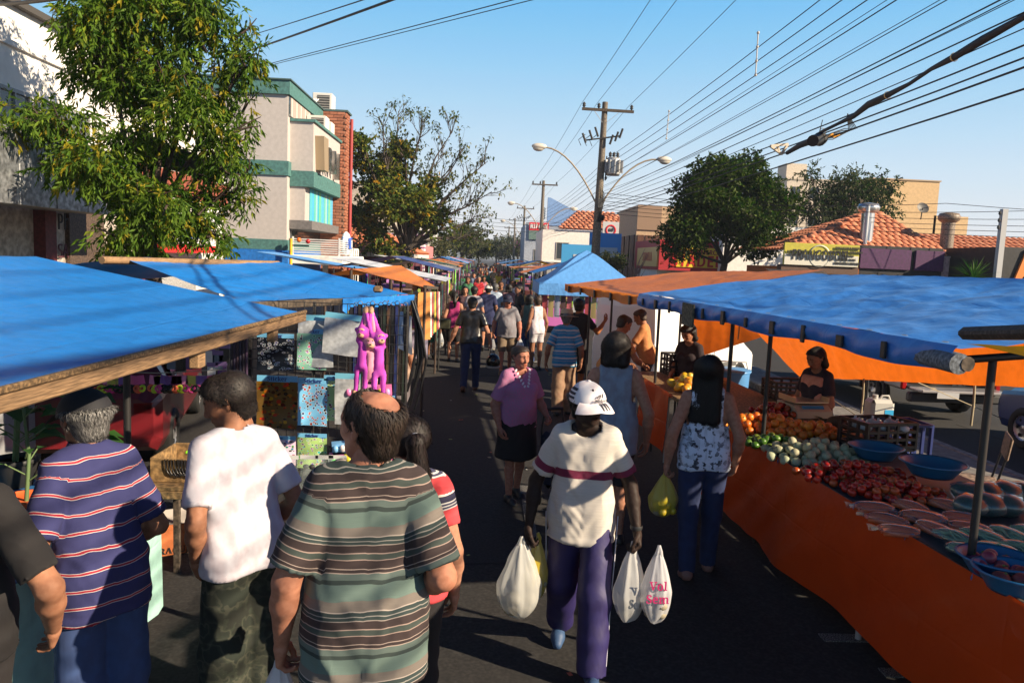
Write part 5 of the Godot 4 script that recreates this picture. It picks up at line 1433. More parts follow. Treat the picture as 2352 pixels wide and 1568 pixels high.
	bw.rod(Vector3(0, -0.05, 0), Vector3(0, 1.7, 0), 0.09, 6)
	obj(bw, "branches", mat(0.3, 0.18, 0.15, 0.9), bt)

# ---------------------------------------------------------------- stalls
func post(parent: Node, a: Vector3, b: Vector3, r := 0.018, m: Material = null, called := "post") -> void:
	obj(B.new().rod(a, b, r, 8), called, m if m else mat(0.015, 0.014, 0.014, 0.5), parent)

func far_stall(at: Vector3, w: float, dep: float, key: Array, label: String, kind: int, sd: int) -> void:   # a small gabled stall, at = middle of its base, goods hung in front
	var t := thing("market_stall", label, "stall", at)
	var r := RandomNumberGenerator.new(); r.seed = sd
	var m := canopy_mat("tarp_%s" % key[0], key[1], key[2], key[3], 0.55, 0.5)
	var e := r.randf_range(1.88, 2.05); var rh := r.randf_range(2.2, 2.42)
	var h := w * 0.5; var d := dep * 0.5
	if kind == 0:
		obj(sheet(Vector3(-h, e, d), Vector3(-h, e + r.randf_range(-0.06, 0.06), -d), Vector3(0, rh, -d), Vector3(0, rh, d), 10, 8, 0.05, 0.025, sd), "tarp", m, t)
		obj(sheet(Vector3(h, e, d), Vector3(h, e + r.randf_range(-0.06, 0.06), -d), Vector3(0, rh, -d), Vector3(0, rh, d), 10, 8, 0.05, 0.025, sd + 5.0), "tarp", m, t)
		post(t, Vector3(0, rh - 0.01, d), Vector3(0, rh - 0.01, -d), 0.02, grain("old_timber", 0.12, 0.09, 0.065), "ridge_bar")
	else:
		var s := 1.0 if at.x > 0 else -1.0
		obj(sheet(Vector3(-s * h, e, d), Vector3(-s * h, e, -d), Vector3(s * h, rh, -d), Vector3(s * h, rh, d), 12, 12, 0.06, 0.03, sd), "tarp", m, t)
	for x in [-h + 0.1, h - 0.1]:
		for z in [-d + 0.1, d - 0.1]: post(t, Vector3(x, 0, z), Vector3(x, e - 0.03, z), 0.02)
	obj(B.new().box(Vector3(0, 0.82, 0), Vector3(w * 0.7, 0.05, dep * 0.85)), "table_top", grain("table_wood", 0.2, 0.13, 0.08, 0.8, 1.0, 0.6), t)
	obj(sheet(Vector3(-w * 0.36, 0.84, d * 0.86), Vector3(w * 0.36, 0.84, d * 0.86), Vector3(w * 0.36, 0.25, d * 0.9), Vector3(-w * 0.36, 0.25, d * 0.9), 10, 4, 0.0, 0.04, sd + 2.0), "table_cloth", mat(r.randf_range(0.05, 0.5), r.randf_range(0.05, 0.3), r.randf_range(0.05, 0.4), 0.8), t)
	var side := -1.0 if at.x > 0 else 1.0
	for k in 7:
		var c := Color.from_hsv(r.randf(), r.randf_range(0.2, 0.9), r.randf_range(0.15, 0.8)).srgb_to_linear()
		var z := d * 0.8 - k * dep * 0.8 / 6.0
		var l := r.randf_range(0.5, 0.85)
		obj(sheet(Vector3(side * h * 0.9, e - 0.08, z - 0.13), Vector3(side * h * 0.9, e - 0.08, z + 0.13), Vector3(side * h * 0.9, e - l, z + 0.17), Vector3(side * h * 0.9, e - l, z - 0.17), 4, 5, 0.0, 0.05, k + sd), "hanging_garment", mat(c.r, c.g, c.b, 0.85), t)
		if k < 5: obj(B.new().cbox(Vector3(-h * 0.5 + k * w * 0.24, 0.95, d * 0.5), Vector3(0.35, 0.2, 0.5), 0.02), "goods_box", mat(c.b, c.r, c.g, 0.8), t)

func build_left_stalls() -> void:
	var blue := canopy_mat("tarp_blue_left", 0.015, 0.2, 0.62, 0.42, 0.45)
	var timber := grain("timber", 0.4, 0.24, 0.12, 0.8, 3.0, 0.62, 5, 0.03, false); timber.uv1_scale = Vector3(9, 9, 0.5)
	var dark := mat(0.012, 0.011, 0.011, 0.5)
	# near canopy
	var t := thing("market_canopy", "blue tarpaulin canopy with a raw wooden edge board over the plant table", "canopy", Vector3(-3, 0, -3.2))
	var o := t.position
	var A := Vector3(-1.44, 1.96, -0.9) - o; var Bq := Vector3(-1.3, 1.96, -5.46) - o
	var A2 := Vector3(-3.1, 2.27, -0.9) - o; var B2 := Vector3(-3.1, 2.28, -5.4) - o
	var A3 := Vector3(-5.2, 2.05, -0.9) - o; var B3 := Vector3(-5.2, 2.08, -5.4) - o
	obj(sheet(A, Bq, B2, A2, 40, 20, 0.03, 0.012, 1.0), "tarp", blue, t)
	obj(sheet(A2, B2, B3, A3, 24, 12, 0.05, 0.012, 2.0), "tarp", blue, t)
	var down := Vector3(0, -0.034, 0)
	obj(B.new().bar(A + down + Vector3(0.01, 0, 0), Bq + down + Vector3(0.01, 0, -0.06), 0.035, 0.062, Vector3.UP, 0.006), "edge_board", timber, t)
	obj(B.new().bar(A + Vector3(0.03, 0.006, 0), Bq + Vector3(0.03, 0.006, -0.03), 0.02, 0.022, Vector3.UP, 0.004), "batten", grain("timber2", 0.36, 0.22, 0.1, 0.8, 3.0, 0.45, 5, 0.03, false), t)
	for s in [0.16, 0.62, 0.88]: obj(B.new().cbox(A.lerp(Bq, s) + Vector3(-0.03, -0.1, 0), Vector3(0.05, 0.1, 0.09), 0.006), "cleat", timber, t)
	for q in [Vector3(-1.38, 0, -1.0), Vector3(-4.6, 0, -5.2)]: post(t, q - o, Vector3(q.x, 1.9, q.z) - o, 0.02)
	var pp := D(293, 1090, 4.1)
	post(t, Vector3(pp.x, 0, pp.z) - o, Vector3(pp.x, 2.02, pp.z) - o, 0.02)
	post(t, Vector3(-1.38, 1.9, -5.3) - o, Vector3(-5.1, 1.95, -5.3) - o, 0.018, dark, "cross_bar")
	# second canopy over the toys
	var t2 := thing("market_canopy", "creased blue tarpaulin canopy over the toy and belt racks", "canopy", Vector3(-2.6, 0, -7.2))
	o = t2.position
	var E1 := Vector3(-1.78, 2.0, -5.75) - o; var E2 := Vector3(-0.78, 2.0, -7.9) - o
	var R1 := Vector3(-2.95, 2.28, -6.3) - o; var R2 := Vector3(-2.3, 2.26, -8.6) - o
	obj(sheet(E1, E2, R2, R1, 36, 24, 0.05, 0.03, 3.0), "tarp", blue, t2)
	obj(sheet(R1, R2, Vector3(-4.2, 1.98, -9.4) - o, Vector3(-4.6, 1.98, -6.9) - o, 20, 14, 0.05, 0.03, 4.0), "tarp", blue, t2)
	obj(B.new().bar(E1 + down, E2 + down * 1.4 + Vector3(0.06, 0, -0.1), 0.035, 0.06, Vector3.UP, 0.006), "edge_board", grain("old_timber", 0.12, 0.09, 0.065), t2)
	obj(B.new().grid(30, 3, func(s: float, q: float) -> Vector3: return E1.lerp(E2, 0.5 + s * 0.53) + Vector3(0.03 + 0.02 * sin(s * 60.0) * q, -0.01 - q * (0.11 + 0.03 * sin(s * 37.0)), 0.02 + 0.02 * sin(s * 50.0) * q)), "valance", blue, t2)
	obj(B.new().rod(Vector3(-2.3, 2.24, -8.6) - o, Vector3(-2.95, 2.26, -6.0) - o, 0.03, 8), "ridge_bar", timber, t2)
	obj(B.new().cbox(D(868, 664, 7.3) - o, Vector3(0.08, 0.06, 0.12), 0.015), "bar_end", timber, t2)
	for q in [Vector3(-0.95, 0, -7.75), Vector3(-1.85, 0, -6.1), Vector3(-3.9, 0, -9.0), Vector3(-4.2, 0, -7.1)]: post(t2, q - o, Vector3(q.x, 1.97, q.z) - o, 0.018)
	# orange canopy
	var t3 := thing("market_canopy", "orange tarpaulin canopy past the toy stall on the left", "canopy", Vector3(-2.2, 0, -13.5))
	o = t3.position
	var org := canopy_mat("tarp_orange_left", 0.72, 0.22, 0.02, 0.5, 0.75)
	var P := D(806, 618, 11.5) - o; var P2 := P + Vector3(0.25, 0.02, -4.5)
	var Ea := D(976, 659, 11.3) - o; var Eb := D(1004, 661, 15.5) - o
	var La := D(747, 633, 11.5) - o; var Lb := La + Vector3(0.2, 0, -4.5)
	obj(sheet(P, P2, Eb, Ea, 18, 14, 0.04, 0.02, 6.0), "tarp", org, t3)
	obj(sheet(La, Lb, P2, P, 14, 10, 0.04, 0.02, 7.0), "tarp", org, t3)
	for q in [P, Ea, Eb, La, Lb, P2, D(898, 640, 11.4) - o]: post(t3, Vector3(q.x, 0, q.z), q - Vector3(0, 0.01, 0), 0.022, mat(0.05, 0.03, 0.02, 0.7))
	obj(B.new().bar(Ea, Eb, 0.05, 0.05), "edge_board", grain("old_timber", 0.12, 0.09, 0.065), t3)
	for k in 8:
		var c: Array = [[0.5, 0.2, 0.05], [0.6, 0.55, 0.5], [0.3, 0.05, 0.05], [0.08, 0.25, 0.1], [0.6, 0.4, 0.05], [0.02, 0.02, 0.03], [0.6, 0.1, 0.1], [0.65, 0.6, 0.55]][k]
		var p := Ea.lerp(Eb, (k + 0.4) / 8.0)
		obj(sheet(p + Vector3(-0.1, -0.08, 0.1), p + Vector3(0.06, -0.08, -0.12), p + Vector3(0.08, -0.8, -0.12), p + Vector3(-0.1, -0.8, 0.12), 4, 6, 0.0, 0.04, k), "hanging_garment", mat(c[0], c[1], c[2], 0.85), t3)
	# the row beyond on both sides
	var cols := {"sky": ["sky", 0.12, 0.35, 0.75], "royal": ["royal", 0.02, 0.18, 0.55], "orange": ["orange", 0.72, 0.22, 0.03], "rust": ["rust", 0.6, 0.2, 0.07], "white": ["white", 0.6, 0.63, 0.68], "navy": ["navy", 0.06, 0.09, 0.26], "yellow": ["yellow", 0.62, 0.38, 0.02], "grey": ["grey", 0.32, 0.31, 0.3], "green": ["green", 0.07, 0.14, 0.1]}
	var left := [["white", -2.0, 17.2, 2.4, 3.0, 1], ["navy", -2.5, 22, 3.2, 3.4, 0], ["sky", -5.2, 24, 3.2, 2.0, 1], ["grey", -2.4, 27, 3.0, 3.6, 0], ["green", -2.7, 32, 3.2, 4.0, 0], ["orange", -2.7, 37, 3.2, 4.2, 0], ["white", -4.3, 42, 3.0, 4.0, 1], ["rust", -2.7, 43, 3.0, 4.0, 0], ["royal", -2.8, 49, 3.2, 4.0, 0], ["sky", -2.8, 56, 3.2, 5.0, 0], ["orange", -2.9, 64, 3.2, 5.0, 0], ["royal", -2.9, 74, 3.2, 6.0, 0], ["rust", -3.0, 86, 3.4, 6.0, 0], ["sky", -3.0, 100, 3.4, 6.0, 0]]
	var right := [["royal", 3.0, 26.5, 2.8, 3.0, 0], ["orange", 2.9, 30.5, 3.0, 3.2, 0], ["rust", 2.8, 34.5, 3.4, 3.4, 1], ["yellow", 2.7, 38.5, 2.8, 3.0, 0], ["sky", 3.0, 42.5, 3.6, 3.6, 0], ["orange", 4.6, 46, 2.6, 3.0, 0], ["royal", 3.0, 47, 3.4, 3.6, 0], ["orange", 3.0, 52, 3.6, 4.0, 0], ["grey", 2.9, 58, 3.4, 4.4, 1], ["sky", 3.0, 65, 3.6, 5.0, 0], ["orange", 3.0, 73, 3.8, 5.0, 0], ["green", 3.2, 84, 3.4, 5.0, 0], ["royal", 3.0, 96, 3.4, 6.0, 0]]
	var words := {"sky": "pale blue", "royal": "royal blue", "orange": "bright orange", "rust": "rust orange", "white": "white striped", "navy": "dark navy", "yellow": "yellow", "grey": "grey", "green": "dull green"}
	for s in 2:
		var seen := {}
		for k in (left if s == 0 else right).size():
			var q: Array = (left if s == 0 else right)[k]
			seen[q[0]] = seen.get(q[0], 0) + 1
			var nth: String = ["nearest", "second", "third", "fourth", "fifth"][seen[q[0]] - 1]
			far_stall(Vector3(q[1], 0, -q[2]), q[3], q[4], cols[q[0]], "small stall with %s tarp, %s of that colour along the %s pavement row" % [words[q[0]], nth, ["left", "median"][s]], q[5], 60 + k + s * 40)

func toy_sheet(kind: int) -> ImageTexture:
	var r := RandomNumberGenerator.new(); r.seed = 900 + kind
	var im := Image.create(144, 192, false, Image.FORMAT_RGB8)
	var bg: Color = [Color(0.1, 0.12, 0.16), Color(0.5, 0.7, 0.62), Color(0.4, 0.3, 0.14), Color(0.5, 0.78, 0.95), Color(0.72, 0.88, 0.62), Color(0.92, 0.8, 0.9), Color(0.68, 0.82, 0.5)][kind]
	im.fill(bg)
	for k in 120:
		var c := Color.from_hsv(r.randf(), r.randf_range(0.5, 0.95), r.randf_range(0.45, 0.95))
		if kind == 0: c = Color.from_hsv(r.randf_range(0.5, 0.7), 0.5, r.randf_range(0.1, 0.55))
		if kind == 2: c = Color.from_hsv(r.randf_range(0.0, 0.14), 0.9, r.randf_range(0.2, 0.8))
		if kind == 3: c = Color.from_hsv([0.0, 0.02, 0.6, 0.95][r.randi() % 4], 0.85, r.randf_range(0.4, 0.85))
		if r.randf() < 0.2: c = Color(0.05, 0.05, 0.05)
		var cx := r.randi_range(4, 139); var cy := r.randi_range(6, 187)
		var a := r.randf_range(2.5, 8.5); var b := a * r.randf_range(0.5, 1.1)
		for y in range(maxi(0, cy - 9), mini(192, cy + 9)):
			for x in range(maxi(0, cx - 9), mini(144, cx + 9)):
				var d := Vector2((x - cx) / a, (y - cy) / b).length()
				if d < 1.0: im.set_pixel(x, y, c if d < 0.72 or kind == 2 else Color(0.9, 0.9, 0.9))
	return ImageTexture.create_from_image(im)

func build_toys() -> void:
	var dark := mat(0.012, 0.011, 0.011, 0.5)
	var wirem := mat(0.06, 0.06, 0.06, 0.4, 0.5)
	var dz := 6.0
	# grid rack
	var g := thing("grid_rack", "black wire grid rack that carries the sticker sheets", "rack", Vector3(-1.5, 0, -dz))
	var o := g.position
	var x0 := D(560, 900, dz).x - o.x; var x1 := D(930, 900, dz).x - o.x
	for k in 20: obj(B.new().rod(Vector3(lerpf(x0, x1, k / 19.0), 0.62, 0), Vector3(lerpf(x0, x1, k / 19.0), 2.0, 0), 0.003, 4), "grid_wire", wirem, g)
	for k in 19: obj(B.new().rod(Vector3(x0, 0.62 + k * 0.0765, 0.004), Vector3(x1, 0.62 + k * 0.0765, 0.004), 0.003, 4), "grid_wire", wirem, g)
	for x in [x0, -0.06 + D(735, 900, dz).x - o.x, x1]: post(g, Vector3(x, 0, -0.03), Vector3(x, 2.0, -0.03), 0.014)
	# sticker sheets: centre x, top y, bottom y, width in pixels
	var sh := [[632, 765, 852, 84, 0], [716, 755, 850, 66, 1], [636, 862, 985, 92, 2], [718, 868, 978, 66, 3], [782, 862, 968, 76, 4], [636, 1000, 1075, 84, 5], [716, 995, 1075, 66, 6]]
	var words := ["dark blue speckled sticker sheet, top row beside the hanging cords", "green fruit sticker sheet in the top row of the rack", "brown and red sticker sheet under the dark blue one", "sky blue sticker sheet with red stickers in the middle row", "green sticker sheet with bright round stickers in the middle row", "pale pink sticker sheet in the bottom row", "yellow green sticker sheet in the bottom row"]
	var k2 := 0
	for q in sh:
		var a := D(q[0] - q[3] * 0.5, q[1], dz - 0.03); var b := D(q[0] + q[3] * 0.5, q[2], dz - 0.03)
		var t := thing("sticker_sheet", words[k2], "sticker sheet", Vector3((a.x + b.x) * 0.5, b.y, -dz + 0.03))
		var w := b.x - a.x; var h := a.y - b.y
		var m := StandardMaterial3D.new(); m.albedo_texture = toy_sheet(q[4]); m.roughness = 0.25
		var pb := B.new()
		pb.grid(4, 5, func(s: float, v: float) -> Vector3: return Vector3((s - 0.5) * w, (1 - v) * h * 0.9, 0.012 * sin(s * 5.0 + q[4]) + 0.008 * cos(v * 6.0)))
		for i in pb.n.size(): if pb.n[i].z < 0.0: pb.n[i] = -pb.n[i]
		obj(pb, "sheet", m, t)
		var hd := obj(B.new().box(Vector3(0, h * 0.95, 0.002), Vector3(w, h * 0.12, 0.006)), "header", mat(0.16, 0.45, 0.7, 0.3), t)
		text("Sticker", h * 0.085, 0.002, mat(0.02, 0.04, 0.2, 0.4), "lettering", hd, Transform3D(Basis.IDENTITY, Vector3(0, h * 0.95, 0.008)), "Droid Serif", true, 0.9)
		k2 += 1
	for q in [[[690, 735], [760, 845], "plain clouded plastic sleeve hanging beside the fruit stickers", -0.02, 0.02], [[745, 730], [818, 815], "tilted clear plastic sleeve with a blue header", 0.03, -0.09], [[775, 868], [822, 975], "white backed sleeve sheet at the right end of the middle row", 0.02, 0.0]]:
		var a := D(q[0][0], q[0][1], dz - 0.05); var b := D(q[1][0], q[1][1], dz - 0.05)
		var t := thing("plastic_sleeve", q[2], "plastic sleeve", Vector3((a.x + b.x) * 0.5, b.y, -dz + 0.05 + q[3]))
		t.rotation.z = q[4]
		var w := b.x - a.x + 0.03; var h := a.y - b.y
		var pb := B.new().grid(5, 5, func(s: float, v: float) -> Vector3: return Vector3((s - 0.5) * w, (1 - v) * h, 0.015 * sin(s * 4.0 + v * 5.0)))
		for i in pb.n.size(): if pb.n[i].z < 0.0: pb.n[i] = -pb.n[i]
		obj(pb, "sheet", grain("sleeve", 0.5, 0.53, 0.56, 0.25, 2.0, 0.8), t)
		obj(B.new().box(Vector3(0, h + 0.02, 0.0), Vector3(w, 0.045, 0.006)), "header", mat(0.16, 0.45, 0.6, 0.3), t)
	# blister packs of small toys on the lower right of the rack
	var r := RandomNumberGenerator.new(); r.seed = 4
	var pc := [Color(0.75, 0.2, 0.45), Color(0.1, 0.7, 0.1), Color(0.75, 0.65, 0.05), Color(0.2, 0.45, 0.75), Color(0.7, 0.3, 0.55), Color(0.75, 0.7, 0.72)]
	var n := 0
	for j in range(-4, 4):
		for i in 4:
			var p := D(775 + i * 36 + (6 if j % 2 else 0), 1000 + j * 26, dz - 0.06)
			if i == 0 and j < 1: continue
			var c: Color = pc[(i * 2 + j * 3) % 6]
			var t := thing("toy_pack", "small blister pack of bright plastic toys low on the grid rack", "toy pack", Vector3(p.x, p.y - 0.06, -dz + 0.05), 0.0, "toy packs on the rack")
			t.rotation.z = r.randf_range(-0.15, 0.15)
			obj(B.new().box(Vector3(0, 0.05, 0), Vector3(0.12, 0.11, 0.006)), "card", mat(c.r, c.g, c.b, 0.4), t)
			for e in 2:
				var d: Color = pc[(n + e * 2) % 6]
				obj(B.new().ball(Vector3(-0.03 + e * 0.055, 0.045, 0.018), Vector3(0.024, 0.03, 0.018), 8, 6), "toy", mat(d.r, d.g, d.b, 0.3), t)
			n += 1
	# headbands and bagged goods under the rack
	for k in 6:
		var p := D([590, 630, 665, 710, 745, 775][k], 1075, 5.5)
		var t := thing("bagged_headband", ["clear bag with a blue bow headband", "clear bag with a white tipped headband", "clear bag of black headbands", "clear bag with a plain headband beside the red one", "clear bag with a red bow headband", "clear bag with dark combs"][k] + " below the rack", "headband", Vector3(p.x, p.y - 0.16, p.z))
		var pm := StandardMaterial3D.new()
		pm.albedo_color = Color(0.8, 0.85, 0.85, 0.22); pm.transparency = BaseMaterial3D.TRANSPARENCY_ALPHA; pm.roughness = 0.12
		obj(B.new().grid(5, 5, func(s: float, v: float) -> Vector3: return Vector3((s - 0.5) * 0.13, (1 - v) * 0.24, 0.02 + 0.012 * sin(s * 7.0 + k) * sin(v * 5.0 + k))), "bag", pm, t)
		var pts := PackedVector3Array()
		for i in 13:
			var a := PI * (i / 12.0) * 1.3 - 0.45
			pts.append(Vector3(cos(a) * 0.05, 0.1 + sin(a) * 0.07, 0))
		var hc: Color = [Color(0.05, 0.3, 0.6), Color(0.6, 0.6, 0.6), Color(0.015, 0.015, 0.015), Color(0.05, 0.05, 0.05), Color(0.55, 0.01, 0.02), Color(0.02, 0.02, 0.02)][k]
		obj(B.new().tube(pts, 0.007, 6), "headband", mat(hc.r, hc.g, hc.b, 0.4), t)
		for e in [-1.0, 1.0]: obj(B.new().ball(Vector3(e * 0.022, 0.175, 0.01), Vector3(0.024, 0.018, 0.014), 8, 6), "bow", mat(hc.r, hc.g, hc.b, 0.5), t)
		obj(B.new().box(Vector3(0, 0.245, 0.01), Vector3(0.13, 0.03, 0.004)), "header", mat(0.6, 0.6, 0.6, 0.4), t)
	# belts
	for k in 14:
		var u := 808.0 + k * 9.5
		var a := D(u, 705 - (k % 3) * 3, 6.45); var l := r.randf_range(0.72, 0.98)
		var c: Color = [Color(0.01, 0.01, 0.012), Color(0.012, 0.02, 0.09), Color(0.015, 0.012, 0.01), Color(0.012, 0.02, 0.015), Color(0.07, 0.035, 0.02)][k % 5]
		var t := thing("belt", ["black", "navy", "worn black", "greenish black", "brown"][k % 5] + " leather belt hanging in the row behind the plush monkeys", "belt", a, 0.3, "belts hung in a row")
		obj(B.new().cbox(Vector3(0, -l * 0.5, 0), Vector3(0.034, l, 0.006), 0.002), "strap", mat(c.r, c.g, c.b, 0.35), t)
		obj(B.new().lathe([Vector2(0.016, -0.004), Vector2(0.022, 0), Vector2(0.016, 0.004)], Vector3(0, 0.01, 0), 10, Basis(Vector3.RIGHT, PI / 2)), "buckle", mat(0.4, 0.38, 0.3, 0.3, 0.8), t)
	for k in 7:
		var a := D(945 + (k % 3) * 3, 690, 6.3 - 0.01 * k); var b := D(936 + k * 2.5 - (k % 2) * 12, 900 + (k * 17) % 60, 6.25)
		var m := a.lerp(b, 0.55) + Vector3(0.05 + 0.01 * k, 0, 0)
		tag(obj(B.new().tube(PackedVector3Array([a, a.lerp(m, 0.5) + Vector3(0.02, 0, 0), m, m.lerp(b, 0.6) + Vector3(0.01, 0, 0), b]), [0.012, 0.014, 0.012, 0.01, 0.006], 6), "hanging_strap", mat(0.008, 0.008, 0.009, 0.35)), "long black strap hanging at the aisle corner of the toy stall", "strap", "long black straps at the corner")
	for k in 9:
		var a := D(918 + (k % 3) * 10, 715 + k * 5, 6.4)
		var c: Color = [Color(0.3, 0.38, 0.5), Color(0.02, 0.02, 0.025), Color(0.5, 0.52, 0.55)][k % 3]
		tag(obj(sheet(a, a + Vector3(0.03, 0, 0.02), a + Vector3(0.04, -0.22, 0.02), a + Vector3(-0.01, -0.2, 0), 3, 6, 0.0, 0.015, k), "suspender", mat(c.r, c.g, c.b, 0.6)), "short %s elastic suspender strap clipped under the valance" % ["grey blue", "black", "pale grey"][k % 3], "suspender", "suspenders under the valance")
	# plush toys
	for q in [[832, 845, Color(0.5, 0.06, 0.42), "violet long armed plush monkey hanging at the left of the trio", -0.25], [850, 868, Color(0.72, 0.28, 0.38), "pale pink long armed plush monkey hanging between two violet ones", 0.1], [869, 858, Color(0.5, 0.07, 0.46), "violet long armed plush monkey looking out with a beige face", 0.5]]:
		var top := D(846, 712, 5.6); var p := D(q[0], q[1], 5.6)
		var t := thing("plush_monkey", q[3], "plush toy", p, q[4])
		var b := B.new(); b.col = q[2]
		var tp := (top - p).rotated(Vector3.UP, -q[4])
		field([[Vector3(0, 0.17, 0), 0.034, Vector3(0, 0.02, 0), 0.042, 0.03, 1.0, false], [Vector3(0, 0.26, 0.01), 0.046, Vector3(0, 0.275, 0.0), 0.045, 0.02, 1.0, false],
			[Vector3(-0.038, 0.2, 0), 0.017, tp + Vector3(-0.02, 0, 0), 0.016, 0.02, 1.0, false], [Vector3(0.038, 0.2, 0), 0.017, tp + Vector3(0.02, 0, 0), 0.016, 0.02, 1.0, false],
			[Vector3(-0.035, 0.0, 0.01), 0.022, Vector3(-0.04, -0.17, 0.02), 0.018, 0.02, 1.0, false], [Vector3(0.035, 0.0, 0.01), 0.022, Vector3(0.03, -0.16, 0.02), 0.018, 0.02, 1.0, false],
			[Vector3(-0.05, 0.285, 0), 0.015, Vector3(-0.052, 0.28, 0), 0.015, 0.01, 1.0, false], [Vector3(0.05, 0.285, 0), 0.015, Vector3(0.052, 0.28, 0), 0.015, 0.01, 1.0, false]], 0.009, b)
		for i in b.v.size(): b.v[i] += b.n[i] * 0.004 * fn.get_noise_3d(b.v[i].x * 2500.0, b.v[i].y * 2500.0, b.v[i].z * 2500.0)
		obj(b, "body", vcol(0.95), t)
		var beige := mat(0.62, 0.36, 0.22, 0.9)
		obj(B.new().ball(Vector3(0, 0.248, 0.042), Vector3(0.028, 0.022, 0.02), 10, 8), "muzzle", beige, t)
		obj(B.new().ball(Vector3(0, 0.279, 0.034), Vector3(0.03, 0.02, 0.014), 10, 8), "face", beige, t)
		for e in [-1.0, 1.0]:
			obj(B.new().ball(Vector3(e * 0.013, 0.282, 0.047), Vector3.ONE * 0.005, 6, 5), "eye", dark, t)
			obj(B.new().ball(tp + Vector3(e * 0.02, 0.0, 0.005), Vector3(0.02, 0.03, 0.016), 8, 6), "paw", beige, t)
			obj(B.new().ball(Vector3(0.035 * e - 0.005, -0.182, 0.03), Vector3(0.02, 0.018, 0.028), 8, 6), "foot", beige, t)
		obj(B.new().ball(Vector3(0, 0.256, 0.061), Vector3(0.009, 0.006, 0.005), 6, 5), "nose", dark, t)
	# hair tie cards on a string
	var la := D(205, 852, 5.2); var lb := D(520, 848, 5.2)
	tag(obj(B.new().tube(PackedVector3Array([la, la.lerp(lb, 0.5) + Vector3(0, -0.02, 0), lb]), 0.003, 4), "display_string", mat(0.4, 0.38, 0.3, 0.8)), "thin string with hair tie cards under the blue canopy", "string")
	for k in 17:
		var u: float = [222, 240, 258, 276, 305, 318, 355, 366, 380, 392, 404, 418, 440, 462, 480, 496, 508][k]
		var p := D(u, 856, 5.19)
		var c: Color = [Color(0.62, 0.08, 0.3), Color(0.65, 0.2, 0.4), Color(0.5, 0.45, 0.08), Color(0.15, 0.06, 0.3), Color(0.6, 0.1, 0.25)][k % 5]
		var t := thing("hair_tie_card", ["pink", "rose", "yellow", "purple", "magenta"][k % 5] + " card of hair ties clipped on the display string", "hair ties", p, 0.0, "hair tie cards on the string")
		obj(B.new().box(Vector3(0, -0.05, 0), Vector3(0.075, 0.06, 0.004), Basis(Vector3.BACK, r.randf_range(-0.25, 0.25))), "card", mat(c.r, c.g, c.b, 0.4), t)
		for e in 3:
			var d: Color = [Color(0.01, 0.01, 0.01), Color(0.7, 0.12, 0.05), Color(0.5, 0.65, 0.03), Color(0.65, 0.05, 0.25), Color(0.01, 0.01, 0.01)][(k + e) % 5]
			obj(B.new().lathe([Vector2(0.012, -0.007), Vector2(0.02, -0.009), Vector2(0.028, 0), Vector2(0.02, 0.009), Vector2(0.012, 0.007), Vector2(0.012, -0.007)], Vector3(-0.025 + e * 0.025, -0.105 - 0.01 * (e % 2), 0.004 * e), 10, Basis(Vector3(1, 0.3, 0.2 * e).normalized(), 1.3)), "hair_tie", mat(d.r, d.g, d.b, 0.6), t)
	for k in 8:
		var p := D([395, 415, 430, 480, 500, 515, 508, 488][k], [815, 822, 815, 805, 815, 800, 840, 842][k], 5.3)
		var c: Color = [Color(0.1, 0.14, 0.2), Color(0.02, 0.02, 0.02), Color(0.14, 0.06, 0.2), Color(0.6, 0.6, 0.62)][k % 4]
		var t := thing("accessory_pack", ["slate", "black", "plum", "white"][k % 4] + " hair accessory pack hung beside the cord bundle", "accessory pack", p, 0.0, "accessory packs under the canopy")
		obj(B.new().box(Vector3(0, -0.05, 0), Vector3(0.07, 0.1, 0.012)), "pack", mat(c.r, c.g, c.b, 0.35), t)
		obj(B.new().box(Vector3(0, 0.015, 0), Vector3(0.075, 0.03, 0.014)), "header", mat(0.2, 0.12, 0.3, 0.4), t)
	for k in 6:
		var p := D(530 + k * 7, 765, 5.6)
		tag(obj(B.new().tube(PackedVector3Array([p, p + Vector3(0.01, -0.4, 0.02), p + Vector3(-0.005 * k, -0.75, 0)]), 0.011, 6), "display_lanyard", mat(0.02 + 0.012 * (k % 3), 0.02, 0.035 + 0.02 * (k % 2), 0.5)), "dark cord hanging in the bundle left of the sticker sheets", "cord", "cord bundle left of the stickers")
	# counter of the accessory stall with wooden tray, headbands and cardboard box under it
	var c0 := D(420, 1100, 4.9)
	var ct := thing("wooden_counter", "rough wooden counter under the headband tray", "counter", Vector3(c0.x, 0, c0.z))
	obj(B.new().cbox(Vector3(0, 0.9, -0.2), Vector3(0.62, 0.03, 0.9), 0.004), "top", grain("counter_wood", 0.3, 0.18, 0.08, 0.8, 2.0, 0.5), ct)
	obj(B.new().cbox(Vector3(0, 0.86, 0.24), Vector3(0.62, 0.05, 0.03), 0.004), "apron", grain("counter_wood", 0.3, 0.18, 0.08), ct)
	for x in [-0.28, 0.28]:
		for z in [-0.6, 0.2]: obj(B.new().box(Vector3(x, 0.44, z), Vector3(0.04, 0.885, 0.04)), "leg", grain("old_timber", 0.12, 0.09, 0.065), ct)
	var tr := thing("wooden_tray", "plywood tray with black headbands hung over its front", "tray", Vector3(c0.x + 0.06, 0.917, c0.z + 0.06))
	var ply := grain("plywood", 0.4, 0.24, 0.1, 0.75, 2.0, 0.6)
	obj(B.new().cbox(Vector3(0, 0.075, 0.1), Vector3(0.4, 0.15, 0.015), 0.003), "front", ply, tr)
	obj(B.new().cbox(Vector3(0, 0.075, -0.3), Vector3(0.4, 0.15, 0.015), 0.003), "back", ply, tr)
	for x in [-0.2, 0.2]: obj(B.new().cbox(Vector3(x, 0.075, -0.1), Vector3(0.015, 0.15, 0.38), 0.003), "side", ply, tr)
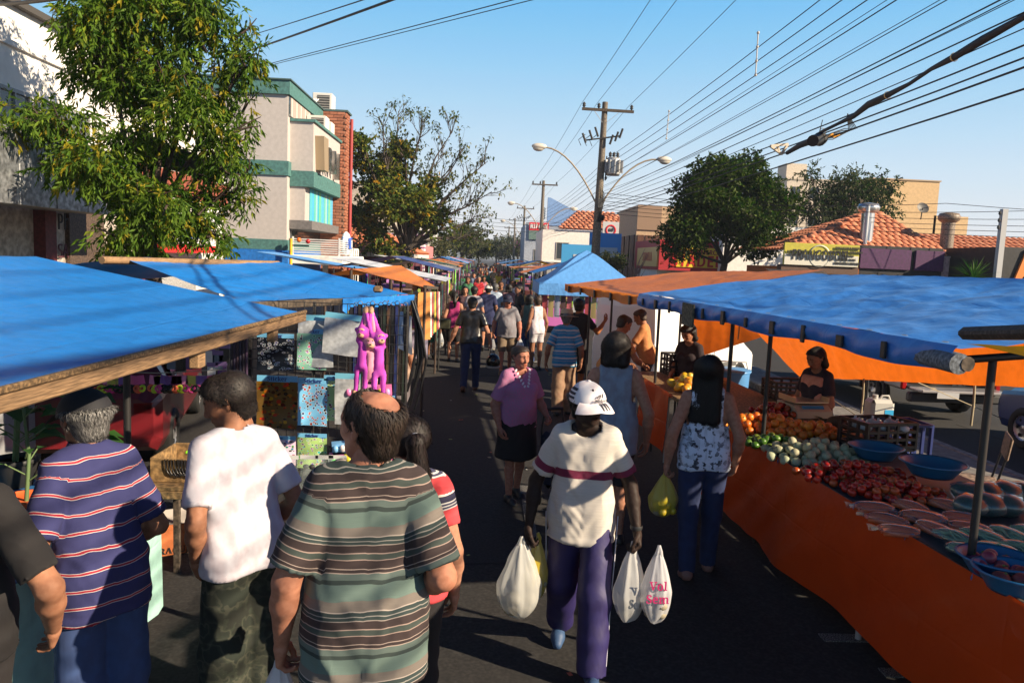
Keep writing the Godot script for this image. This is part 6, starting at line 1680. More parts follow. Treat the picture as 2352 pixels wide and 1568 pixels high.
	for k in 9:
		var pts := PackedVector3Array()
		for i in 11:
			var a := i / 10.0 * PI
			pts.append(Vector3(-0.06 + k * 0.02 - cos(a) * 0.045, 0.15 - sin(a) * (0.1 + 0.004 * (k % 3)), 0.116 + 0.004 * sin(a)))
		var hb := obj(B.new().tube(pts, 0.004, 5), "headband", mat(0.012, 0.011, 0.012, 0.35), null)
		tag(hb, "black plastic headband hooked over the plywood tray", "headband", "headbands over the tray")
		hb.position = tr.position
	var gp2 := thing("toy_packet", "lime green packet lying on the plywood tray", "packet", tr.position + Vector3(0.03, 0.16, -0.05))
	obj(B.new().cbox(Vector3.ZERO, Vector3(0.12, 0.02, 0.08), 0.006), "packet", mat(0.3, 0.75, 0.03, 0.4), gp2)
	obj(B.new().box(Vector3(0.05, 0.011, 0), Vector3(0.03, 0.003, 0.06)), "label_strip", mat(0.75, 0.25, 0.03, 0.4), gp2)
	var bp := G(400, 1255, 0.0)
	var bx := thing("cardboard_box", "orange and white printed fruit carton on the ground under the counter", "box", bp, 0.55)
	var card := grain("carton", 0.6, 0.17, 0.05, 0.8, 1.5, 0.8)
	obj(B.new().box(Vector3(0, 0.13, 0.19), Vector3(0.52, 0.24, 0.012)), "side", card, bx)
	obj(B.new().box(Vector3(0, 0.13, -0.19), Vector3(0.52, 0.24, 0.012)), "side", mat(0.4, 0.36, 0.33, 0.8), bx)
	for x in [-0.265, 0.265]: obj(B.new().box(Vector3(x, 0.13, 0), Vector3(0.012, 0.24, 0.37)), "end", mat(0.32, 0.12, 0.06, 0.8), bx)
	obj(B.new().box(Vector3(0, 0.01, 0), Vector3(0.51, 0.012, 0.36)), "bottom", mat(0.3, 0.22, 0.15, 0.8), bx)
	obj(B.new().box(Vector3(0.17, 0.14, 0.198), Vector3(0.17, 0.2, 0.004)), "panel", mat(0.6, 0.57, 0.52, 0.7), bx)
	text("MARACUJÁ", 0.05, 0.002, mat(0.012, 0.011, 0.011, 0.6), "lettering", bx, Transform3D(Basis.IDENTITY, Vector3(-0.07, 0.05, 0.203)), "Droid Serif", true)

func build_plant_table() -> void:
	# table of plants and fruit under a mint cloth
	var c := G(362, 1113, 0.9)
	var t := thing("plant_table", "table under a mint green cloth with plants and cucumbers", "table", Vector3(c.x, 0, c.z))
	var mint := canopy_mat("mint_cloth", 0.36, 0.62, 0.56, 0.75, 0.5)
	# local: x runs left (negative), z towards the camera
	obj(B.new().cbox(Vector3(-0.62, 0.87, 0.78), Vector3(1.24, 0.04, 1.6), 0.008), "top", grain("counter_wood", 0.3, 0.18, 0.08), t)
	obj(B.new().grid(14, 10, func(s: float, v: float) -> Vector3: return Vector3(0.012 + 0.035 * v * (sin(s * 17.0) + 0.5 * sin(s * 31.0 + 1.0)), 0.905 - v * 0.8, 0.0 + s * 1.6)), "cloth_side", mint, t)
	obj(B.new().grid(14, 10, func(s: float, v: float) -> Vector3: return Vector3(-1.24 + s * 1.25, 0.905 - v * 0.82, 1.59 + 0.035 * v * (sin(s * 13.0) + 0.5 * sin(s * 27.0)))), "cloth_front", canopy_mat("blue_cloth", 0.03, 0.22, 0.36, 0.8, 0.4), t)
	obj(B.new().box(Vector3(-0.61, 0.902, 0.78), Vector3(1.23, 0.01, 1.58)), "cloth_top", mat(0.01, 0.1, 0.28, 0.7), t)
	for x in [-1.15, -0.08]:
		for z in [0.08, 1.5]: obj(B.new().box(Vector3(x, 0.425, z), Vector3(0.05, 0.85, 0.05)), "leg", grain("old_timber", 0.12, 0.09, 0.065), t)
	var top := 0.907
	var o := t.position
	# papayas
	for k in 4:
		var p: Vector3 = o + Vector3(-0.09 - 0.07 * (k % 2), top + 0.05 + (0.06 if k == 3 else 0.0), 0.1 + 0.1 * k * 0.8)
		var f := thing("papaya", "yellow green papaya on the mint cloth table", "papaya", p, k * 0.7, "papayas on the plant table")
		obj(B.new().ball(Vector3.ZERO, Vector3(0.055, 0.05, 0.085), 12, 9, Basis.IDENTITY, 0.06, k), "fruit", grain("papaya", 0.5, 0.4, 0.04, 0.5, 6.0, 0.5), f)
		obj(B.new().rod(Vector3(0, 0, -0.08), Vector3(0, 0.004, -0.1), 0.008, 6), "stalk", mat(0.1, 0.1, 0.03, 0.8), f)
	# tray of cucumbers
	var tp := G(105, 1215, 0.95)
	var ty := thing("vegetable_tray", "white tray of green cucumbers near the man in black", "tray", Vector3(tp.x, o.y + top, tp.z), 0.4)
	obj(B.new().box(Vector3(0, 0.008, 0), Vector3(0.34, 0.012, 0.5)), "base", mat(0.55, 0.55, 0.5, 0.6), ty)
	for s in [-1.0, 1.0]:
		obj(B.new().box(Vector3(s * 0.17, 0.035, 0), Vector3(0.012, 0.06, 0.51)), "rim", mat(0.6, 0.6, 0.55, 0.6), ty)
		obj(B.new().box(Vector3(0, 0.035, s * 0.25), Vector3(0.328, 0.06, 0.012)), "rim", mat(0.6, 0.6, 0.55, 0.6), ty)
	for k in 7:
		var f := thing("cucumber", "green cucumber lying in the white tray", "cucumber", ty.position + Vector3(-0.11 + 0.035 * k, 0.038, -0.08 + 0.05 * (k % 3)), 0.5 + 0.15 * (k % 3), "cucumbers in the tray")
		obj(B.new().tube(PackedVector3Array([Vector3(0, 0, -0.09), Vector3(0.005, 0, -0.06), Vector3(0.008, 0, 0.05), Vector3(0, 0, 0.09)]), [0.008, 0.02, 0.021, 0.008], 8), "fruit", grain("cucumber", 0.1, 0.16, 0.04, 0.5, 8.0, 0.5), f)
	# potted plants
	var pots := [[60, 1165, 3.9, 1.0, "orange pot with a young bushy plant at the near end of the table", true], [205, 1010, 4.7, 1.25, "tall broad leaved seedling pot behind the old man", false], [30, 1010, 4.6, 1.2, "leafy seedling pot in the deep shade of the canopy", false], [120, 985, 5.0, 1.1, "large leaved potted seedling beside the canopy post", false], [250, 1005, 5.0, 0.8, "low leafy seedling pot beside the canopy post", false]]
	var r := RandomNumberGenerator.new(); r.seed = 8
	for q in pots:
		var p := D(q[0], q[1], q[2])
		p.y = 0.907
		p.x = clampf(p.x, o.x - 1.12, o.x - 0.12); p.z = clampf(p.z, o.z + 0.12, o.z + 1.45)
		var f := thing("potted_plant", q[4], "potted plant", p)
		obj(B.new().lathe([Vector2(0, 0), Vector2(0.08, 0.0), Vector2(0.115, 0.15), Vector2(0.125, 0.15), Vector2(0.125, 0.175), Vector2(0.108, 0.175), Vector2(0.1, 0.15), Vector2(0, 0.15)], Vector3.ZERO, 18), "pot", mat(0.55, 0.1, 0.02, 0.7) if q[5] else mat(0.02, 0.02, 0.02, 0.6), f)
		var st := B.new(); var lf := B.new()
		var h: float = 0.5 * q[3]
		st.tube(PackedVector3Array([Vector3(0, 0.15, 0), Vector3(0.02, 0.15 + h * 0.5, 0), Vector3(0, 0.15 + h, 0.01)]), [0.011, 0.009, 0.005], 6)
		for k in 11:
			var y := 0.2 + h * (0.15 + 0.85 * k / 10.0)
			var a := k * 2.4
			var dir := Vector3(cos(a), 0.45, sin(a)).normalized()
			var e := Vector3(0, y, 0) + dir * 0.1
			st.tube(PackedVector3Array([Vector3(0, y - 0.03, 0), e]), 0.004, 4)
			lf.col = [Color(0.05, 0.13, 0.03), Color(0.07, 0.16, 0.04), Color(0.04, 0.1, 0.03)][k % 3]
			var ll := (0.2 if not q[5] else 0.09) * r.randf_range(0.8, 1.2)
			var dd := (dir + Vector3(0, -0.4, 0)).normalized()
			leaf(lf, e, dd, dd.cross(Vector3.UP).normalized(), ll, ll * 0.33)
		obj(st, "stem", mat(0.1, 0.16, 0.06, 0.7), f)
		obj(lf, "leaves", foliage_mat("foliage"), f)

# ---------------------------------------------------------------- right stalls
func build_right_stalls() -> void:
	var blue := canopy_mat("tarp_blue_right", 0.03, 0.16, 0.5, 0.4, 0.25)
	var org := canopy_mat("tarp_orange_right", 0.66, 0.19, 0.02, 0.5, 0.8)
	var orgc := canopy_mat("tarp_orange_curtain", 0.62, 0.13, 0.01, 0.55, 1.0)
	var dark := mat(0.012, 0.011, 0.011, 0.5)
	var t := thing("market_canopy", "long creased blue tarpaulin canopy over the vegetable stall", "canopy", Vector3(3.4, 0, -6))
	var o := t.position
	var F1 := Vector3(1.7, 2.08, -8.2) - o; var F2 := Vector3(2.2, 2.08, -3.4) - o
	var R1 := Vector3(4.1, 2.37, -9.5) - o; var R2 := Vector3(4.75, 2.46, -3.4) - o
	obj(sheet(F1, F2, R2, R1, 70, 44, 0.05, 0.045, 11.0), "tarp", blue, t)
	obj(B.new().grid(70, 5, func(s: float, v: float) -> Vector3:
		var p := F1.lerp(F2, s)
		return p + Vector3(-0.02 - 0.03 * sin(v * 3.0) + 0.008 * sin(s * 90.0 + v * 4.0), 0.01 - v * (0.13 + 0.015 * sin(s * 23.0)), 0.006 * sin(s * 61.0 + v * 9.0))), "valance", blue, t)
	obj(B.new().rod(F1 + Vector3(0.02, -0.07, -0.1), F2 + Vector3(0.02, -0.07, 0.03), 0.035, 10), "edge_bar", grain("old_timber", 0.12, 0.09, 0.065), t)
	for k in 16: obj(B.new().lathe([Vector2(0.008, 0.0), Vector2(0.013, 0.003), Vector2(0.018, 0.0)], F1.lerp(F2, (k + 0.5) / 16.0) + Vector3(0.03, 0.012, 0), 10), "eyelet", mat(0.5, 0.48, 0.42, 0.35, 0.8), t)
	obj(B.new().rod(F2 + Vector3(-0.02, -0.07, 0.03), F2 + Vector3(-0.03, -0.06, -0.4), 0.05, 12), "rolled_end", grain("grey_roll", 0.2, 0.23, 0.27, 0.8, 4.0, 0.5), t)
	for k in 11:
		var p := F1.lerp(F2, 0.05 + k * 0.085) + Vector3(-0.055, -0.07, 0)
		obj(B.new().cbox(p, Vector3(0.016, 0.07 + 0.02 * (k % 3), 0.045 + 0.03 * (k % 2)), 0.004), "clip", dark, t)
	obj(B.new().cbox(F1.lerp(F2, 0.33) + Vector3(-0.07, -0.1, 0), Vector3(0.02, 0.2, 0.36), 0.006), "plate", grain("old_plate", 0.14, 0.13, 0.08, 0.8, 3.0, 0.4), t)
	for k in 4:
		var s := 0.2 + k * 0.25
		obj(B.new().rod(F1.lerp(F2, s) + Vector3(0, -0.1, 0), R1.lerp(R2, s) + Vector3(0, -0.22, 0), 0.02, 8), "rafter", dark, t)
	obj(B.new().rod(R1 + Vector3(0, -0.05, 0), R2 + Vector3(0, -0.05, 0), 0.022, 8), "rear_bar", dark, t)
	for q in [[2229, 1303, 0.92, 2.0], [1752, 1012, 0.92, 2.02], [1667, 975, 0.92, 2.02], [1990, 920, 0.4, 2.15], [1900, 960, 0.2, 2.15], [2010, 950, 0.0, 2.2]]:
		var p := G(q[0], q[1], q[2])
		post(t, Vector3(p.x, 0, p.z) - o, Vector3(p.x, q[3], p.z) - o, 0.02)
	for q in [[1835, 866, 10.8, 2015, 985], [2090, 870, 8.3, 2300, 960]]:
		var a := D(q[0], q[1], q[2]); var b := G(q[3], q[4], 0.35)
		obj(B.new().rod(a - o, b - o, 0.006, 5), "guy_rope", mat(0.3, 0.24, 0.15, 0.9), t)
	for q in [[1700, 715, 11.3], [1985, 870, 8.9], [2240, 880, 7.2]]:
		var a := D(q[0], q[1], q[2])
		obj(B.new().tube(PackedVector3Array([a - o, a - o + Vector3(0.01, -0.2, 0), a - o + Vector3(0.0, -0.42, 0.01)]), 0.012, 6), "hanging_rope", mat(0.3, 0.24, 0.15, 0.9), t)
	# orange canopy farther on
	var t2 := thing("market_canopy", "faded orange tarpaulin canopy beyond the blue one on the right", "canopy", Vector3(3, 0, -10))
	o = t2.position
	var a1 := Vector3(1.32, 2.03, -12.3) - o; var a2 := Vector3(1.75, 2.05, -8.25) - o
	var b1 := Vector3(3.6, 2.3, -13.6) - o; var b2 := Vector3(4.3, 2.42, -9.6) - o
	obj(sheet(a1, a2, b2, b1, 30, 24, 0.04, 0.03, 15.0), "tarp", org, t2)
	obj(B.new().grid(40, 3, func(s: float, v: float) -> Vector3: return a1.lerp(a2, s) + Vector3(-0.02 + 0.01 * sin(s * 60.0), 0.01 - v * (0.11 + 0.02 * sin(s * 17.0)), 0.0)), "valance", org, t2)
	obj(B.new().rod(a1 + Vector3(0.02, -0.06, -0.05), a2 + Vector3(0.02, -0.06, 0), 0.03, 8), "edge_bar", grain("old_timber", 0.12, 0.09, 0.065), t2)
	for k in 5: obj(B.new().cbox(a1.lerp(a2, 0.1 + k * 0.2) + Vector3(-0.045, -0.06, 0), Vector3(0.02, 0.1, 0.08), 0.005), "clip", dark, t2)
	for q in [[1350, 790, 11.3], [1505, 870, 9.6], [1560, 790, 11.0], [1400, 800, 12.0]]:
		var p := D(q[0], q[1], q[2])
		post(t2, Vector3(p.x, 0, p.z) - o, Vector3(p.x, 2.05, p.z) - o, 0.018)
	# hanging orange curtains behind the stall, glowing where the sun comes through
	var c1 := obj(sheet(D(1690, 712, 11.6), D(2400, 690, 6.2), D(2400, 892, 6.2), D(1835, 866, 10.8), 40, 16, 0.0, 0.05, 21.0), "side_tarp", orgc)
	tag(c1, "sunlit orange tarpaulin hung behind the vegetable stall, tied by ropes", "tarpaulin")
	var c3 := obj(sheet(D(2390, 688, 6.25) + Vector3(0.04, 0, 0), Vector3(4.8, 2.4, -2.2), Vector3(4.9, 1.35, -2.2), D(2390, 894, 6.25) + Vector3(0.04, 0, 0), 24, 10, 0.0, 0.04, 25.0), "side_tarp", orgc)
	tag(c3, "near length of the orange tarpaulin closing the back of the vegetable stall", "tarpaulin")
	var c2 := obj(sheet(D(1553, 700, 13.0), D(1700, 712, 11.8), D(1756, 772, 11.8), D(1610, 818, 12.4), 16, 12, 0.0, 0.06, 23.0), "side_tarp", orgc)
	tag(c2, "loose orange tarpaulin flap beside the white van", "tarpaulin")
	# corner of the next canopy, its board and yellow sheet
	var t3 := thing("market_canopy", "brown board and yellow sheet corner of the nearest right canopy", "canopy", Vector3(3.6, 0, -2.6))
	o = t3.position
	var k0 := D(2222, 766, 3.25); var k1 := D(2420, 762, 2.6)
	obj(B.new().bar(k0 - o, k1 - o, 0.09, 0.055, Vector3.UP, 0.02), "edge_board", grain("grey_board", 0.1, 0.075, 0.06, 0.85, 3.0, 0.5), t3)
	obj(sheet(k0 - o + Vector3(0, -0.05, 0), k1 - o + Vector3(0, -0.05, 0), k1 - o + Vector3(0.5, -0.09, 1.6), k0 - o + Vector3(0.6, -0.09, 1.4), 14, 6, 0.03, 0.02, 31.0), "tarp", canopy_mat("tarp_yellow", 0.6, 0.42, 0.02, 0.5, 0.5), t3)
	post(t3, k1 - o + Vector3(0.5, -0.05, 0.2), k1 * Vector3(1, 0, 1) - o + Vector3(0.5, 0, 0.2), 0.02)
	# table of the vegetable stall
	var tb := thing("produce_table", "long vegetable stall table skirted with an orange tarpaulin", "table", Vector3(2.58, 0, -3.3), atan(0.0635))
	# local -z runs away along the edge, x to the right
	obj(B.new().cbox(Vector3(0.62, 0.87, -1.95), Vector3(1.3, 0.05, 4.0), 0.01), "top", grain("counter_wood", 0.3, 0.18, 0.08), tb)
	obj(B.new().box(Vector3(0.62, 0.9, -1.95), Vector3(1.24, 0.012, 3.96)), "cover", mat(0.012, 0.03, 0.045, 0.5), tb)
	obj(B.new().rod(Vector3(-0.03, 0.905, 0.06), Vector3(-0.03, 0.905, -3.97), 0.022, 8), "edge_pole", grain("old_timber", 0.12, 0.09, 0.065), tb)
	var skirt := canopy_mat("tarp_orange_skirt", 0.54, 0.055, 0.004, 0.26, 0.4)
	skirt.albedo_texture = noise_tex("skirt", 0.02, Color(0.93, 0.93, 0.93), Color(1, 1, 1), 3, 256); skirt.normal_scale = 0.25
	obj(B.new().grid(110, 22, func(s: float, v: float) -> Vector3:
		var z := 0.1 - s * 4.1
		var f := pow(v, 0.8)
		var dg := z + v * 1.15 + 0.15 * sin(z * 2.3)
		var fold := 0.03 * pow(absf(sin(dg * 3.1)), 3.0) + 0.022 * pow(absf(sin(dg * 7.3 + 1.0)), 2.0) * (1.0 - 0.5 * v) + 0.03 * sin(z * 4.0 + v)
		return Vector3(-0.055 - 0.05 * f + fold * f, 0.93 - v * (0.77 + 0.015 * sin(z * 2.0)), z)), "skirt", skirt, tb)
	obj(B.new().grid(30, 18, func(s: float, v: float) -> Vector3: return Vector3(-0.06 + s * 1.4, 0.93 - v * 0.78, 0.1 + 0.03 * v * sin(s * 21.0))), "end_skirt", skirt, tb)
	for z in [-0.1, -1.4, -2.7, -3.85]:
		for x in [0.06, 1.2]: obj(B.new().rod(Vector3(x, 0, z), Vector3(x, 0.85, z), 0.02, 8), "leg", mat(0.3, 0.3, 0.3, 0.5), tb)
	for k in 7: obj(B.new().lathe([Vector2(0.024, -0.008), Vector2(0.034, 0), Vector2(0.024, 0.008)], Vector3(-0.03, 0.905, -0.3 - k * 0.55), 10, Basis(Vector3.RIGHT, PI / 2)), "tie", mat(0.02, 0.1, 0.25, 0.6), tb)
	for k in 7:  # added cartons, hidden behind the skirt, keep low sun off the aisle
		var cb := thing("sun_block_carton", "added unseen carton under the vegetable table, blocks low sun", "box", tb.transform * Vector3(0.72 + 0.06 * (k % 2), 0, -0.3 - k * 0.56), 0.05 * (k % 3), "added cartons under the table")
		obj(B.new().cbox(Vector3(0, 0.19, 0), Vector3(0.4, 0.38, 0.52), 0.008), "carton", grain("brown_carton", 0.3, 0.19, 0.1, 0.85, 1.5, 0.75), cb)
		obj(B.new().box(Vector3(0, 0.382, 0), Vector3(0.05, 0.004, 0.5)), "tape", mat(0.4, 0.3, 0.18, 0.4), cb)
	# table of the next stall
	var tc := thing("produce_table", "shorter fruit table under the orange canopy with an orange skirt", "table", Vector3(2.3, 0, -7.55), atan(0.05))
	obj(B.new().cbox(Vector3(0.6, 0.87, -1.5), Vector3(1.2, 0.05, 3.2), 0.01), "top", grain("counter_wood", 0.3, 0.18, 0.08), tc)
	obj(B.new().grid(50, 14, func(s: float, v: float) -> Vector3:
		var z := -1.2 - s * 1.1
		return Vector3(-0.03 - 0.05 * v + 0.04 * v * sin(z * 9.0 + v), 0.92 - v * (0.75 - 0.15 * s), z)), "skirt", skirt, tc)
	for z in [-0.1, -1.5, -3.0]:
		for x in [0.06, 1.12]: obj(B.new().rod(Vector3(x, 0, z), Vector3(x, 0.85, z), 0.02, 8), "leg", mat(0.3, 0.3, 0.3, 0.5), tc)
	# blue pointed tent
	var tt := thing("pointed_tent", "bright blue pointed market tent with a valance past the white van", "tent", D(1345, 640, 21.0) * Vector3(1, 0, 1))
	o = tt.position
	var apx := D(1345, 574, 21.0) - o
	var tm := canopy_mat("tarp_sky", 0.06, 0.32, 0.75, 0.5, 0.5)
	var cs := [Vector3(-1.35, 1.82, 1.35), Vector3(1.35, 1.82, 1.35), Vector3(1.35, 1.82, -1.35), Vector3(-1.35, 1.82, -1.35)]
	for k in 4:
		var p: Vector3 = cs[k]; var q: Vector3 = cs[(k + 1) % 4]
		obj(B.new().grid(8, 10, func(s: float, v: float) -> Vector3:
			var e := p.lerp(q, s)
			var w := pow(v, 0.75)
			return Vector3(e.x * w, lerpf(apx.y, e.y, 1.0 - pow(1.0 - v, 1.45)) , e.z * w)), "tarp", tm, tt)
		obj(sheet(p * Vector3(1.01, 1, 1.01), q * Vector3(1.01, 1, 1.01), q * Vector3(1.02, 1, 1.02) - Vector3(0, 0.3, 0), p * Vector3(1.02, 1, 1.02) - Vector3(0, 0.3, 0), 14, 3, 0.0, 0.03, k), "valance", tm, tt)
		post(tt, p * Vector3(0.98, 0, 0.98), p * Vector3(0.98, 1, 0.98), 0.022, mat(0.45, 0.45, 0.45, 0.4, 0.5))
	for k in 16:
		var c: Color = [Color(0.35, 0.05, 0.06), Color(0.6, 0.58, 0.55), Color(0.1, 0.05, 0.05), Color(0.4, 0.3, 0.12), Color(0.12, 0.2, 0.1), Color(0.5, 0.12, 0.15), Color(0.3, 0.32, 0.4)][(k * 3) % 7]
		var p := Vector3(-1.25 + k * 0.16, 1.55, 1.2)
		if k > 9: p = Vector3(-1.3, 1.55, 1.0 - (k - 10) * 0.35)
		obj(sheet(p, p + Vector3(0.12, 0, 0.03), p + Vector3(0.13, -0.62, 0.03), p + Vector3(-0.01, -0.6, 0), 3, 6, 0.0, 0.03, k), "hanging_garment", mat(c.r, c.g, c.b, 0.85), tt)

func pile(n: int, called: String, label: String, cat: String, group: String, c: Vector3, rx: float, rz: float, r: Vector3, ms: Array, hgt: float, sd: int, wob := 0.05, stalk = null) -> void:   # a heap of alike fruit, each one a thing
	var g := RandomNumberGenerator.new(); g.seed = sd
	var meshes := []
	for k in 4: meshes.append(B.new().ball(Vector3.ZERO, r, 12, 8, Basis.IDENTITY, wob, k * 1.7).mesh())
	var stem := B.new().rod(Vector3(0, r.y * 0.9, 0), Vector3(0.002, r.y * 1.12, 0), r.x * 0.14, 5).mesh()
	var placed := []
	var tries := 0
	while placed.size() < n and tries < n * 40:
		tries += 1
		var a := g.randf() * TAU; var q := sqrt(g.randf())
		var p := Vector3(cos(a) * q * rx, 0, sin(a) * q * rz)
		var y := r.y
		for e in placed:
			var dx: float = Vector2(e.x - p.x, e.z - p.z).length()
			if dx < r.x * 1.8: y = maxf(y, e.y + sqrt(maxf(0.0, pow(r.x * 1.8, 2) - dx * dx)) * r.y / r.x)
		if y > r.y + hgt * (1.0 - q * q) + 0.004: continue
		p.y = y
		placed.append(p)
		var t := thing(called, label, cat, c + p, 0.0, group)
		t.rotation = Vector3(g.randf_range(-0.9, 0.9), g.randf() * TAU, g.randf_range(-0.9, 0.9))
		obj(meshes[placed.size() % 4], "fruit", ms[g.randi() % ms.size()], t)
		if stalk: obj(stem, "stalk", stalk, t)

func crate(label: String, at: Vector3, turn: float, size: Vector3, m: Material) -> Node3D:
	var t := thing("plastic_crate", label, "crate", at, turn)
	obj(B.new().box(Vector3(0, 0.01, 0), Vector3(size.x, 0.02, size.z)), "bottom", m, t)
	for k in 4:
		var y := 0.04 + k * (size.y - 0.04) / 3.0
		for s in [-1.0, 1.0]:
			obj(B.new().cbox(Vector3(0, y, s * size.z * 0.5), Vector3(size.x, 0.028, 0.018), 0.003), "slat", m, t)
			obj(B.new().cbox(Vector3(s * size.x * 0.5, y, 0), Vector3(0.018, 0.028, size.z), 0.003), "slat", m, t)
	for s in [-1.0, 1.0]:
		for q in 6: obj(B.new().box(Vector3((q / 5.0 - 0.5) * size.x, size.y * 0.5 + 0.01, s * size.z * 0.5), Vector3(0.022, size.y, 0.022)), "upright", m, t)
		for q in 4: obj(B.new().box(Vector3(s * size.x * 0.5, size.y * 0.5 + 0.01, (q / 3.0 - 0.5) * size.z * 0.9), Vector3(0.022, size.y, 0.022)), "upright", m, t)
	return t

func basin(label: String, at: Vector3, r: float, m: Material) -> void:
	var t := thing("plastic_basin", label, "basin", at)
	obj(B.new().lathe([Vector2(0, 0.006), Vector2(r * 0.62, 0.006), Vector2(r * 0.66, 0.02), Vector2(r * 0.9, 0.09), Vector2(r, 0.1), Vector2(r, 0.106), Vector2(r * 0.88, 0.1), Vector2(r * 0.62, 0.022), Vector2(0, 0.02)], Vector3.ZERO, 26), "bowl", m, t)
	obj(B.new().lathe([Vector2(r * 0.98, 0.096), Vector2(r * 1.04, 0.104), Vector2(r * 0.98, 0.11)], Vector3.ZERO, 26), "rim", m, t)

func build_produce() -> void:
	var y := 0.907
	var T := func(u: float, v: float) -> Vector3:
		var p := G(u, v, 0.97); p.y = y; return p
	var tom := [mat(0.36, 0.012, 0.008, 0.22), mat(0.42, 0.025, 0.01, 0.22), mat(0.3, 0.012, 0.01, 0.22), mat(0.4, 0.07, 0.015, 0.25)]
	var grn := mat(0.06, 0.13, 0.03, 0.6)
	pile(96, "tomato", "ripe red tomato in the big heap past the pale potatoes", "tomato", "tomatoes on the table", T.call(1965, 1083), 0.42, 0.3, Vector3(0.031, 0.028, 0.031), tom, 0.1, 1, 0.05, grn)
	pile(64, "tomato", "ripe red tomato in the nearer heap beside the bagged carrots", "tomato", "tomatoes near the carrots", T.call(2035, 1118) + Vector3(0.05, 0, 0), 0.36, 0.2, Vector3(0.031, 0.028, 0.031), tom, 0.07, 2, 0.05, grn)
	var pot := [grain("potato1", 0.5, 0.47, 0.3, 0.7, 9.0, 0.75), grain("potato2", 0.42, 0.42, 0.26, 0.7, 9.0, 0.75), grain("potato3", 0.46, 0.5, 0.32, 0.7, 9.0, 0.75)]
	pile(80, "potato", "pale round potato heaped on the blue covered table", "potato", "potatoes on the table", T.call(1870, 1036), 0.4, 0.32, Vector3(0.037, 0.032, 0.041), pot, 0.12, 3, 0.08)
	var orn := [mat(0.68, 0.17, 0.012, 0.4), mat(0.74, 0.22, 0.015, 0.4), mat(0.6, 0.13, 0.01, 0.4)]
	pile(60, "orange", "bright orange citrus fruit behind the limes", "orange", "oranges on the table", T.call(1745, 972) + Vector3(0.08, 0, 0), 0.42, 0.3, Vector3(0.04, 0.038, 0.04), orn, 0.1, 4, 0.03, grn)
	pile(40, "orange", "deep orange fruit beside the pineapple", "orange", "oranges by the pineapple", T.call(1835, 985) + Vector3(0.1, 0, 0), 0.34, 0.22, Vector3(0.04, 0.038, 0.04), orn, 0.08, 5, 0.03, grn)
	pile(34, "lime", "green lime between the oranges and the potatoes", "lime", "limes on the table", T.call(1788, 1012), 0.26, 0.2, Vector3(0.036, 0.033, 0.04), [mat(0.05, 0.13, 0.012, 0.35), mat(0.08, 0.17, 0.02, 0.35), mat(0.12, 0.16, 0.02, 0.35)], 0.06, 6, 0.04, grn)
	pile(30, "tomato", "small red tomato beside the flower shirt woman", "tomato", "tomatoes at the far end", T.call(1700, 935) + Vector3(0.35, 0, 0), 0.25, 0.2, Vector3(0.036, 0.033, 0.036), tom, 0.07, 7, 0.05, grn)
	pile(26, "mango", "yellow mango on the fruit table with the short orange skirt", "mango", "mangoes on the fruit table", Vector3(2.55, y, -9.1), 0.24, 0.42, Vector3(0.055, 0.05, 0.075), [mat(0.62, 0.36, 0.02, 0.4), mat(0.66, 0.25, 0.02, 0.4), mat(0.5, 0.36, 0.04, 0.4)], 0.1, 8, 0.06, grn)
	pile(22, "peach", "red peach in the trays beyond the mangoes", "peach", "peaches on the fruit table", Vector3(2.9, y, -9.7), 0.3, 0.35, Vector3(0.045, 0.042, 0.045), [mat(0.45, 0.05, 0.02, 0.5), mat(0.5, 0.16, 0.03, 0.5)], 0.06, 9, 0.04, grn)
	pile(8, "purple_onion", "purple onion in the near blue basin", "onion", "onions in the basin", G(2255, 1300, 0.97) * Vector3(1, 0, 1) + Vector3(0.1, y + 0.025, -0.02), 0.12, 0.1, Vector3(0.04, 0.036, 0.04), [mat(0.2, 0.03, 0.06, 0.4), mat(0.26, 0.06, 0.08, 0.4)], 0.04, 10, 0.04, grn)
	pile(7, "beetroot", "dark beetroot in the second near basin", "beetroot", "beetroots in the basin", G(2335, 1330, 0.97) * Vector3(1, 0, 1) + Vector3(0.0, y + 0.025, 0.0), 0.12, 0.1, Vector3(0.045, 0.042, 0.045), [mat(0.13, 0.02, 0.025, 0.6), mat(0.2, 0.03, 0.03, 0.6)], 0.04, 12, 0.05, grn)
	var bl := mat(0.015, 0.11, 0.24, 0.35)
	basin("blue plastic basin between the crate and the tomatoes", T.call(2005, 1050) + Vector3(0.02, 0.05, 0), 0.2, bl)
	basin("wide blue plastic basin over the near tomatoes", T.call(2135, 1092) + Vector3(0.02, 0.06, 0), 0.22, bl)
	basin("blue plastic basin of purple onions at the table edge", G(2255, 1300, 0.97) * Vector3(1, 0, 1) + Vector3(0.1, y, -0.02), 0.19, bl)
	basin("blue plastic basin of beetroots at the table corner", G(2335, 1330, 0.97) * Vector3(1, 0, 1) + Vector3(0.0, y, 0.0), 0.19, bl)
	# bagged carrots: tapered roots in clear bags
	var film := StandardMaterial3D.new()
	film.albedo_color = Color(0.7, 0.8, 0.85, 0.07); film.transparency = BaseMaterial3D.TRANSPARENCY_ALPHA; film.roughness = 0.12
	var r := RandomNumberGenerator.new(); r.seed = 14
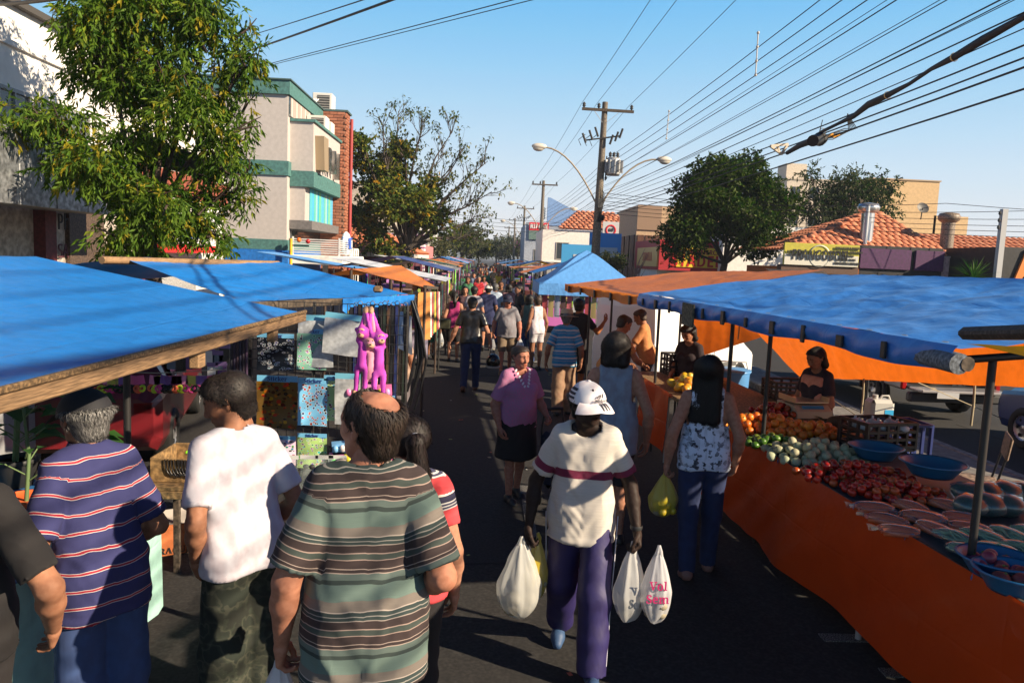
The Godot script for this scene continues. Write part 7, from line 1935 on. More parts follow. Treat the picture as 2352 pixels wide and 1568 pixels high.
	for k in 9:
		var p: Vector3 = T.call(1950 + (k % 3) * 85 + (k / 3) * 25, 1152 + (k / 3) * 26 - (k % 3) * 3) + Vector3(0.17, 0, 0)
		var t := thing("carrot_bag", "clear plastic bag of carrots lying on the blue cover", "carrots", p, 0.6 + r.randf_range(-0.9, 0.9), "bags of carrots")
		t.scale = Vector3.ONE * r.randf_range(0.8, 1.0)
		for i in 5:
			var q := Vector3(-0.05 + 0.025 * i, 0.02 + 0.018 * (i % 2), 0)
			obj(B.new().tube(PackedVector3Array([q + Vector3(-0.005, 0, -0.11), q + Vector3(0, 0.003, -0.07), q + Vector3(0.004, 0, 0.04), q + Vector3(0, 0, 0.12)]), [0.012, 0.019, 0.014, 0.003], 7), "carrot", mat(0.5, 0.1, 0.02, 0.5), t)
		obj(B.new().ball(Vector3(0, 0.035, 0), Vector3(0.085, 0.04, 0.145), 14, 8, Basis.IDENTITY, 0.12, k), "bag", film, t)
		obj(B.new().grid(4, 3, func(s: float, v: float) -> Vector3: return Vector3((s - 0.5) * 0.06 * (1 + v), 0.04 + 0.02 * sin(s * 9.0), -0.14 - v * 0.05)), "bag_neck", film, t)
	for k in 8:
		var p: Vector3 = T.call(2140 + (k % 4) * 62 + (k / 4) * 38, 1222 + (k / 4) * 34 - (k % 4) * 3) + Vector3(0.14, 0, 0)
		var t := thing("bean_bag", "clear bag of long pale green beans curled into a bundle", "green beans", p, 0.35 + r.randf_range(-0.2, 0.2), "bags of green beans")
		for i in 16:
			var a := r.randf_range(-0.35, 0.35); var off := r.randf_range(-0.055, 0.055)
			var pts := PackedVector3Array()
			for j in 7:
				var s := j / 6.0 * 2.0 - 1.0
				pts.append(Vector3(off + sin(a) * s * 0.08 + 0.02 * s * s, 0.018 + 0.035 * r.randf() * (1 - absf(s)) + 0.012 * (i % 3), s * 0.12))
			obj(B.new().tube(pts, 0.0068, 5), "bean", mat(0.2, 0.34, 0.2, 0.5) if i % 3 else mat(0.15, 0.28, 0.14, 0.5), t)
		obj(B.new().ball(Vector3(0, 0.032, 0), Vector3(0.09, 0.045, 0.14), 14, 8, Basis.IDENTITY, 0.12, k + 3.0), "bag", film, t)
	for k in 7:
		var p: Vector3 = T.call(2150 + (k % 4) * 45, 1128 + (k / 4) * 30) + Vector3(0.22, 0, 0)
		var t := thing("greens_bag", "tied clear bag of dark leafy greens at the back of the table", "greens", p, k * 0.6, "bags of greens")
		obj(B.new().ball(Vector3(0, 0.06, 0), Vector3(0.1, 0.065, 0.1), 14, 8, Basis.IDENTITY, 0.2, k * 2.0), "greens", grain("greens", 0.02, 0.09, 0.07, 0.4, 9.0, 0.3), t)
		obj(B.new().ball(Vector3(0, 0.062, 0), Vector3(0.11, 0.074, 0.11), 14, 8, Basis.IDENTITY, 0.2, k * 2.0), "bag", film, t)
	# pineapple, scale, crates, jug, bucket
	var pa := thing("pineapple", "brown pineapple lying behind the oranges", "pineapple", T.call(1905, 972) + Vector3(0.1, 0.07, 0), 1.1)
	obj(B.new().ball(Vector3.ZERO, Vector3(0.07, 0.07, 0.12), 14, 10), "fruit", grain("pineapple", 0.2, 0.08, 0.02, 0.7, 14.0, 0.2, 2, 0.08), pa)
	var pl := B.new()
	for k in 18:
		var d := Vector3(cos(k * 2.4) * 0.5, sin(k * 2.4) * 0.5, -1).normalized()
		pl.col = Color(0.04, 0.09, 0.03)
		leaf(pl, Vector3(0, 0, -0.11), d, d.cross(Vector3.UP).normalized(), 0.14, 0.012)
	obj(pl, "crown", foliage_mat("foliage"), pa)
	var sc := thing("market_scale", "beige shop scale with an orange tray on the stall", "scale", T.call(1805, 945) + Vector3(0.28, 0, -0.2), 0.15)
	obj(B.new().prism(PackedVector2Array([Vector2(-0.2, 0), Vector2(0.2, 0), Vector2(0.2, 0.07), Vector2(0.1, 0.12), Vector2(-0.2, 0.12)]), Vector3(-0.2, 0, 0), Vector3(0, 0, 1), Vector3.UP, Vector3(0.4, 0, 0)), "body", mat(0.42, 0.33, 0.22, 0.6), sc)
	obj(B.new().box(Vector3(0, 0.15, -0.03), Vector3(0.38, 0.015, 0.32)), "pan", mat(0.55, 0.4, 0.25, 0.3, 0.3), sc)
	for s in [-1.0, 1.0]: obj(B.new().box(Vector3(s * 0.19, 0.175, -0.03), Vector3(0.012, 0.05, 0.32)), "pan_rim", mat(0.55, 0.3, 0.15, 0.4), sc)
	obj(B.new().box(Vector3(0.0, 0.105, 0.152), Vector3(0.24, 0.04, 0.008), Basis(Vector3.RIGHT, -0.9)), "display", mat(0.05, 0.2, 0.35, 0.1), sc)
	var black := mat(0.012, 0.011, 0.012, 0.45)
	var cr := crate("black plastic crate of garlic bags at the back of the vegetable table", T.call(1975, 1010) + Vector3(0.15, 0, 0), 0.25, Vector3(0.5, 0.24, 0.34), black)
	for k in 9:
		var f := thing("garlic_bag", "small white bag of garlic in the black crate", "garlic", cr.position + Vector3(-0.16 + (k % 3) * 0.16, 0.17, -0.1 + (k / 3) * 0.1), k, "garlic bags in the crate")
		obj(B.new().ball(Vector3(0, 0.03, 0), Vector3(0.06, 0.04, 0.05), 10, 7, Basis.IDENTITY, 0.15, k), "bag", mat(0.42, 0.45, 0.5, 0.3), f)
		obj(B.new().rod(Vector3(0, 0.06, 0), Vector3(0.01, 0.09, 0), 0.01, 5), "knot", mat(0.42, 0.45, 0.5, 0.3), f)
	crate("dark blue plastic crate standing on end behind the garlic", Vector3(3.85, 0.0, -6.75), 0.1, Vector3(0.45, 1.06, 0.32), mat(0.012, 0.025, 0.13, 0.45))
	crate("black plastic crate at the vendor woman's hands", T.call(1740, 905) + Vector3(0.5, 0, -0.2), 0.1, Vector3(0.6, 0.2, 0.36), black)
	crate("upright black plastic crate on the far fruit table", Vector3(2.75, y, -10.4), 0.2, Vector3(0.42, 0.28, 0.3), black)
	crate("wooden orange crate of greens behind the striped polo man", Vector3(2.2, 0.25, -12.2), 0.4, Vector3(0.5, 0.4, 0.35), mat(0.3, 0.1, 0.03, 0.8))
	var j := G(2015, 985, 0.45)
	var jg := thing("water_jug", "white plastic water jug with a blue sticker behind the stall", "jug", Vector3(j.x, 0.45, j.z))
	obj(B.new().cbox(Vector3(0, 0.2, 0), Vector3(0.3, 0.38, 0.24), 0.04), "body", mat(0.45, 0.44, 0.4, 0.5), jg)
	obj(B.new().rod(Vector3(-0.06, 0.38, 0), Vector3(-0.06, 0.44, 0), 0.035, 10), "cap", mat(0.4, 0.38, 0.34, 0.5), jg)
	obj(B.new().tube(PackedVector3Array([Vector3(0, 0.38, 0), Vector3(0.03, 0.43, 0), Vector3(0.11, 0.43, 0), Vector3(0.13, 0.38, 0)]), 0.014, 6), "handle", mat(0.45, 0.44, 0.4, 0.5), jg)
	obj(B.new().box(Vector3(0.07, 0.19, 0.122), Vector3(0.11, 0.16, 0.004)), "sticker", mat(0.03, 0.35, 0.65, 0.4), jg)
	var st := thing("wooden_stand", "low wooden stand under the water jug", "stand", Vector3(j.x, 0, j.z))
	obj(B.new().cbox(Vector3(0, 0.425, 0), Vector3(0.6, 0.04, 0.4), 0.006), "top", grain("counter_wood", 0.3, 0.18, 0.08), st)
	for x in [-0.26, 0.26]:
		for z in [-0.16, 0.16]: obj(B.new().box(Vector3(x, 0.2, z), Vector3(0.04, 0.405, 0.04)), "leg", grain("counter_wood", 0.3, 0.18, 0.08), st)
	var bk := thing("blue_bucket", "sky blue lidded bucket standing behind the stall on the asphalt", "bucket", D(1680, 868, 11.5) * Vector3(1, 0, 1))
	obj(B.new().lathe([Vector2(0, 0.001), Vector2(0.24, 0.0), Vector2(0.27, 0.8), Vector2(0.29, 0.82), Vector2(0.29, 0.86), Vector2(0, 0.88)], Vector3.ZERO, 20), "drum", mat(0.08, 0.24, 0.5, 0.4), bk)
	obj(B.new().tube(PackedVector3Array([Vector3(-0.27, 0.78, 0), Vector3(-0.2, 0.98, 0.05), Vector3(0.2, 0.98, 0.05), Vector3(0.27, 0.78, 0)]), 0.012, 6), "handle", mat(0.4, 0.4, 0.4, 0.4), bk)
	# old school chair with a white plate
	var cp := G(2232, 1100, 0.45)
	var ch := thing("school_chair", "worn wooden school chair with black tube legs behind the table", "chair", Vector3(cp.x, 0, cp.z), -0.5)
	var wd := grain("chair_wood", 0.36, 0.24, 0.16, 0.7, 2.0, 0.6)
	obj(B.new().cbox(Vector3(0, 0.45, 0), Vector3(0.44, 0.025, 0.42), 0.01), "seat", wd, ch)
	obj(B.new().cbox(Vector3(0.26, 0.82, 0.0), Vector3(0.025, 0.22, 0.42), 0.01, Basis(Vector3.BACK, -0.12)), "backrest", wd, ch)
	for s in [-1.0, 1.0]:
		obj(B.new().tube(PackedVector3Array([Vector3(-0.2, 0, s * 0.19), Vector3(-0.16, 0.43, s * 0.17), Vector3(0.18, 0.43, s * 0.17), Vector3(0.28, 0.9, s * 0.17)]), 0.012, 8), "leg", black, ch)
		obj(B.new().tube(PackedVector3Array([Vector3(0.25, 0, s * 0.2), Vector3(0.18, 0.43, s * 0.17)]), 0.012, 8), "leg", black, ch)

# ---------------------------------------------------------------- vehicles
# stations along the length: [z, y_low, y_waist, y_top, half width, half width at top]
func car_body(st: Array) -> B:
	var b := B.new()
	var ring := func(q: Array) -> Array:
		var w: float = q[4]; var wt: float = q[5]
		return [Vector3(-w * 0.93, q[1], q[0]), Vector3(-w, q[1] + 0.12, q[0]), Vector3(-w, q[2] - 0.06, q[0]), Vector3(-w * 0.965, q[2], q[0]), Vector3(-wt, q[3] - 0.04, q[0]), Vector3(-wt * 0.9, q[3], q[0]), Vector3(wt * 0.9, q[3], q[0]), Vector3(wt, q[3] - 0.04, q[0]), Vector3(w * 0.965, q[2], q[0]), Vector3(w, q[2] - 0.06, q[0]), Vector3(w, q[1] + 0.12, q[0]), Vector3(w * 0.93, q[1], q[0])]
	for k in st.size() - 1:
		var a: Array = ring.call(st[k]); var c: Array = ring.call(st[k + 1])
		for i in 12:
			var j := (i + 1) % 12
			b.quad(a[i], a[j], c[j], c[i])
	for k in [0, st.size() - 1]:
		var a: Array = ring.call(st[k])
		for i in range(0, 6):
			var p := [a[i], a[i + 1] if i < 5 else a[6], a[10 - i] if i < 5 else a[6], a[11 - i]]
			if i == 5: continue
			if k == 0: b.quad(p[3], p[0], p[1], p[2])
			else: b.quad(p[0], p[3], p[2], p[1])
	return b
func wheel(parent: Node, p: Vector3, r: float, side: float) -> void:
	var bs := Basis(Vector3.BACK, -PI * 0.5 * side)
	var w := obj(B.new().lathe([Vector2(r * 0.6, -0.1), Vector2(r * 0.9, -0.11), Vector2(r, -0.07), Vector2(r, 0.07), Vector2(r * 0.9, 0.11), Vector2(r * 0.62, 0.1), Vector2(r * 0.6, 0.04)], p, 22, bs), "wheel", mat(0.012, 0.012, 0.012, 0.8), parent)
	obj(B.new().lathe([Vector2(r * 0.63, 0.09), Vector2(r * 0.55, 0.06), Vector2(r * 0.3, 0.05), Vector2(r * 0.12, 0.08), Vector2(0, 0.09)], p, 18, bs), "rim", mat(0.4, 0.4, 0.4, 0.35, 0.7), w)
	for k in 6:
		var a := TAU * k / 6.0
		obj(B.new().ball(p + Vector3(side * 0.072, sin(a) * r * 0.42, cos(a) * r * 0.42), Vector3(0.012, r * 0.1, r * 0.1), 8, 5), "rim_hole", mat(0.01, 0.01, 0.01, 0.8), w)
func glassq(parent: Node, called: String, a: Vector3, b: Vector3, c: Vector3, d: Vector3) -> void:
	var n := (b - a).cross(d - a).normalized() * 0.008
	var g := B.new(); g.quad(a + n, b + n, c + n, d + n); g.quad(b - n, a - n, d - n, c - n)
	for q in [[a, b], [b, c], [c, d], [d, a]]: g.quad(q[0] - n, q[1] - n, q[1] + n, q[0] + n)
	obj(g, called, mat(0.012, 0.016, 0.018, 0.06), parent)

func build_vehicles() -> void:
	var dark := mat(0.012, 0.012, 0.012, 0.6)
	var paint := func(key: String, r: float, g: float, b: float, metal := 0.0) -> StandardMaterial3D:
		if mats.has(key): return mats[key]
		var m := StandardMaterial3D.new()
		m.albedo_color = lin(r, g, b); m.roughness = 0.35; m.metallic = metal; m.clearcoat_enabled = true; m.clearcoat = 0.7; m.clearcoat_roughness = 0.08
		mats[key] = m
		return m
	# white van, nose to local -z
	var v := thing("white_van", "white delivery van parked behind the orange canopy", "van", Vector3(3.75, 0, -14.6), -0.95)
	v.scale = Vector3(0.9, 0.93, 0.66)
	var wm: Material = paint.call("paint_white", 0.72, 0.72, 0.72)
	obj(car_body([[2.25, 0.35, 1.1, 1.75, 0.82, 0.72], [2.2, 0.3, 1.1, 1.98, 0.88, 0.8], [0.0, 0.28, 1.1, 2.0, 0.9, 0.82], [-0.9, 0.28, 1.1, 1.95, 0.9, 0.8], [-1.45, 0.28, 1.08, 1.35, 0.89, 0.76], [-1.75, 0.28, 1.0, 1.04, 0.88, 0.8], [-2.2, 0.3, 0.82, 0.86, 0.84, 0.74], [-2.3, 0.36, 0.68, 0.72, 0.76, 0.66]]), "body", wm, v)
	for s in [-1.0, 1.0]:
		glassq(v, "side_window", Vector3(s * 0.895, 1.12, -0.35), Vector3(s * 0.895, 1.12, -1.35), Vector3(s * 0.815, 1.5, -1.1), Vector3(s * 0.815, 1.72, -0.35))
		wheel(v, Vector3(s * 0.8, 0.33, 1.45), 0.33, s); wheel(v, Vector3(s * 0.8, 0.33, -1.5), 0.33, s)
		obj(B.new().cbox(Vector3(s * 0.98, 1.2, -1.3), Vector3(0.16, 0.22, 0.08), 0.02), "mirror", dark, v)
		obj(B.new().box(Vector3(s * 0.903, 0.62, 0.3), Vector3(0.02, 0.08, 3.2)), "rub_strip", mat(0.1, 0.1, 0.1, 0.6), v)
		for z in [-0.25, 0.9]: obj(B.new().box(Vector3(s * 0.9, 1.05, z), Vector3(0.012, 1.3, 0.014)), "panel_gap", dark, v)
		obj(B.new().cbox(Vector3(s * 0.62, 0.72, -2.27), Vector3(0.26, 0.16, 0.1), 0.03), "headlight", mat(0.5, 0.5, 0.5, 0.1), v)
	glassq(v, "windscreen", Vector3(0.72, 1.12, -1.72), Vector3(-0.72, 1.12, -1.72), Vector3(-0.7, 1.85, -1.02), Vector3(0.7, 1.85, -1.02))
	# silver pickup seen from behind, tailgate down with produce in the bed
	var p := thing("pickup_truck", "silver pickup with lowered tailgate loaded with yellow gourds", "pickup", Vector3(7.85, 0, -14.6))
	var sm: Material = paint.call("paint_silver", 0.36, 0.34, 0.33, 0.3)
	obj(car_body([[1.15, 0.42, 0.98, 1.0, 0.83, 0.76], [0.45, 0.4, 0.98, 1.02, 0.84, 0.76], [0.25, 0.4, 1.0, 1.5, 0.84, 0.64], [-0.9, 0.4, 1.0, 1.56, 0.84, 0.66], [-1.45, 0.4, 0.98, 1.1, 0.84, 0.74], [-2.35, 0.4, 0.86, 0.9, 0.82, 0.72], [-2.45, 0.45, 0.7, 0.74, 0.74, 0.64]]), "cab", sm, p)
	for s in [-1.0, 1.0]:
		obj(B.new().cbox(Vector3(s * 0.79, 0.76, 1.7), Vector3(0.1, 0.5, 1.2), 0.03), "bed_side", sm, p)
		wheel(p, Vector3(s * 0.76, 0.31, 1.35), 0.31, s); wheel(p, Vector3(s * 0.76, 0.31, -1.45), 0.31, s)
		glassq(p, "side_window", Vector3(s * 0.82, 1.03, 0.15), Vector3(s * 0.82, 1.03, -1.25), Vector3(s * 0.68, 1.46, -0.85), Vector3(s * 0.68, 1.46, 0.15))
		obj(B.new().cbox(Vector3(s * 0.8, 0.62, 2.28), Vector3(0.09, 0.2, 0.06), 0.015), "tail_lamp", mat(0.3, 0.01, 0.01, 0.15), p)
		for z in [1.35, -1.45]:
			var ar := PackedVector3Array()
			for i in 9: ar.append(Vector3(s * 0.83, 0.33 + sin(PI * i / 8.0) * 0.4, z + cos(PI * i / 8.0) * 0.42))
			obj(B.new().tube(ar, 0.04, 6), "wheel_arch", dark, p)
	obj(B.new().box(Vector3(0, 0.56, 1.7), Vector3(1.5, 0.04, 1.25)), "bed_floor", dark, p)
	obj(B.new().cbox(Vector3(0, 0.55, 2.5), Vector3(1.46, 0.05, 0.42), 0.015), "tailgate", sm, p)
	obj(B.new().cbox(Vector3(0, 0.42, 2.42), Vector3(1.6, 0.16, 0.14), 0.03), "bumper", mat(0.05, 0.05, 0.05, 0.5), p)
	obj(B.new().box(Vector3(-0.3, 0.5, 2.72), Vector3(0.36, 0.1, 0.01)), "number_plate", mat(0.45, 0.45, 0.45, 0.5), p)
	pile(12, "gourd", "yellow gourd in the bed of the silver pickup", "gourd", "gourds in the pickup", Vector3(7.6, 0.585, -12.9), 0.35, 0.35, Vector3(0.08, 0.075, 0.12), [mat(0.45, 0.3, 0.1, 0.6), mat(0.35, 0.24, 0.12, 0.6)], 0.1, 17)
	crate("black crate standing in the bed of the silver pickup", Vector3(8.25, 0.58, -12.7), 0.0, Vector3(0.5, 0.3, 0.4), dark)
	var bd := thing("blue_barrel", "blue plastic barrel standing in the pickup bed", "barrel", Vector3(7.45, 0.58, -13.5))
	obj(B.new().lathe([Vector2(0, 0), Vector2(0.2, 0), Vector2(0.23, 0.1), Vector2(0.23, 0.5), Vector2(0.2, 0.58), Vector2(0, 0.58)], Vector3.ZERO, 18), "drum", mat(0.03, 0.1, 0.36, 0.4), bd)
	obj(B.new().lathe([Vector2(0.23, 0.28), Vector2(0.242, 0.3), Vector2(0.23, 0.32)], Vector3.ZERO, 18), "hoop", mat(0.03, 0.1, 0.36, 0.4), bd)
	# cars
	for k in 7:
		var q: Array = [[Vector3(-4.55, 0, -9.6), 0.25, [0.13, 0.008, 0.012], "dark red car parked behind the accessory counter"], [Vector3(8.6, 0, -9.2), 0.0, [0.012, 0.03, 0.14], "dark blue car parked behind the school chair"], [Vector3(9.5, 0, -62), 0.0, [0.6, 0.6, 0.6], "white car parked past the tall pole"], [Vector3(13.5, 0, -60), 0.0, [0.03, 0.03, 0.03], "black car parked at the right kerb near the supermarket"], [Vector3(9.2, 0, -71), 0.0, [0.4, 0.4, 0.42], "grey car behind the white parked car"], [Vector3(9.0, 0, -82), 0.0, [0.55, 0.56, 0.58], "pale silver car near the second pole"], [Vector3(-5.2, 0, -7.0), 0.05, [0.3, 0.31, 0.33], "grey car parked behind the plant table"]][k]
		var t := thing("parked_car", q[3], "car", q[0], q[1])
		var m: Material = paint.call("paint_car%d" % k, q[2][0], q[2][1], q[2][2])
		obj(car_body([[2.0, 0.32, 0.78, 0.82, 0.72, 0.64], [1.92, 0.26, 0.86, 0.92, 0.8, 0.68], [1.5, 0.24, 0.9, 1.28, 0.82, 0.58], [0.9, 0.22, 0.9, 1.42, 0.83, 0.6], [-0.2, 0.22, 0.9, 1.42, 0.83, 0.6], [-0.95, 0.22, 0.88, 0.94, 0.83, 0.7], [-1.8, 0.24, 0.76, 0.8, 0.8, 0.66], [-1.98, 0.32, 0.62, 0.66, 0.7, 0.56]]), "body", m, t)
		for s in [-1.0, 1.0]:
			wheel(t, Vector3(s * 0.74, 0.3, 1.3), 0.3, s); wheel(t, Vector3(s * 0.74, 0.3, -1.25), 0.3, s)
			glassq(t, "side_window", Vector3(s * 0.81, 0.93, 1.35), Vector3(s * 0.81, 0.93, -0.75), Vector3(s * 0.625, 1.35, -0.2), Vector3(s * 0.625, 1.35, 0.9))
			obj(B.new().cbox(Vector3(s * 0.62, 0.72, 1.97), Vector3(0.2, 0.14, 0.06), 0.015), "tail_lamp", mat(0.3, 0.01, 0.01, 0.15), t)
			obj(B.new().cbox(Vector3(s * 0.58, 0.6, -1.94), Vector3(0.24, 0.13, 0.06), 0.015), "headlight", mat(0.5, 0.5, 0.5, 0.1), t)
		glassq(t, "rear_window", Vector3(-0.56, 0.96, 1.86), Vector3(0.56, 0.96, 1.86), Vector3(0.5, 1.36, 1.2), Vector3(-0.5, 1.36, 1.2))
		glassq(t, "windscreen", Vector3(0.6, 0.96, -0.95), Vector3(-0.6, 0.96, -0.95), Vector3(-0.5, 1.39, -0.28), Vector3(0.5, 1.39, -0.28))

# ---------------------------------------------------------------- clothes
func fold_normal() -> NoiseTexture2D:
	if mats.has("t_clothfold"): return mats["t_clothfold"]
	var nt := NoiseTexture2D.new()
	var f := FastNoiseLite.new(); f.seed = 19; f.frequency = 0.011; f.fractal_octaves = 3; f.fractal_type = FastNoiseLite.FRACTAL_RIDGED
	f.domain_warp_enabled = true; f.domain_warp_amplitude = 40.0; f.domain_warp_frequency = 0.01
	nt.noise = f; nt.width = 512; nt.height = 512; nt.seamless = true; nt.as_normal_map = true; nt.bump_strength = 4.0
	mats["t_clothfold"] = nt
	return nt
func cloth(key: String, r: float, g: float, b: float, rough := 0.9) -> StandardMaterial3D:
	if mats.has("c_" + key): return mats["c_" + key]
	var m := StandardMaterial3D.new()
	m.albedo_color = lin(r, g, b); m.roughness = rough
	m.albedo_texture = noise_tex("clothgrain", 0.05, Color(0.92, 0.86, 0.86), Color(1, 1, 1), 4, 256, false, 0.2, 0.8)
	m.uv1_triplanar = true; m.uv1_scale = Vector3(1.1, 0.8, 1.1)
	m.normal_enabled = true; m.normal_texture = fold_normal(); m.normal_scale = 0.06
	mats["c_" + key] = m
	return m
# bands: [height in metres, r, g, b] from the top down, repeated
func striped(key: String, bands: Array) -> StandardMaterial3D:
	var total := 0.0
	for q in bands: total += q[0]
	var n := 512
	var im := Image.create(8, n, false, Image.FORMAT_RGB8)
	var r := RandomNumberGenerator.new(); r.seed = 3
	for y in n:
		var v := (y + 0.5) / n * total; var c := Color.BLACK
		for q in bands:
			if v < q[0]:
				c = Color(q[1], q[2], q[3]); break
			v -= q[0]
		for x in 8:
			var e := r.randf_range(0.9, 1.06)
			im.set_pixel(x, y, Color(c.r * e, c.g * e, c.b * e).linear_to_srgb())
	im.generate_mipmaps()
	var m := StandardMaterial3D.new()
	m.albedo_texture = ImageTexture.create_from_image(im); m.roughness = 0.9
	m.uv1_scale = Vector3(3.0, 1.0 / total, 1.0)
	mats["s_" + key] = m
	return m
func blotch(key: String, freq: float, stops: Array, cell := false, scale := 1.0) -> StandardMaterial3D:   # stops: [offset, r, g, b], hard steps
	var f := FastNoiseLite.new(); f.seed = key.hash() & 0xff; f.frequency = freq; f.fractal_octaves = 3
	f.noise_type = FastNoiseLite.TYPE_CELLULAR if cell else FastNoiseLite.TYPE_SIMPLEX_SMOOTH
	var t := NoiseTexture2D.new(); t.width = 256; t.height = 256; t.seamless = true; t.noise = f
	var g := Gradient.new(); g.interpolation_mode = Gradient.GRADIENT_INTERPOLATE_CONSTANT
	var off := PackedFloat32Array(); var cs := PackedColorArray()
	for q in stops: off.append(q[0]); cs.append(Color(q[1], q[2], q[3]).linear_to_srgb())
	g.offsets = off; g.colors = cs; t.color_ramp = g
	var m := StandardMaterial3D.new()
	m.albedo_texture = t; m.roughness = 0.9; m.uv1_triplanar = true; m.uv1_scale = Vector3.ONE * scale
	m.normal_enabled = true; m.normal_texture = fold_normal(); m.normal_scale = 0.06
	return m

func cap_on(t: Node3D, m: Material, brim: Material, back := false, straw := false) -> Node3D:
	var hx: Transform3D = t.get_meta("head_at")
	var b := B.new()
	var cr: MeshInstance3D
	if straw:
		b.lathe([Vector2(0.19, 0.055), Vector2(0.185, 0.05), Vector2(0.1, 0.062), Vector2(0.102, 0.08), Vector2(0.096, 0.15), Vector2(0.08, 0.172), Vector2(0.03, 0.165), Vector2(0.0, 0.168)], Vector3(0, 0, 0.012), 24)
		cr = obj(b, "hat", m, t)
		obj(B.new().lathe([Vector2(0.1035, 0.068), Vector2(0.103, 0.098), Vector2(0.1, 0.098)], Vector3(0, 0, 0.012), 24), "hat_band", brim, cr)
	else:
		b.grid(24, 10, func(s: float, v: float) -> Vector3:
			var a := TAU * s; var e := v * PI * 0.5
			var r := sin(e + 0.0001)
			var q := 1.0 + 0.03 * sin(a * 3.0) * v
			return Vector3(-sin(a) * 0.1 * r * q, 0.045 + cos(e) * 0.105 - 0.012 * cos(a) * v, -cos(a) * 0.118 * r * q + 0.012))
		cr = obj(b, "cap", m, t)
		var d := 1.0 if back else -1.0
		obj(B.new().grid(12, 5, func(s: float, v: float) -> Vector3:
			var a := (s - 0.5) * 1.75
			var rr := 0.112 + v * 0.066 * cos(a * 0.75)
			return Vector3(sin(a) * rr * 0.92, 0.052 - 0.032 * v * v - 0.045 * absf(sin(a)) * v * 0.6, d * cos(a) * rr + 0.012)), "brim", brim, cr)
		obj(B.new().ball(Vector3(0, 0.152, 0.012), Vector3(0.011, 0.006, 0.011), 8, 5), "button", m, cr)
	cr.transform = hx * Transform3D(Basis.from_scale(Vector3.ONE * 1.06), Vector3(0, -0.03, 0.0))
	return cr

func plastic(r: float, g: float, b: float, a := 0.72) -> StandardMaterial3D:
	var key := "plastic%f %f %f %f" % [r, g, b, a]
	if mats.has(key): return mats[key]
	var m := StandardMaterial3D.new()
	m.albedo_color = Color(lin(r, g, b), a); m.transparency = BaseMaterial3D.TRANSPARENCY_ALPHA; m.roughness = 0.3; m.backlight_enabled = true; m.backlight = Color(0.7, 0.7, 0.7)
	m.cull_mode = BaseMaterial3D.CULL_DISABLED
	mats[key] = m
	return m
func bag(label: String, hand: Vector3, h: float, w: float, m: Material, sd: float, turn := 0.0, inner: Material = null) -> Node3D:   # a carrier bag hanging from a hand
	var t := thing("carrier_bag", label, "bag", hand + Vector3(0, -h, 0), turn)
	var b := B.new()
	b.grid(40, 26, func(s: float, v: float) -> Vector3:
		var a := TAU * s
		var y := h * (1.0 - v)
		var r := lerpf(0.1, 1.0, pow(clampf(v / 0.55, 0, 1), 0.8)) if v < 0.55 else sqrt(maxf(0.0, 1.0 - pow((v - 0.55) / 0.45, 2.6)))
		var f := 1.0 + (0.13 * sin(a * 7.0 + sd) + 0.07 * sin(a * 13.0 + sd * 2.0 + v * 3.0)) * (1.0 - v * 0.75) + 0.1 * fn.get_noise_3d(cos(a) * 90.0 + sd * 40.0, y * 500.0, sin(a) * 90.0)
		return Vector3(cos(a) * r * w * 0.5 * f, y + 0.012 * sin(a * 3.0 + sd) * v, sin(a) * r * w * 0.36 * f))
	obj(b, "bag", m, t)
	for i in 4: obj(B.new().ball(Vector3((i % 2 - 0.5) * w * 0.34, h * (0.13 + 0.14 * (i / 2)), 0.01 * i), Vector3(w * 0.2, w * 0.17, w * 0.17), 10, 7, Basis.IDENTITY, 0.1, i), "contents", mat(0.3, 0.26, 0.18, 0.7), t)
	for e in [-1.0, 1.0]:
		obj(B.new().tube(PackedVector3Array([Vector3(e * w * 0.07, h * 0.93, 0), Vector3(e * w * 0.05, h * 1.0, 0.01), Vector3(0, h + 0.03, 0.0)]), [0.014, 0.011, 0.009], 6), "handle", m, t)
	if inner:
		for k in 5: obj(B.new().ball(Vector3(-w * 0.2 + (k % 3) * w * 0.2, h * 0.16 + (k / 3) * h * 0.16, w * 0.26 - 0.02 * (k % 2)), Vector3.ONE * w * 0.13, 10, 7), "fruit", inner, t)
	return t

func hand_of(t: Node3D, o: Dictionary, s: int) -> Vector3:      # middle of the palm in the world
	var el: Vector3 = o.arms[s * 2]; var wr: Vector3 = o.arms[s * 2 + 1]
	return t.transform * (Vector3(wr.x * 0.86, wr.y, wr.z) + (wr - el).normalized() * 0.085)

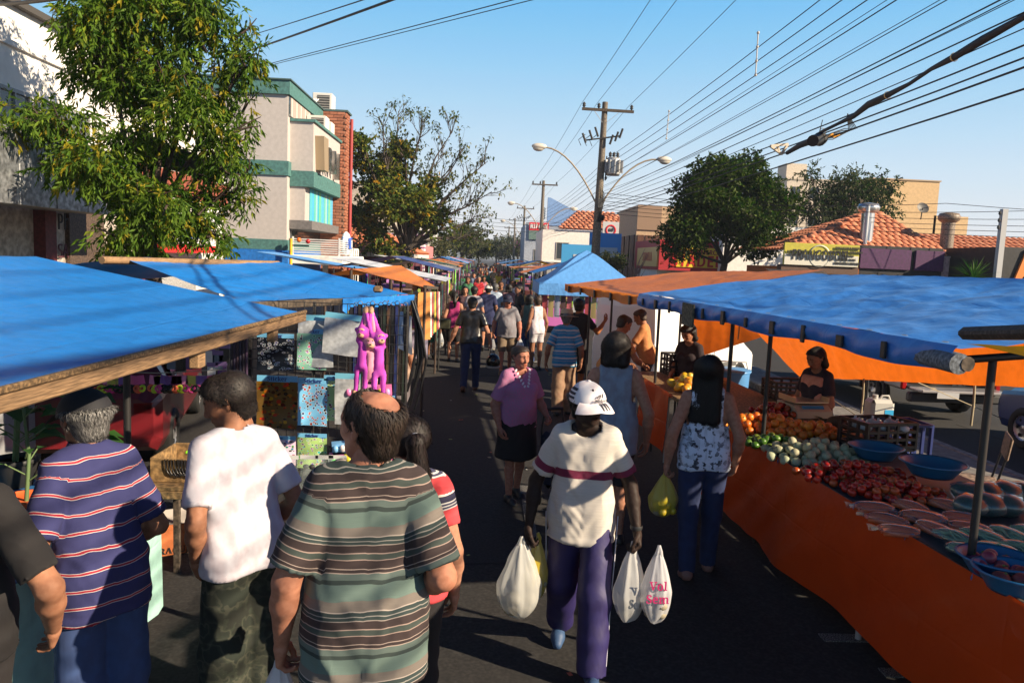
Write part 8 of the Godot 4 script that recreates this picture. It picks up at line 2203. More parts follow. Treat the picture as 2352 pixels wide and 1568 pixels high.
func build_people() -> void:
	var t: Node3D; var o: Dictionary
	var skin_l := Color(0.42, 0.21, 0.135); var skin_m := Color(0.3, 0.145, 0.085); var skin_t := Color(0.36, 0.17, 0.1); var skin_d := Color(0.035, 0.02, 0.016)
	var jeans := cloth("jeans", 0.035, 0.07, 0.19); var blackp := cloth("blackp", 0.014, 0.012, 0.013)
	var black_h := Color(0.014, 0.011, 0.01); var brown_h := Color(0.05, 0.028, 0.017); var grey_h := Color(0.15, 0.145, 0.14)
	# ------- near the left stall
	o = {"cell": 0.014, "h": 1.78, "fat": 1.2, "skin": skin_t, "shirt": cloth("blackt", 0.012, 0.011, 0.012), "bottom": blackp, "hair": "short", "hair_col": black_h, "slen": 0.84, "arms": [Vector3(0.36, 1.13, 0.06), Vector3(0.3, 0.9, -0.1), Vector3(-0.3, 1.13, 0.05), Vector3(-0.3, 0.9, -0.1)], "seed": 2.0, "arm_in": 1.0}
	person(o, "person in a black t-shirt at the near end of the mint cloth table", Vector3(-1.9, 0, -2.72), 0.1)
	var polo := striped("polo", [[0.06, 0.026, 0.028, 0.11], [0.0025, 0.5, 0.45, 0.45], [0.008, 0.3, 0.012, 0.03], [0.0025, 0.5, 0.45, 0.45]])
	o = {"cell": 0.0125, "h": 1.77, "fat": 1.0, "wid": 0.86, "lean": 0.2, "nod": 0.12, "turn_head": 0.15, "skin": skin_t, "shirt": polo, "hem": 0.8, "loose": 0.015, "slen": 0.84, "sflare": 0.01, "bottom": jeans, "baggy": 0.014, "hair": "under", "hair_col": grey_h, "arms": [Vector3(0.3, 1.1, -0.02), Vector3(0.22, 0.98, -0.24), Vector3(-0.3, 1.12, 0.02), Vector3(-0.2, 0.93, -0.16)], "neck": 0.068, "seed": 3.0, "wr": 0.009}
	t = person(o, "person in a navy polo with red stripes, jeans and dark cap by the plants", Vector3(-1.62, 0, -3.25), 0.85)
	var hx: Transform3D = t.get_meta("head_at")
	cap_on(t, mat(0.012, 0.012, 0.016, 0.8), mat(0.012, 0.012, 0.016, 0.8))
	var col := B.new()
	col.grid(20, 4, func(s: float, v: float) -> Vector3:
		var a := (s - 0.5) * 5.0
		return Vector3(sin(a) * (0.07 + 0.022 * v), 1.515 - 0.045 * v, cos(a) * (0.07 + 0.02 * v) - 0.125))
	obj(col, "collar", cloth("polo_collar", 0.04, 0.042, 0.13), t)
	# white t-shirt and camouflage trousers
	var camo := blotch("camo", 0.02, [[0.0, 0.012, 0.014, 0.01], [0.4, 0.022, 0.028, 0.018], [0.5, 0.05, 0.052, 0.036], [0.62, 0.014, 0.02, 0.014]], false, 1.6)
	o = {"cell": 0.0125, "h": 1.8, "fat": 1.02, "lean": 0.2, "nod": 0.35, "turn_head": 0.95, "skin": skin_m, "shirt": cloth("white_tee", 0.55, 0.56, 0.63), "hem": 0.87, "loose": 0.016, "slen": 0.78, "bottom": camo, "baggy": 0.03, "hair": "short", "hair_col": Color(0.02, 0.015, 0.013), "arms": [Vector3(0.3, 1.13, 0.02), Vector3(0.26, 0.95, -0.2), Vector3(-0.285, 1.13, 0.05), Vector3(-0.23, 0.92, -0.06)], "seed": 4.0, "wr": 0.007, "neck": 0.083}
	person(o, "person in a plain white t-shirt and camouflage trousers looking down at the trays", Vector3(-1.1, 0, -3.55), 0.75)
	# broad striped t-shirt, bald crown
	var b4 := [[0.05, 0.1056, 0.155, 0.1364], [0.03, 0.1452, 0.124, 0.1085], [0.004, 0.33, 0.279, 0.248], [0.012, 0.0231, 0.0372, 0.0372], [0.003, 0.231, 0.217, 0.1984], [0.01, 0.0231, 0.0372, 0.0372], [0.003, 0.264, 0.2232, 0.1984], [0.024, 0.033, 0.02108, 0.02108], [0.004, 0.297, 0.217, 0.186], [0.018, 0.0396, 0.0527, 0.0465], [0.003, 0.297, 0.217, 0.186], [0.026, 0.0363, 0.02294, 0.02294], [0.003, 0.33, 0.2604, 0.2232], [0.01, 0.033, 0.0217, 0.0217], [0.003, 0.33, 0.2604, 0.2232], [0.02, 0.0924, 0.124, 0.1116], [0.014, 0.0297, 0.0434, 0.0403]]
	o = {"cell": 0.0115, "h": 1.9, "fat": 1.17, "wid": 0.9, "lean": 0.02, "turn_head": 0.8, "nod": 0.02, "head": 1.02, "skin": Color(0.42, 0.19, 0.12), "shirt": striped("big_stripes", b4), "hem": 0.77, "loose": 0.02, "flare": 0.0, "slen": 0.86, "sflare": 0.012, "bottom": cloth("dark_jeans", 0.02, 0.03, 0.06), "hair": "thin", "hair_col": Color(0.03, 0.02, 0.015), "arms": [Vector3(0.3, 1.13, 0.08), Vector3(0.22, 1.0, -0.16), Vector3(-0.3, 1.12, 0.06), Vector3(-0.33, 0.86, -0.03)], "curl": [0.5, 0.9], "seed": 5.0, "wr": 0.009, "neck": 0.088}
	t = person(o, "broad person with a bald crown in a green and brown striped t-shirt", Vector3(-0.4, 0, -2.75), 0.12)
	bag("thin white carrier bag in the striped person's hand", hand_of(t, o, 1), 0.34, 0.16, plastic(0.55, 0.57, 0.62), 4.0)
	var b5 := [[0.05, 0.55, 0.05, 0.06], [0.012, 0.6, 0.56, 0.5], [0.03, 0.02, 0.02, 0.05], [0.006, 0.6, 0.58, 0.55], [0.008, 0.05, 0.05, 0.1], [0.006, 0.6, 0.58, 0.55], [0.008, 0.05, 0.05, 0.1], [0.006, 0.6, 0.58, 0.55], [0.04, 0.6, 0.06, 0.07]]
	o = {"cell": 0.0128, "h": 1.68, "female": true, "bust": 0.02, "fat": 1.15, "skin": skin_l, "shirt": striped("red_top", b5), "hem": 0.9, "bottom": blackp, "hair": "tied", "hair_col": Color(0.014, 0.008, 0.007), "turn_head": 0.3, "slen": 0.6, "seed": 6.0, "legs": [[0.05, 0.05], [0.0, 0.0]]}
	t = person(o, "person with a tied dark ponytail in a red, white and navy top", Vector3(-0.32, 0, -3.35), 0.05)
	hx = t.get_meta("head_at")
	var hb := obj(B.new().ball(Vector3(0, 0.05, 0.14), Vector3(0.022, 0.02, 0.02), 10, 7), "hair_clip", mat(0.5, 0.52, 0.6, 0.2), t); hb.transform = hx
	# ------- man with the white cap and bags
	var band := striped("band", [[0.36, 0.52, 0.48, 0.43], [0.05, 0.15, 0.012, 0.045], [0.59, 0.52, 0.48, 0.43]])
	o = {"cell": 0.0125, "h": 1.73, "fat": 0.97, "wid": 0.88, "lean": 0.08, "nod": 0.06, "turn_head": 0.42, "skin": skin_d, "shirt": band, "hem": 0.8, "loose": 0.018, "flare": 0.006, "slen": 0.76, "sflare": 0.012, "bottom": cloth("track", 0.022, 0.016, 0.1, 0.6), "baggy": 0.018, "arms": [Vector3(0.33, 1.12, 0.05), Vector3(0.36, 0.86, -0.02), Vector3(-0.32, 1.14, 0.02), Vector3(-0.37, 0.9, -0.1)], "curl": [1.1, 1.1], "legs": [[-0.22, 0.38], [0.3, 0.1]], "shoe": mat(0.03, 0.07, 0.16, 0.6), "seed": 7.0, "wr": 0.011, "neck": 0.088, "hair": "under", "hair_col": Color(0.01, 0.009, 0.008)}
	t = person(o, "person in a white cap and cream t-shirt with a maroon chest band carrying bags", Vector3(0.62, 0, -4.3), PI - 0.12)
	for e in [-1.0, 1.0]:
		var pl := PackedVector3Array()
		var q: Array = leg_pts(e, o.legs[0 if e > 0 else 1][0], o.legs[0 if e > 0 else 1][1])
		pl.append_array([q[0] + Vector3(e * 0.12, 0.05, 0), q[0].lerp(q[1], 0.5) + Vector3(e * 0.108, 0, 0), q[1] + Vector3(e * 0.094, 0, 0), q[2] + Vector3(e * 0.083, 0.03, 0)])
		obj(B.new().tube(pl, 0.004, 5), "side_piping", mat(0.5, 0.5, 0.55, 0.7), t)
	var cp := cap_on(t, cloth("white_cap", 0.74, 0.74, 0.76), cloth("white_cap", 0.74, 0.74, 0.76))
	# marks on the cap: three stripes on the side and brim, badge and word on the front
	var ink := mat(0.014, 0.014, 0.025, 0.7)
	for k in 3:
		obj(B.new().grid(6, 1, func(s: float, v: float) -> Vector3:
			var a := -1.25 - s * 0.75; var y := 0.062 + k * 0.022 + v * 0.013
			var e := acos(clampf((y - 0.045) / 0.105, 0, 1)); var r := sin(e) * 1.045
			return Vector3(-sin(a) * 0.1 * r, y, -cos(a) * 0.118 * r + 0.012)), "stripe", ink, cp)
		obj(B.new().grid(2, 5, func(s: float, v: float) -> Vector3:
			var a := -0.12 - k * 0.17 - s * 0.085
			var rr := 0.118 + v * 0.055 * cos(a * 0.75)
			return Vector3(sin(a) * rr * 0.92, 0.0555 - 0.032 * v * v - 0.03 * absf(sin(a)) * v, -cos(a) * rr + 0.012)), "stripe", ink, cp)
	var fb := Transform3D(Basis(Vector3.UP, PI) * Basis(Vector3.RIGHT, -0.45), Vector3(-0.02, 0.072, -0.108))
	text("adidas", 0.017, 0.002, ink, "lettering", cp, fb, "Droid Sans", true)
	for k in 3:
		var mk := B.new().prism(PackedVector2Array([Vector2(-0.022 + k * 0.014, 0), Vector2(-0.014 + k * 0.014, 0), Vector2(-0.006 + k * 0.012 + 0.002, 0.014 + k * 0.006), Vector2(-0.014 + k * 0.013, 0.01 + k * 0.006)]), Vector3(0, 0.014, 0), Vector3.RIGHT, Vector3.UP, Vector3(0, 0, 0.002))
		var mo := obj(mk, "badge", ink, cp); mo.transform = fb * Transform3D(Basis.IDENTITY, Vector3(0, 0.0, 0))
	obj(B.new().lathe([Vector2(0.034, -0.012), Vector2(0.037, 0), Vector2(0.034, 0.012)], o.arms[3] * Vector3(0.86, 1, 1) + Vector3(0.005, 0.025, 0.005), 14), "watch", mat(0.03, 0.03, 0.03, 0.4), t)
	var hl := hand_of(t, o, 0); var hr := hand_of(t, o, 1)
	bag("white carrier bag hanging full from the capped person's right hand", hl + Vector3(-0.03, 0, 0.02), 0.46, 0.26, plastic(0.55, 0.55, 0.52), 1.0, 0.2)
	bag("yellow carrier bag behind the white one in the same hand", hl + Vector3(0.07, 0.0, -0.05), 0.38, 0.16, plastic(0.55, 0.4, 0.01), 2.0, 0.8)
	bag("white carrier bag hanging from the capped person's left hand", hr + Vector3(-0.04, 0, 0), 0.44, 0.2, plastic(0.55, 0.55, 0.54), 3.0, 0.5)
	var wb := bag("white carrier bag with pink lettering beside the plain one", hr + Vector3(0.1, 0, 0.05), 0.42, 0.17, plastic(0.62, 0.62, 0.64), 5.0, -0.1)
	text("Vol", 0.05, 0.003, mat(0.5, 0.02, 0.14, 0.5), "lettering", wb, Transform3D(Basis(Vector3.UP, 0.1), Vector3(0.0, 0.24, 0.066)), "Droid Serif", true, 0.9)
	text("Sem", 0.05, 0.003, mat(0.5, 0.02, 0.14, 0.5), "lettering", wb, Transform3D(Basis(Vector3.UP, 0.1), Vector3(0.0, 0.165, 0.068)), "Droid Serif", true, 0.9)
	# ------- woman in the pink blouse with a trolley
	o = {"cell": 0.014, "h": 1.55, "female": true, "fat": 1.32, "bust": 0.035, "lean": 0.0, "skin": Color(0.4, 0.18, 0.12), "shirt": blotch("pink_speckle", 0.09, [[0.0, 0.36, 0.17, 0.28], [0.62, 0.55, 0.12, 0.28]], false, 2.5), "hem": 0.84, "vneck": 0.14, "neck": 0.085, "slen": 0.84, "sflare": 0.012, "bottom": blackp, "cut": "skirt", "hair": "bun", "hair_col": Color(0.06, 0.04, 0.03), "turn_head": 0.1, "nod": 0.05, "arms": [Vector3(0.31, 1.1, 0.05), Vector3(0.3, 0.86, -0.06), Vector3(-0.31, 1.12, 0.0), Vector3(-0.3, 0.98, -0.22)], "curl": [0.6, 1.0], "legs": [[0.1, 0.1], [-0.1, 0.12]], "seed": 8.0, "loose": 0.016}
	t = person(o, "person in a pink speckled blouse with white lace collar and black skirt", Vector3(0.38, 0, -7.45), PI + 0.45)
	var lace := mat(0.66, 0.66, 0.72, 0.8)
	for e in [-1.0, 1.0]:
		for k in 7:
			var s := k / 6.0
			obj(B.new().ball(Vector3(e * (0.088 - 0.078 * s), 1.49 - 0.2 * s, -0.075 - 0.095 * minf(s * 1.3, 1.0)), Vector3(0.013, 0.02, 0.006), 8, 5, Basis(Vector3.BACK, e * 0.6)), "lace", lace, t)
	var ty := thing("shopping_trolley", "dark two wheeled shopping trolley held by the pink bloused person", "trolley", Vector3(0.78, 0, -7.35), 0.3)
	obj(B.new().cbox(Vector3(0, 0.45, 0), Vector3(0.3, 0.55, 0.24), 0.05), "bag", cloth("trolley", 0.014, 0.014, 0.03), ty)
	for e in [-1.0, 1.0]:
		obj(B.new().tube(PackedVector3Array([Vector3(e * 0.12, 0.12, -0.1), Vector3(e * 0.12, 0.75, -0.13), Vector3(e * 0.09, 0.93, -0.14)]), 0.011, 6), "tube", mat(0.03, 0.03, 0.03, 0.4), ty)
		obj(B.new().lathe([Vector2(0.05, -0.015), Vector2(0.09, -0.012), Vector2(0.09, 0.012), Vector2(0.05, 0.015)], Vector3(e * 0.18, 0.09, 0), 14, Basis(Vector3.BACK, PI / 2)), "wheel", mat(0.012, 0.012, 0.012, 0.7), ty)
	obj(B.new().rod(Vector3(-0.1, 0.93, -0.14), Vector3(0.1, 0.93, -0.14), 0.016, 8), "handle", mat(0.012, 0.012, 0.012, 0.6), ty)
	tag(obj(sheet(Vector3(0.86, 0.78, -7.2), Vector3(0.98, 0.78, -7.22), Vector3(1.0, 0.45, -7.18), Vector3(0.88, 0.42, -7.16), 6, 10, 0.0, 0.05, 3.0), "scarf", cloth("scarf", 0.5, 0.42, 0.5)), "pale pink cloth draped over the shopping trolley", "cloth")
	# ------- grey tank top and flowered shirt at the stall
	o = {"cell": 0.0128, "h": 1.8, "fat": 1.08, "wid": 1.0, "skin": skin_l, "shirt": cloth("grey_tank", 0.22, 0.27, 0.34), "sleeve": 0, "hem": 0.78, "bottom": cloth("dk", 0.02, 0.02, 0.025), "cut": "shorts", "hair": "curly", "hair_col": Color(0.02, 0.015, 0.013), "turn_head": -0.2, "arms": [Vector3(0.33, 1.12, 0.05), Vector3(0.34, 0.86, -0.06), Vector3(-0.35, 1.13, 0.06), Vector3(-0.4, 0.88, -0.04)], "seed": 9.0, "nod": 0.2}
	person(o, "person with shaggy dark hair in a grey sleeveless vest facing the stalls", Vector3(1.14, 0, -6.35), -0.1)
	o = {"cell": 0.0125, "h": 1.72, "female": true, "bust": 0.02, "fat": 1.08, "skin": Color(0.36, 0.18, 0.12), "shirt": blotch("flowers", 0.03, [[0.0, 0.016, 0.02, 0.035], [0.36, 0.5, 0.58, 0.72]], false, 2.0), "sleeve": 0, "hem": 0.86, "bottom": cloth("navy_jeans", 0.012, 0.025, 0.085), "hair": "long", "hair_col": Color(0.008, 0.007, 0.008), "turn_head": -0.25, "arms": [Vector3(0.3, 1.13, 0.05), Vector3(0.3, 0.9, -0.08), Vector3(-0.3, 1.13, 0.06), Vector3(-0.33, 0.87, 0.02)], "curl": [0.5, 1.1], "legs": [[0.12, 0.05], [-0.15, 0.2]], "seed": 10.0, "shoe": mat(0.2, 0.1, 0.08, 0.6)}
	t = person(o, "person with long black hair in a white top printed with dark flowers", Vector3(1.76, 0, -5.75), -0.18)
	bag("yellow net of lemons in the flowered person's hand", hand_of(t, o, 1), 0.34, 0.24, plastic(0.6, 0.5, 0.03), 6.0, 0.4, mat(0.55, 0.42, 0.03, 0.4))
	# ------- vendors
	var vest := cloth("vest_pink", 0.7, 0.3, 0.2)
	o = {"cell": 0.016, "h": 1.6, "female": true, "bust": 0.015, "fat": 1.1, "skin": skin_t, "shirt": cloth("dkshirt", 0.03, 0.02, 0.03), "hem": 0.9, "bottom": cloth("dk", 0.02, 0.02, 0.025), "hair": "bob", "hair_col": black_h, "nod": 0.4, "lean": 0.06, "arms": [Vector3(0.26, 1.12, -0.08), Vector3(0.14, 1.02, -0.32), Vector3(-0.28, 1.12, -0.04), Vector3(-0.2, 1.0, -0.3)], "seed": 11.0}
	t = person(o, "person in a pink vest apron behind the vegetable table", Vector3(3.62, 0, -7.95), PI * 0.62)
	var ab := B.new()
	field([[Vector3(-0.07, 1.34, -0.03), 0.132, Vector3(-0.065, 1.0, -0.015), 0.15, 0.05, 0.95, false], [Vector3(0.07, 1.34, -0.03), 0.132, Vector3(0.065, 1.0, -0.015), 0.15, 0.05, 0.95, false], [Vector3(0, 1.0, -0.01), 0.17, Vector3(0, 0.72, 0), 0.19, 0.05, 0.95, true]], 0.016, ab, func(p: Vector3) -> float: return maxf(absf(p.x) - 0.155, p.y - 1.42))
	obj(ab, "apron", vest, t)
	o = {"cell": 0.02, "h": 1.62, "female": true, "bust": 0.02, "fat": 1.1, "skin": skin_t, "shirt": cloth("maroon_top", 0.02, 0.012, 0.016), "vneck": 0.1, "hem": 0.85, "bottom": blackp, "hair": "curly", "hair_col": black_h, "nod": 0.5, "lean": 0.12, "arms": [Vector3(0.28, 1.12, -0.06), Vector3(0.18, 0.98, -0.28), Vector3(-0.28, 1.12, -0.06), Vector3(-0.16, 1.0, -0.3)], "seed": 12.0}
	person(o, "person with short dark hair in a black v-neck top behind the fruit table", D(1590, 800, 10.2) * Vector3(1, 0, 1), PI * 0.72)
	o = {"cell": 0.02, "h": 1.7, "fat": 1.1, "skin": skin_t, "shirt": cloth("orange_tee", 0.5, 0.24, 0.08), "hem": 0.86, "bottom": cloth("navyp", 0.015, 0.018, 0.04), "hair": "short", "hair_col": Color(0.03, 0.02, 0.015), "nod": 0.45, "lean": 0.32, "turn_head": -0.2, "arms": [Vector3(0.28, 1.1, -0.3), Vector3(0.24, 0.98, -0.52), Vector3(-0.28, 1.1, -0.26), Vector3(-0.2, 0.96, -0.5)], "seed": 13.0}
	person(o, "person in an orange shirt bending over the fruit table", D(1400, 800, 10.6) * Vector3(1, 0, 1), -1.05)
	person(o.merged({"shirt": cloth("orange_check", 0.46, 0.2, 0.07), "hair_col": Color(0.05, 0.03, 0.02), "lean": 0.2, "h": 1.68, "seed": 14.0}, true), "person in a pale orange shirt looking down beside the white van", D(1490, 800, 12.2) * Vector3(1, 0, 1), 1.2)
	# ------- middle distance walkers
	o = {"cell": 0.018, "h": 1.7, "fat": 1.05, "wid": 1.05, "skin": skin_l, "shirt": cloth("leather", 0.013, 0.012, 0.012, 0.35), "hem": 0.9, "slen": 0.7, "bottom": cloth("navy_jeans", 0.012, 0.025, 0.085), "hair": "short", "hair_col": black_h, "arms": [Vector3(0.34, 1.14, 0.05), Vector3(0.42, 0.92, 0.0), Vector3(-0.35, 1.13, 0.02), Vector3(-0.44, 0.9, -0.02)], "curl": [1.1, 0.4], "legs": [[0.22, 0.05], [-0.22, 0.3]], "shoe": mat(0.08, 0.03, 0.015, 0.5), "seed": 15.0}
	t = person(o, "person in a black leather waistcoat walking away with a helmet", Vector3(-0.2, 0, -13.6), -0.05)
	var hm := thing("motorcycle_helmet", "black motorcycle helmet hanging from the leather vested person's hand", "helmet", hand_of(t, o, 0) + Vector3(0.03, -0.26, 0))
	obj(B.new().ball(Vector3.ZERO, Vector3(0.13, 0.14, 0.15), 16, 10), "shell", mat(0.012, 0.012, 0.012, 0.2), hm)
	obj(B.new().lathe([Vector2(0.11, -0.12), Vector2(0.13, -0.09), Vector2(0.12, -0.08)], Vector3.ZERO, 16), "rim", mat(0.3, 0.3, 0.3, 0.4), hm)
	obj(B.new().tube(PackedVector3Array([Vector3(-0.08, 0.08, 0), Vector3(-0.04, 0.24, 0), Vector3(0.05, 0.1, 0)]), 0.008, 5), "strap", mat(0.01, 0.01, 0.01, 0.6), hm)
	o = {"cell": 0.02, "h": 1.66, "fat": 1.25, "skin": Color(0.45, 0.18, 0.12), "shirt": cloth("grey_polo", 0.2, 0.2, 0.22), "vneck": 0.07, "hem": 0.82, "slen": 0.84, "bottom": cloth("khaki_shorts", 0.17, 0.13, 0.085), "cut": "shorts", "hair": "under", "hair_col": grey_h, "arms": [Vector3(0.32, 1.13, 0.04), Vector3(0.34, 0.9, -0.02), Vector3(-0.32, 1.13, 0.04), Vector3(-0.34, 0.88, -0.02)], "curl": [1.0, 1.0], "legs": [[0.15, 0.1], [-0.15, 0.2]], "shoe": mat(0.08, 0.05, 0.03, 0.6), "seed": 16.0}
	t = person(o, "person in a navy cap, grey polo and khaki shorts walking up the street", Vector3(0.5, 0, -15.8), PI)
	cap_on(t, mat(0.02, 0.022, 0.05, 0.8), mat(0.02, 0.022, 0.05, 0.8))
	bag("white carrier bag in the grey polo person's hand", hand_of(t, o, 1), 0.42, 0.22, plastic(0.5, 0.52, 0.55), 8.0)
	bag("clear carrier bag in the grey polo person's other hand", hand_of(t, o, 0), 0.36, 0.14, plastic(0.35, 0.36, 0.38), 9.0)
	o = {"cell": 0.018, "h": 1.64, "fat": 1.12, "skin": skin_m, "shirt": striped("blue_polo", [[0.05, 0.03, 0.22, 0.42], [0.028, 0.45, 0.44, 0.44], [0.03, 0.03, 0.22, 0.42], [0.006, 0.4, 0.38, 0.36]]), "hem": 0.82, "slen": 0.84, "bottom": cloth("khaki", 0.26, 0.17, 0.105), "baggy": 0.025, "hair": "short", "hair_col": grey_h, "arms": [Vector3(0.31, 1.12, 0.04), Vector3(0.32, 0.88, -0.02), Vector3(-0.33, 1.12, 0.04), Vector3(-0.36, 0.87, 0.0)], "seed": 17.0, "legs": [[0.1, 0.05], [-0.12, 0.15]]}
	t = person(o, "person in a straw hat, blue striped polo and khaki trousers", Vector3(1.3, 0, -11.8), -0.05)
	cap_on(t, mat(0.42, 0.33, 0.22, 0.9), mat(0.06, 0.05, 0.04, 0.9), false, true)
	o = {"cell": 0.022, "h": 1.78, "skin": Color(0.3, 0.12, 0.05), "shirt": cloth("black2", 0.014, 0.012, 0.013), "bottom": blackp, "cut": "shorts", "hair": "short", "hair_col": black_h, "arms": [Vector3(0.36, 1.2, -0.12), Vector3(0.42, 1.38, -0.3), Vector3(-0.3, 1.12, 0.04), Vector3(-0.3, 0.88, 0.0)], "seed": 18.0}
	person(o, "person in black raising a hand behind the straw hat", Vector3(1.62, 0, -12.9), -0.5)
	o = {"cell": 0.022, "h": 1.66, "skin": skin_l, "fat": 1.05, "shirt": cloth("charcoal_tee", 0.03, 0.028, 0.035), "bottom": cloth("white_shorts", 0.5, 0.5, 0.52), "cut": "shorts", "hair": "short", "hair_col": black_h, "arms": [Vector3(0.28, 1.13, 0.0), Vector3(0.12, 1.06, -0.26), Vector3(-0.28, 1.12, 0.04), Vector3(-0.29, 0.88, 0.0)], "seed": 19.0}
	t = person(o, "person in a charcoal t-shirt carrying a small child", D(972, 760, 18.6) * Vector3(1, 0, 1), PI - 0.3)
	person({"cell": 0.02, "h": 0.82, "head": 1.5, "skin": skin_l, "shirt": cloth("grey_tank", 0.22, 0.27, 0.34), "bottom": cloth("child_yellow", 0.45, 0.4, 0.1), "cut": "shorts", "hair": "short", "hair_col": brown_h, "legs": [[0.7, 0.5], [0.6, 0.4]], "hands": true}, "small child in grey and yellow held in the charcoal person's arms", t.position + Vector3(-0.2, 0.86, 0.2), PI - 0.9)
	o = {"cell": 0.02, "h": 1.3, "head": 1.12, "skin": skin_m, "shirt": striped("boy", [[0.05, 0.02, 0.03, 0.06], [0.02, 0.4, 0.38, 0.35], [0.03, 0.05, 0.2, 0.22], [0.02, 0.3, 0.06, 0.05], [0.02, 0.4, 0.38, 0.35]]), "bottom": cloth("green_shorts", 0.02, 0.19, 0.15), "cut": "shorts", "hair": "short", "hair_col": black_h, "legs": [[-0.25, 0.5], [0.2, 0.05]], "arms": [Vector3(0.3, 1.13, 0.04), Vector3(0.33, 0.9, 0.0), Vector3(-0.3, 1.13, 0.06), Vector3(-0.32, 0.9, 0.0)], "seed": 20.0}
	t = person(o, "boy in a striped t-shirt and green shorts walking away", D(990, 800, 17.9) * Vector3(1, 0, 1), -0.05)
	bag("white carrier bag swinging from the boy's hand", hand_of(t, o, 0), 0.34, 0.15, plastic(0.55, 0.58, 0.62), 11.0)
	var mids := [
		[1042, 17.4, 1.6, "tied", {"female": true, "fat": 1.12, "shirt": cloth("fuchsia", 0.42, 0.03, 0.17), "sleeve": 0, "bottom": blackp, "cut": "shorts"}, "person in a fuchsia vest top and black shorts walking away", 0.0],
		[1013, 20.0, 1.66, "short", {"fat": 1.2, "shirt": blotch("camo2", 0.03, [[0.0, 0.015, 0.012, 0.012], [0.5, 0.12, 0.07, 0.05]], false, 2.0), "bottom": blackp, "cap": mat(0.1, 0.01, 0.02, 0.8)}, "person in a dark red cap and patterned brown shirt", PI],
		[1118, 19.6, 1.72, "short", {"fat": 1.1, "shirt": cloth("navy_tabard", 0.014, 0.02, 0.075), "hem": 0.7, "bottom": cloth("navyp", 0.015, 0.018, 0.04), "cut": "shorts", "cap": mat(0.62, 0.6, 0.56, 0.8), "legs": [[0.3, 0.1], [-0.3, 0.4]]}, "person in a white cap and long navy tabard walking away", 0.0],
		[1086, 18.8, 1.7, "short", {"shirt": cloth("light_grey", 0.34, 0.34, 0.38), "bottom": jeans}, "person in a light grey t-shirt beside the leather waistcoat", 0.0],
		[1233, 16.6, 1.62, "short", {"female": true, "bust": 0.015, "shirt": cloth("white_vest", 0.56, 0.56, 0.6), "sleeve": 0, "bottom": cloth("white_shorts", 0.5, 0.5, 0.52), "cut": "shorts", "short_len": 0.6}, "person in a white vest and white shorts by the hanging garments", 0.4],
		[1212, 17.6, 1.6, "bob", {"female": true, "bust": 0.02, "fat": 1.12, "shirt": cloth("teal_top", 0.05, 0.12, 0.12), "sleeve": 0, "bottom": jeans, "turn_head": 0.4}, "person with brown bobbed hair in a teal vest eating corn", -0.9],
		[1190, 20.2, 1.72, "short", {"fat": 1.1, "shirt": cloth("black3", 0.02, 0.02, 0.024), "bottom": blackp}, "person with dark hair in a black shirt by the garments", PI * 0.6],
		[1146, 24.0, 1.7, "short", {"fat": 1.1, "shirt": cloth("charcoal_polo", 0.035, 0.033, 0.035), "bottom": blackp}, "person in a charcoal polo standing in the aisle", PI],
		[1134, 21.4, 1.7, "short", {"shirt": cloth("pale_blue", 0.35, 0.45, 0.56), "bottom": jeans, "hair_col": grey_h}, "grey haired person in a pale blue shirt", 0.2],
		[1065, 21.0, 1.6, "long", {"female": true, "bust": 0.02, "shirt": cloth("plum", 0.06, 0.03, 0.04), "bottom": blackp}, "person with long dark hair in a plum top", PI],
		[1030, 22.6, 1.66, "short", {"shirt": cloth("black4", 0.015, 0.014, 0.015), "bottom": jeans}, "person in black seen behind the fuchsia top", PI * 0.9],
		[915, 9.6, 1.62, "bob", {"female": true, "shirt": cloth("beige_top", 0.35, 0.25, 0.18), "bottom": cloth("grey_skirt", 0.12, 0.11, 0.12), "cut": "skirt", "shoe": mat(0.02, 0.02, 0.02, 0.5)}, "person in a beige top half hidden behind the belts", 0.9],
		[1165, 22.5, 1.66, "bob", {"female": true, "fat": 1.15, "shirt": cloth("dusk_rose", 0.3, 0.16, 0.16), "bottom": blackp}, "person in a dusky rose top behind the navy cap", 0.0]]
	var k := 0
	for q in mids:
		o = {"cell": 0.024, "h": q[2], "skin": [skin_l, skin_m, skin_t][k % 3], "hair": q[3], "hair_col": [black_h, brown_h, black_h][k % 3], "seed": 30.0 + k, "legs": [[0.15, 0.05], [-0.15, 0.2]] if k % 2 else [[0.0, 0.0], [0.05, 0.1]]}
		o.merge(q[4], true)
		t = person(o, q[5], D(q[0], 760, q[1]) * Vector3(1, 0, 1), q[6])
		if o.has("cap"): cap_on(t, o.cap, o.cap)
		k += 1
	# ------- the crowd down the street: a few figures, copied with other clothes
	var r := RandomNumberGenerator.new(); r.seed = 5
	var proto := []
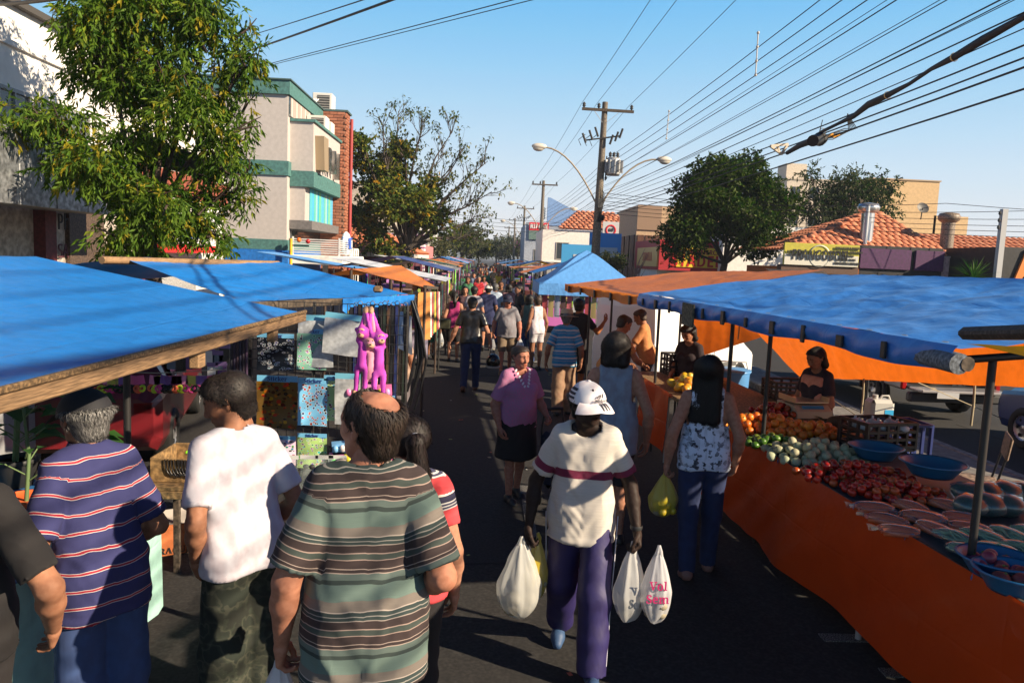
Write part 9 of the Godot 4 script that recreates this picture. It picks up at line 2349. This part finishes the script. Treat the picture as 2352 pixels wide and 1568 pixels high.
	for i in 5:
		o = {"cell": 0.03, "h": 1.68, "female": i % 2 == 1, "bust": 0.015 if i % 2 == 1 else 0.0, "fat": [1.0, 1.1, 1.2, 1.05, 1.1][i], "skin": [skin_l, skin_m, skin_t, skin_m, skin_l][i], "hair": ["short", "long", "short", "bob", "short"][i], "hair_col": [black_h, black_h, brown_h, black_h, grey_h][i], "shirt": cloth("crowd", 0.2, 0.2, 0.2), "bottom": jeans, "cut": ["long", "long", "shorts", "long", "long"][i], "legs": [[0.2, 0.1], [-0.2, 0.3]] if i % 2 == 0 else [[-0.15, 0.2], [0.2, 0.05]], "seed": 50.0 + i, "sleeve": [1, 0, 1, 1, 1][i]}
		proto.append(o)
	var tints := [["white", 0.55, 0.55, 0.56], ["red", 0.42, 0.02, 0.03], ["black", 0.015, 0.015, 0.016], ["pale blue", 0.3, 0.4, 0.55], ["green", 0.05, 0.2, 0.1], ["pink", 0.55, 0.18, 0.25], ["navy", 0.015, 0.022, 0.09], ["yellow", 0.55, 0.4, 0.04], ["grey", 0.2, 0.2, 0.21], ["maroon", 0.12, 0.015, 0.025]]
	var made := []
	for i in 50:
		var z := 26.0 + pow(i / 49.0, 1.2) * 85.0
		var at := Vector3(r.randf_range(-1.05, 1.35), 0, -z + r.randf_range(-0.5, 0.5))
		var turn := (0.0 if r.randf() < 0.55 else PI) + r.randf_range(-0.3, 0.3)
		var c: Array = tints[(i * 7 + 3) % 10]
		var kind: int = i % 5
		var label := "distant %s shopper in a %s top%s" % [["walking", "long haired", "bare legged", "bob haired", "grey haired"][kind], c[0], " near the first far stalls" if z < 40 else (" in the middle of the crowd" if z < 70 else " at the far end of the crowd")]
		if i < 5: t = person(proto[kind], label, at, turn, "shoppers far down the street"); made.append(t)
		else: t = copy(made[kind], at, turn, label, "shoppers far down the street"); t.scale = Vector3.ONE * r.randf_range(0.91, 1.02)
		for ch in t.get_children():
			if String(ch.name) == "shirt": ch.material_override = cloth("crowd_" + c[0], c[1], c[2], c[3])

func _ready() -> void:
	var t0 := Time.get_ticks_msec()
	setup()
	build_ground()
	build_left()
	build_right()
	print("buildings ", Time.get_ticks_msec() - t0)
	build_poles()
	build_trees()
	print("trees ", Time.get_ticks_msec() - t0)
	build_left_stalls()
	build_toys()
	build_plant_table()
	build_right_stalls()
	build_produce()
	build_vehicles()
	print("stalls ", Time.get_ticks_msec() - t0)
	build_people()
	print("people ", Time.get_ticks_msec() - t0)
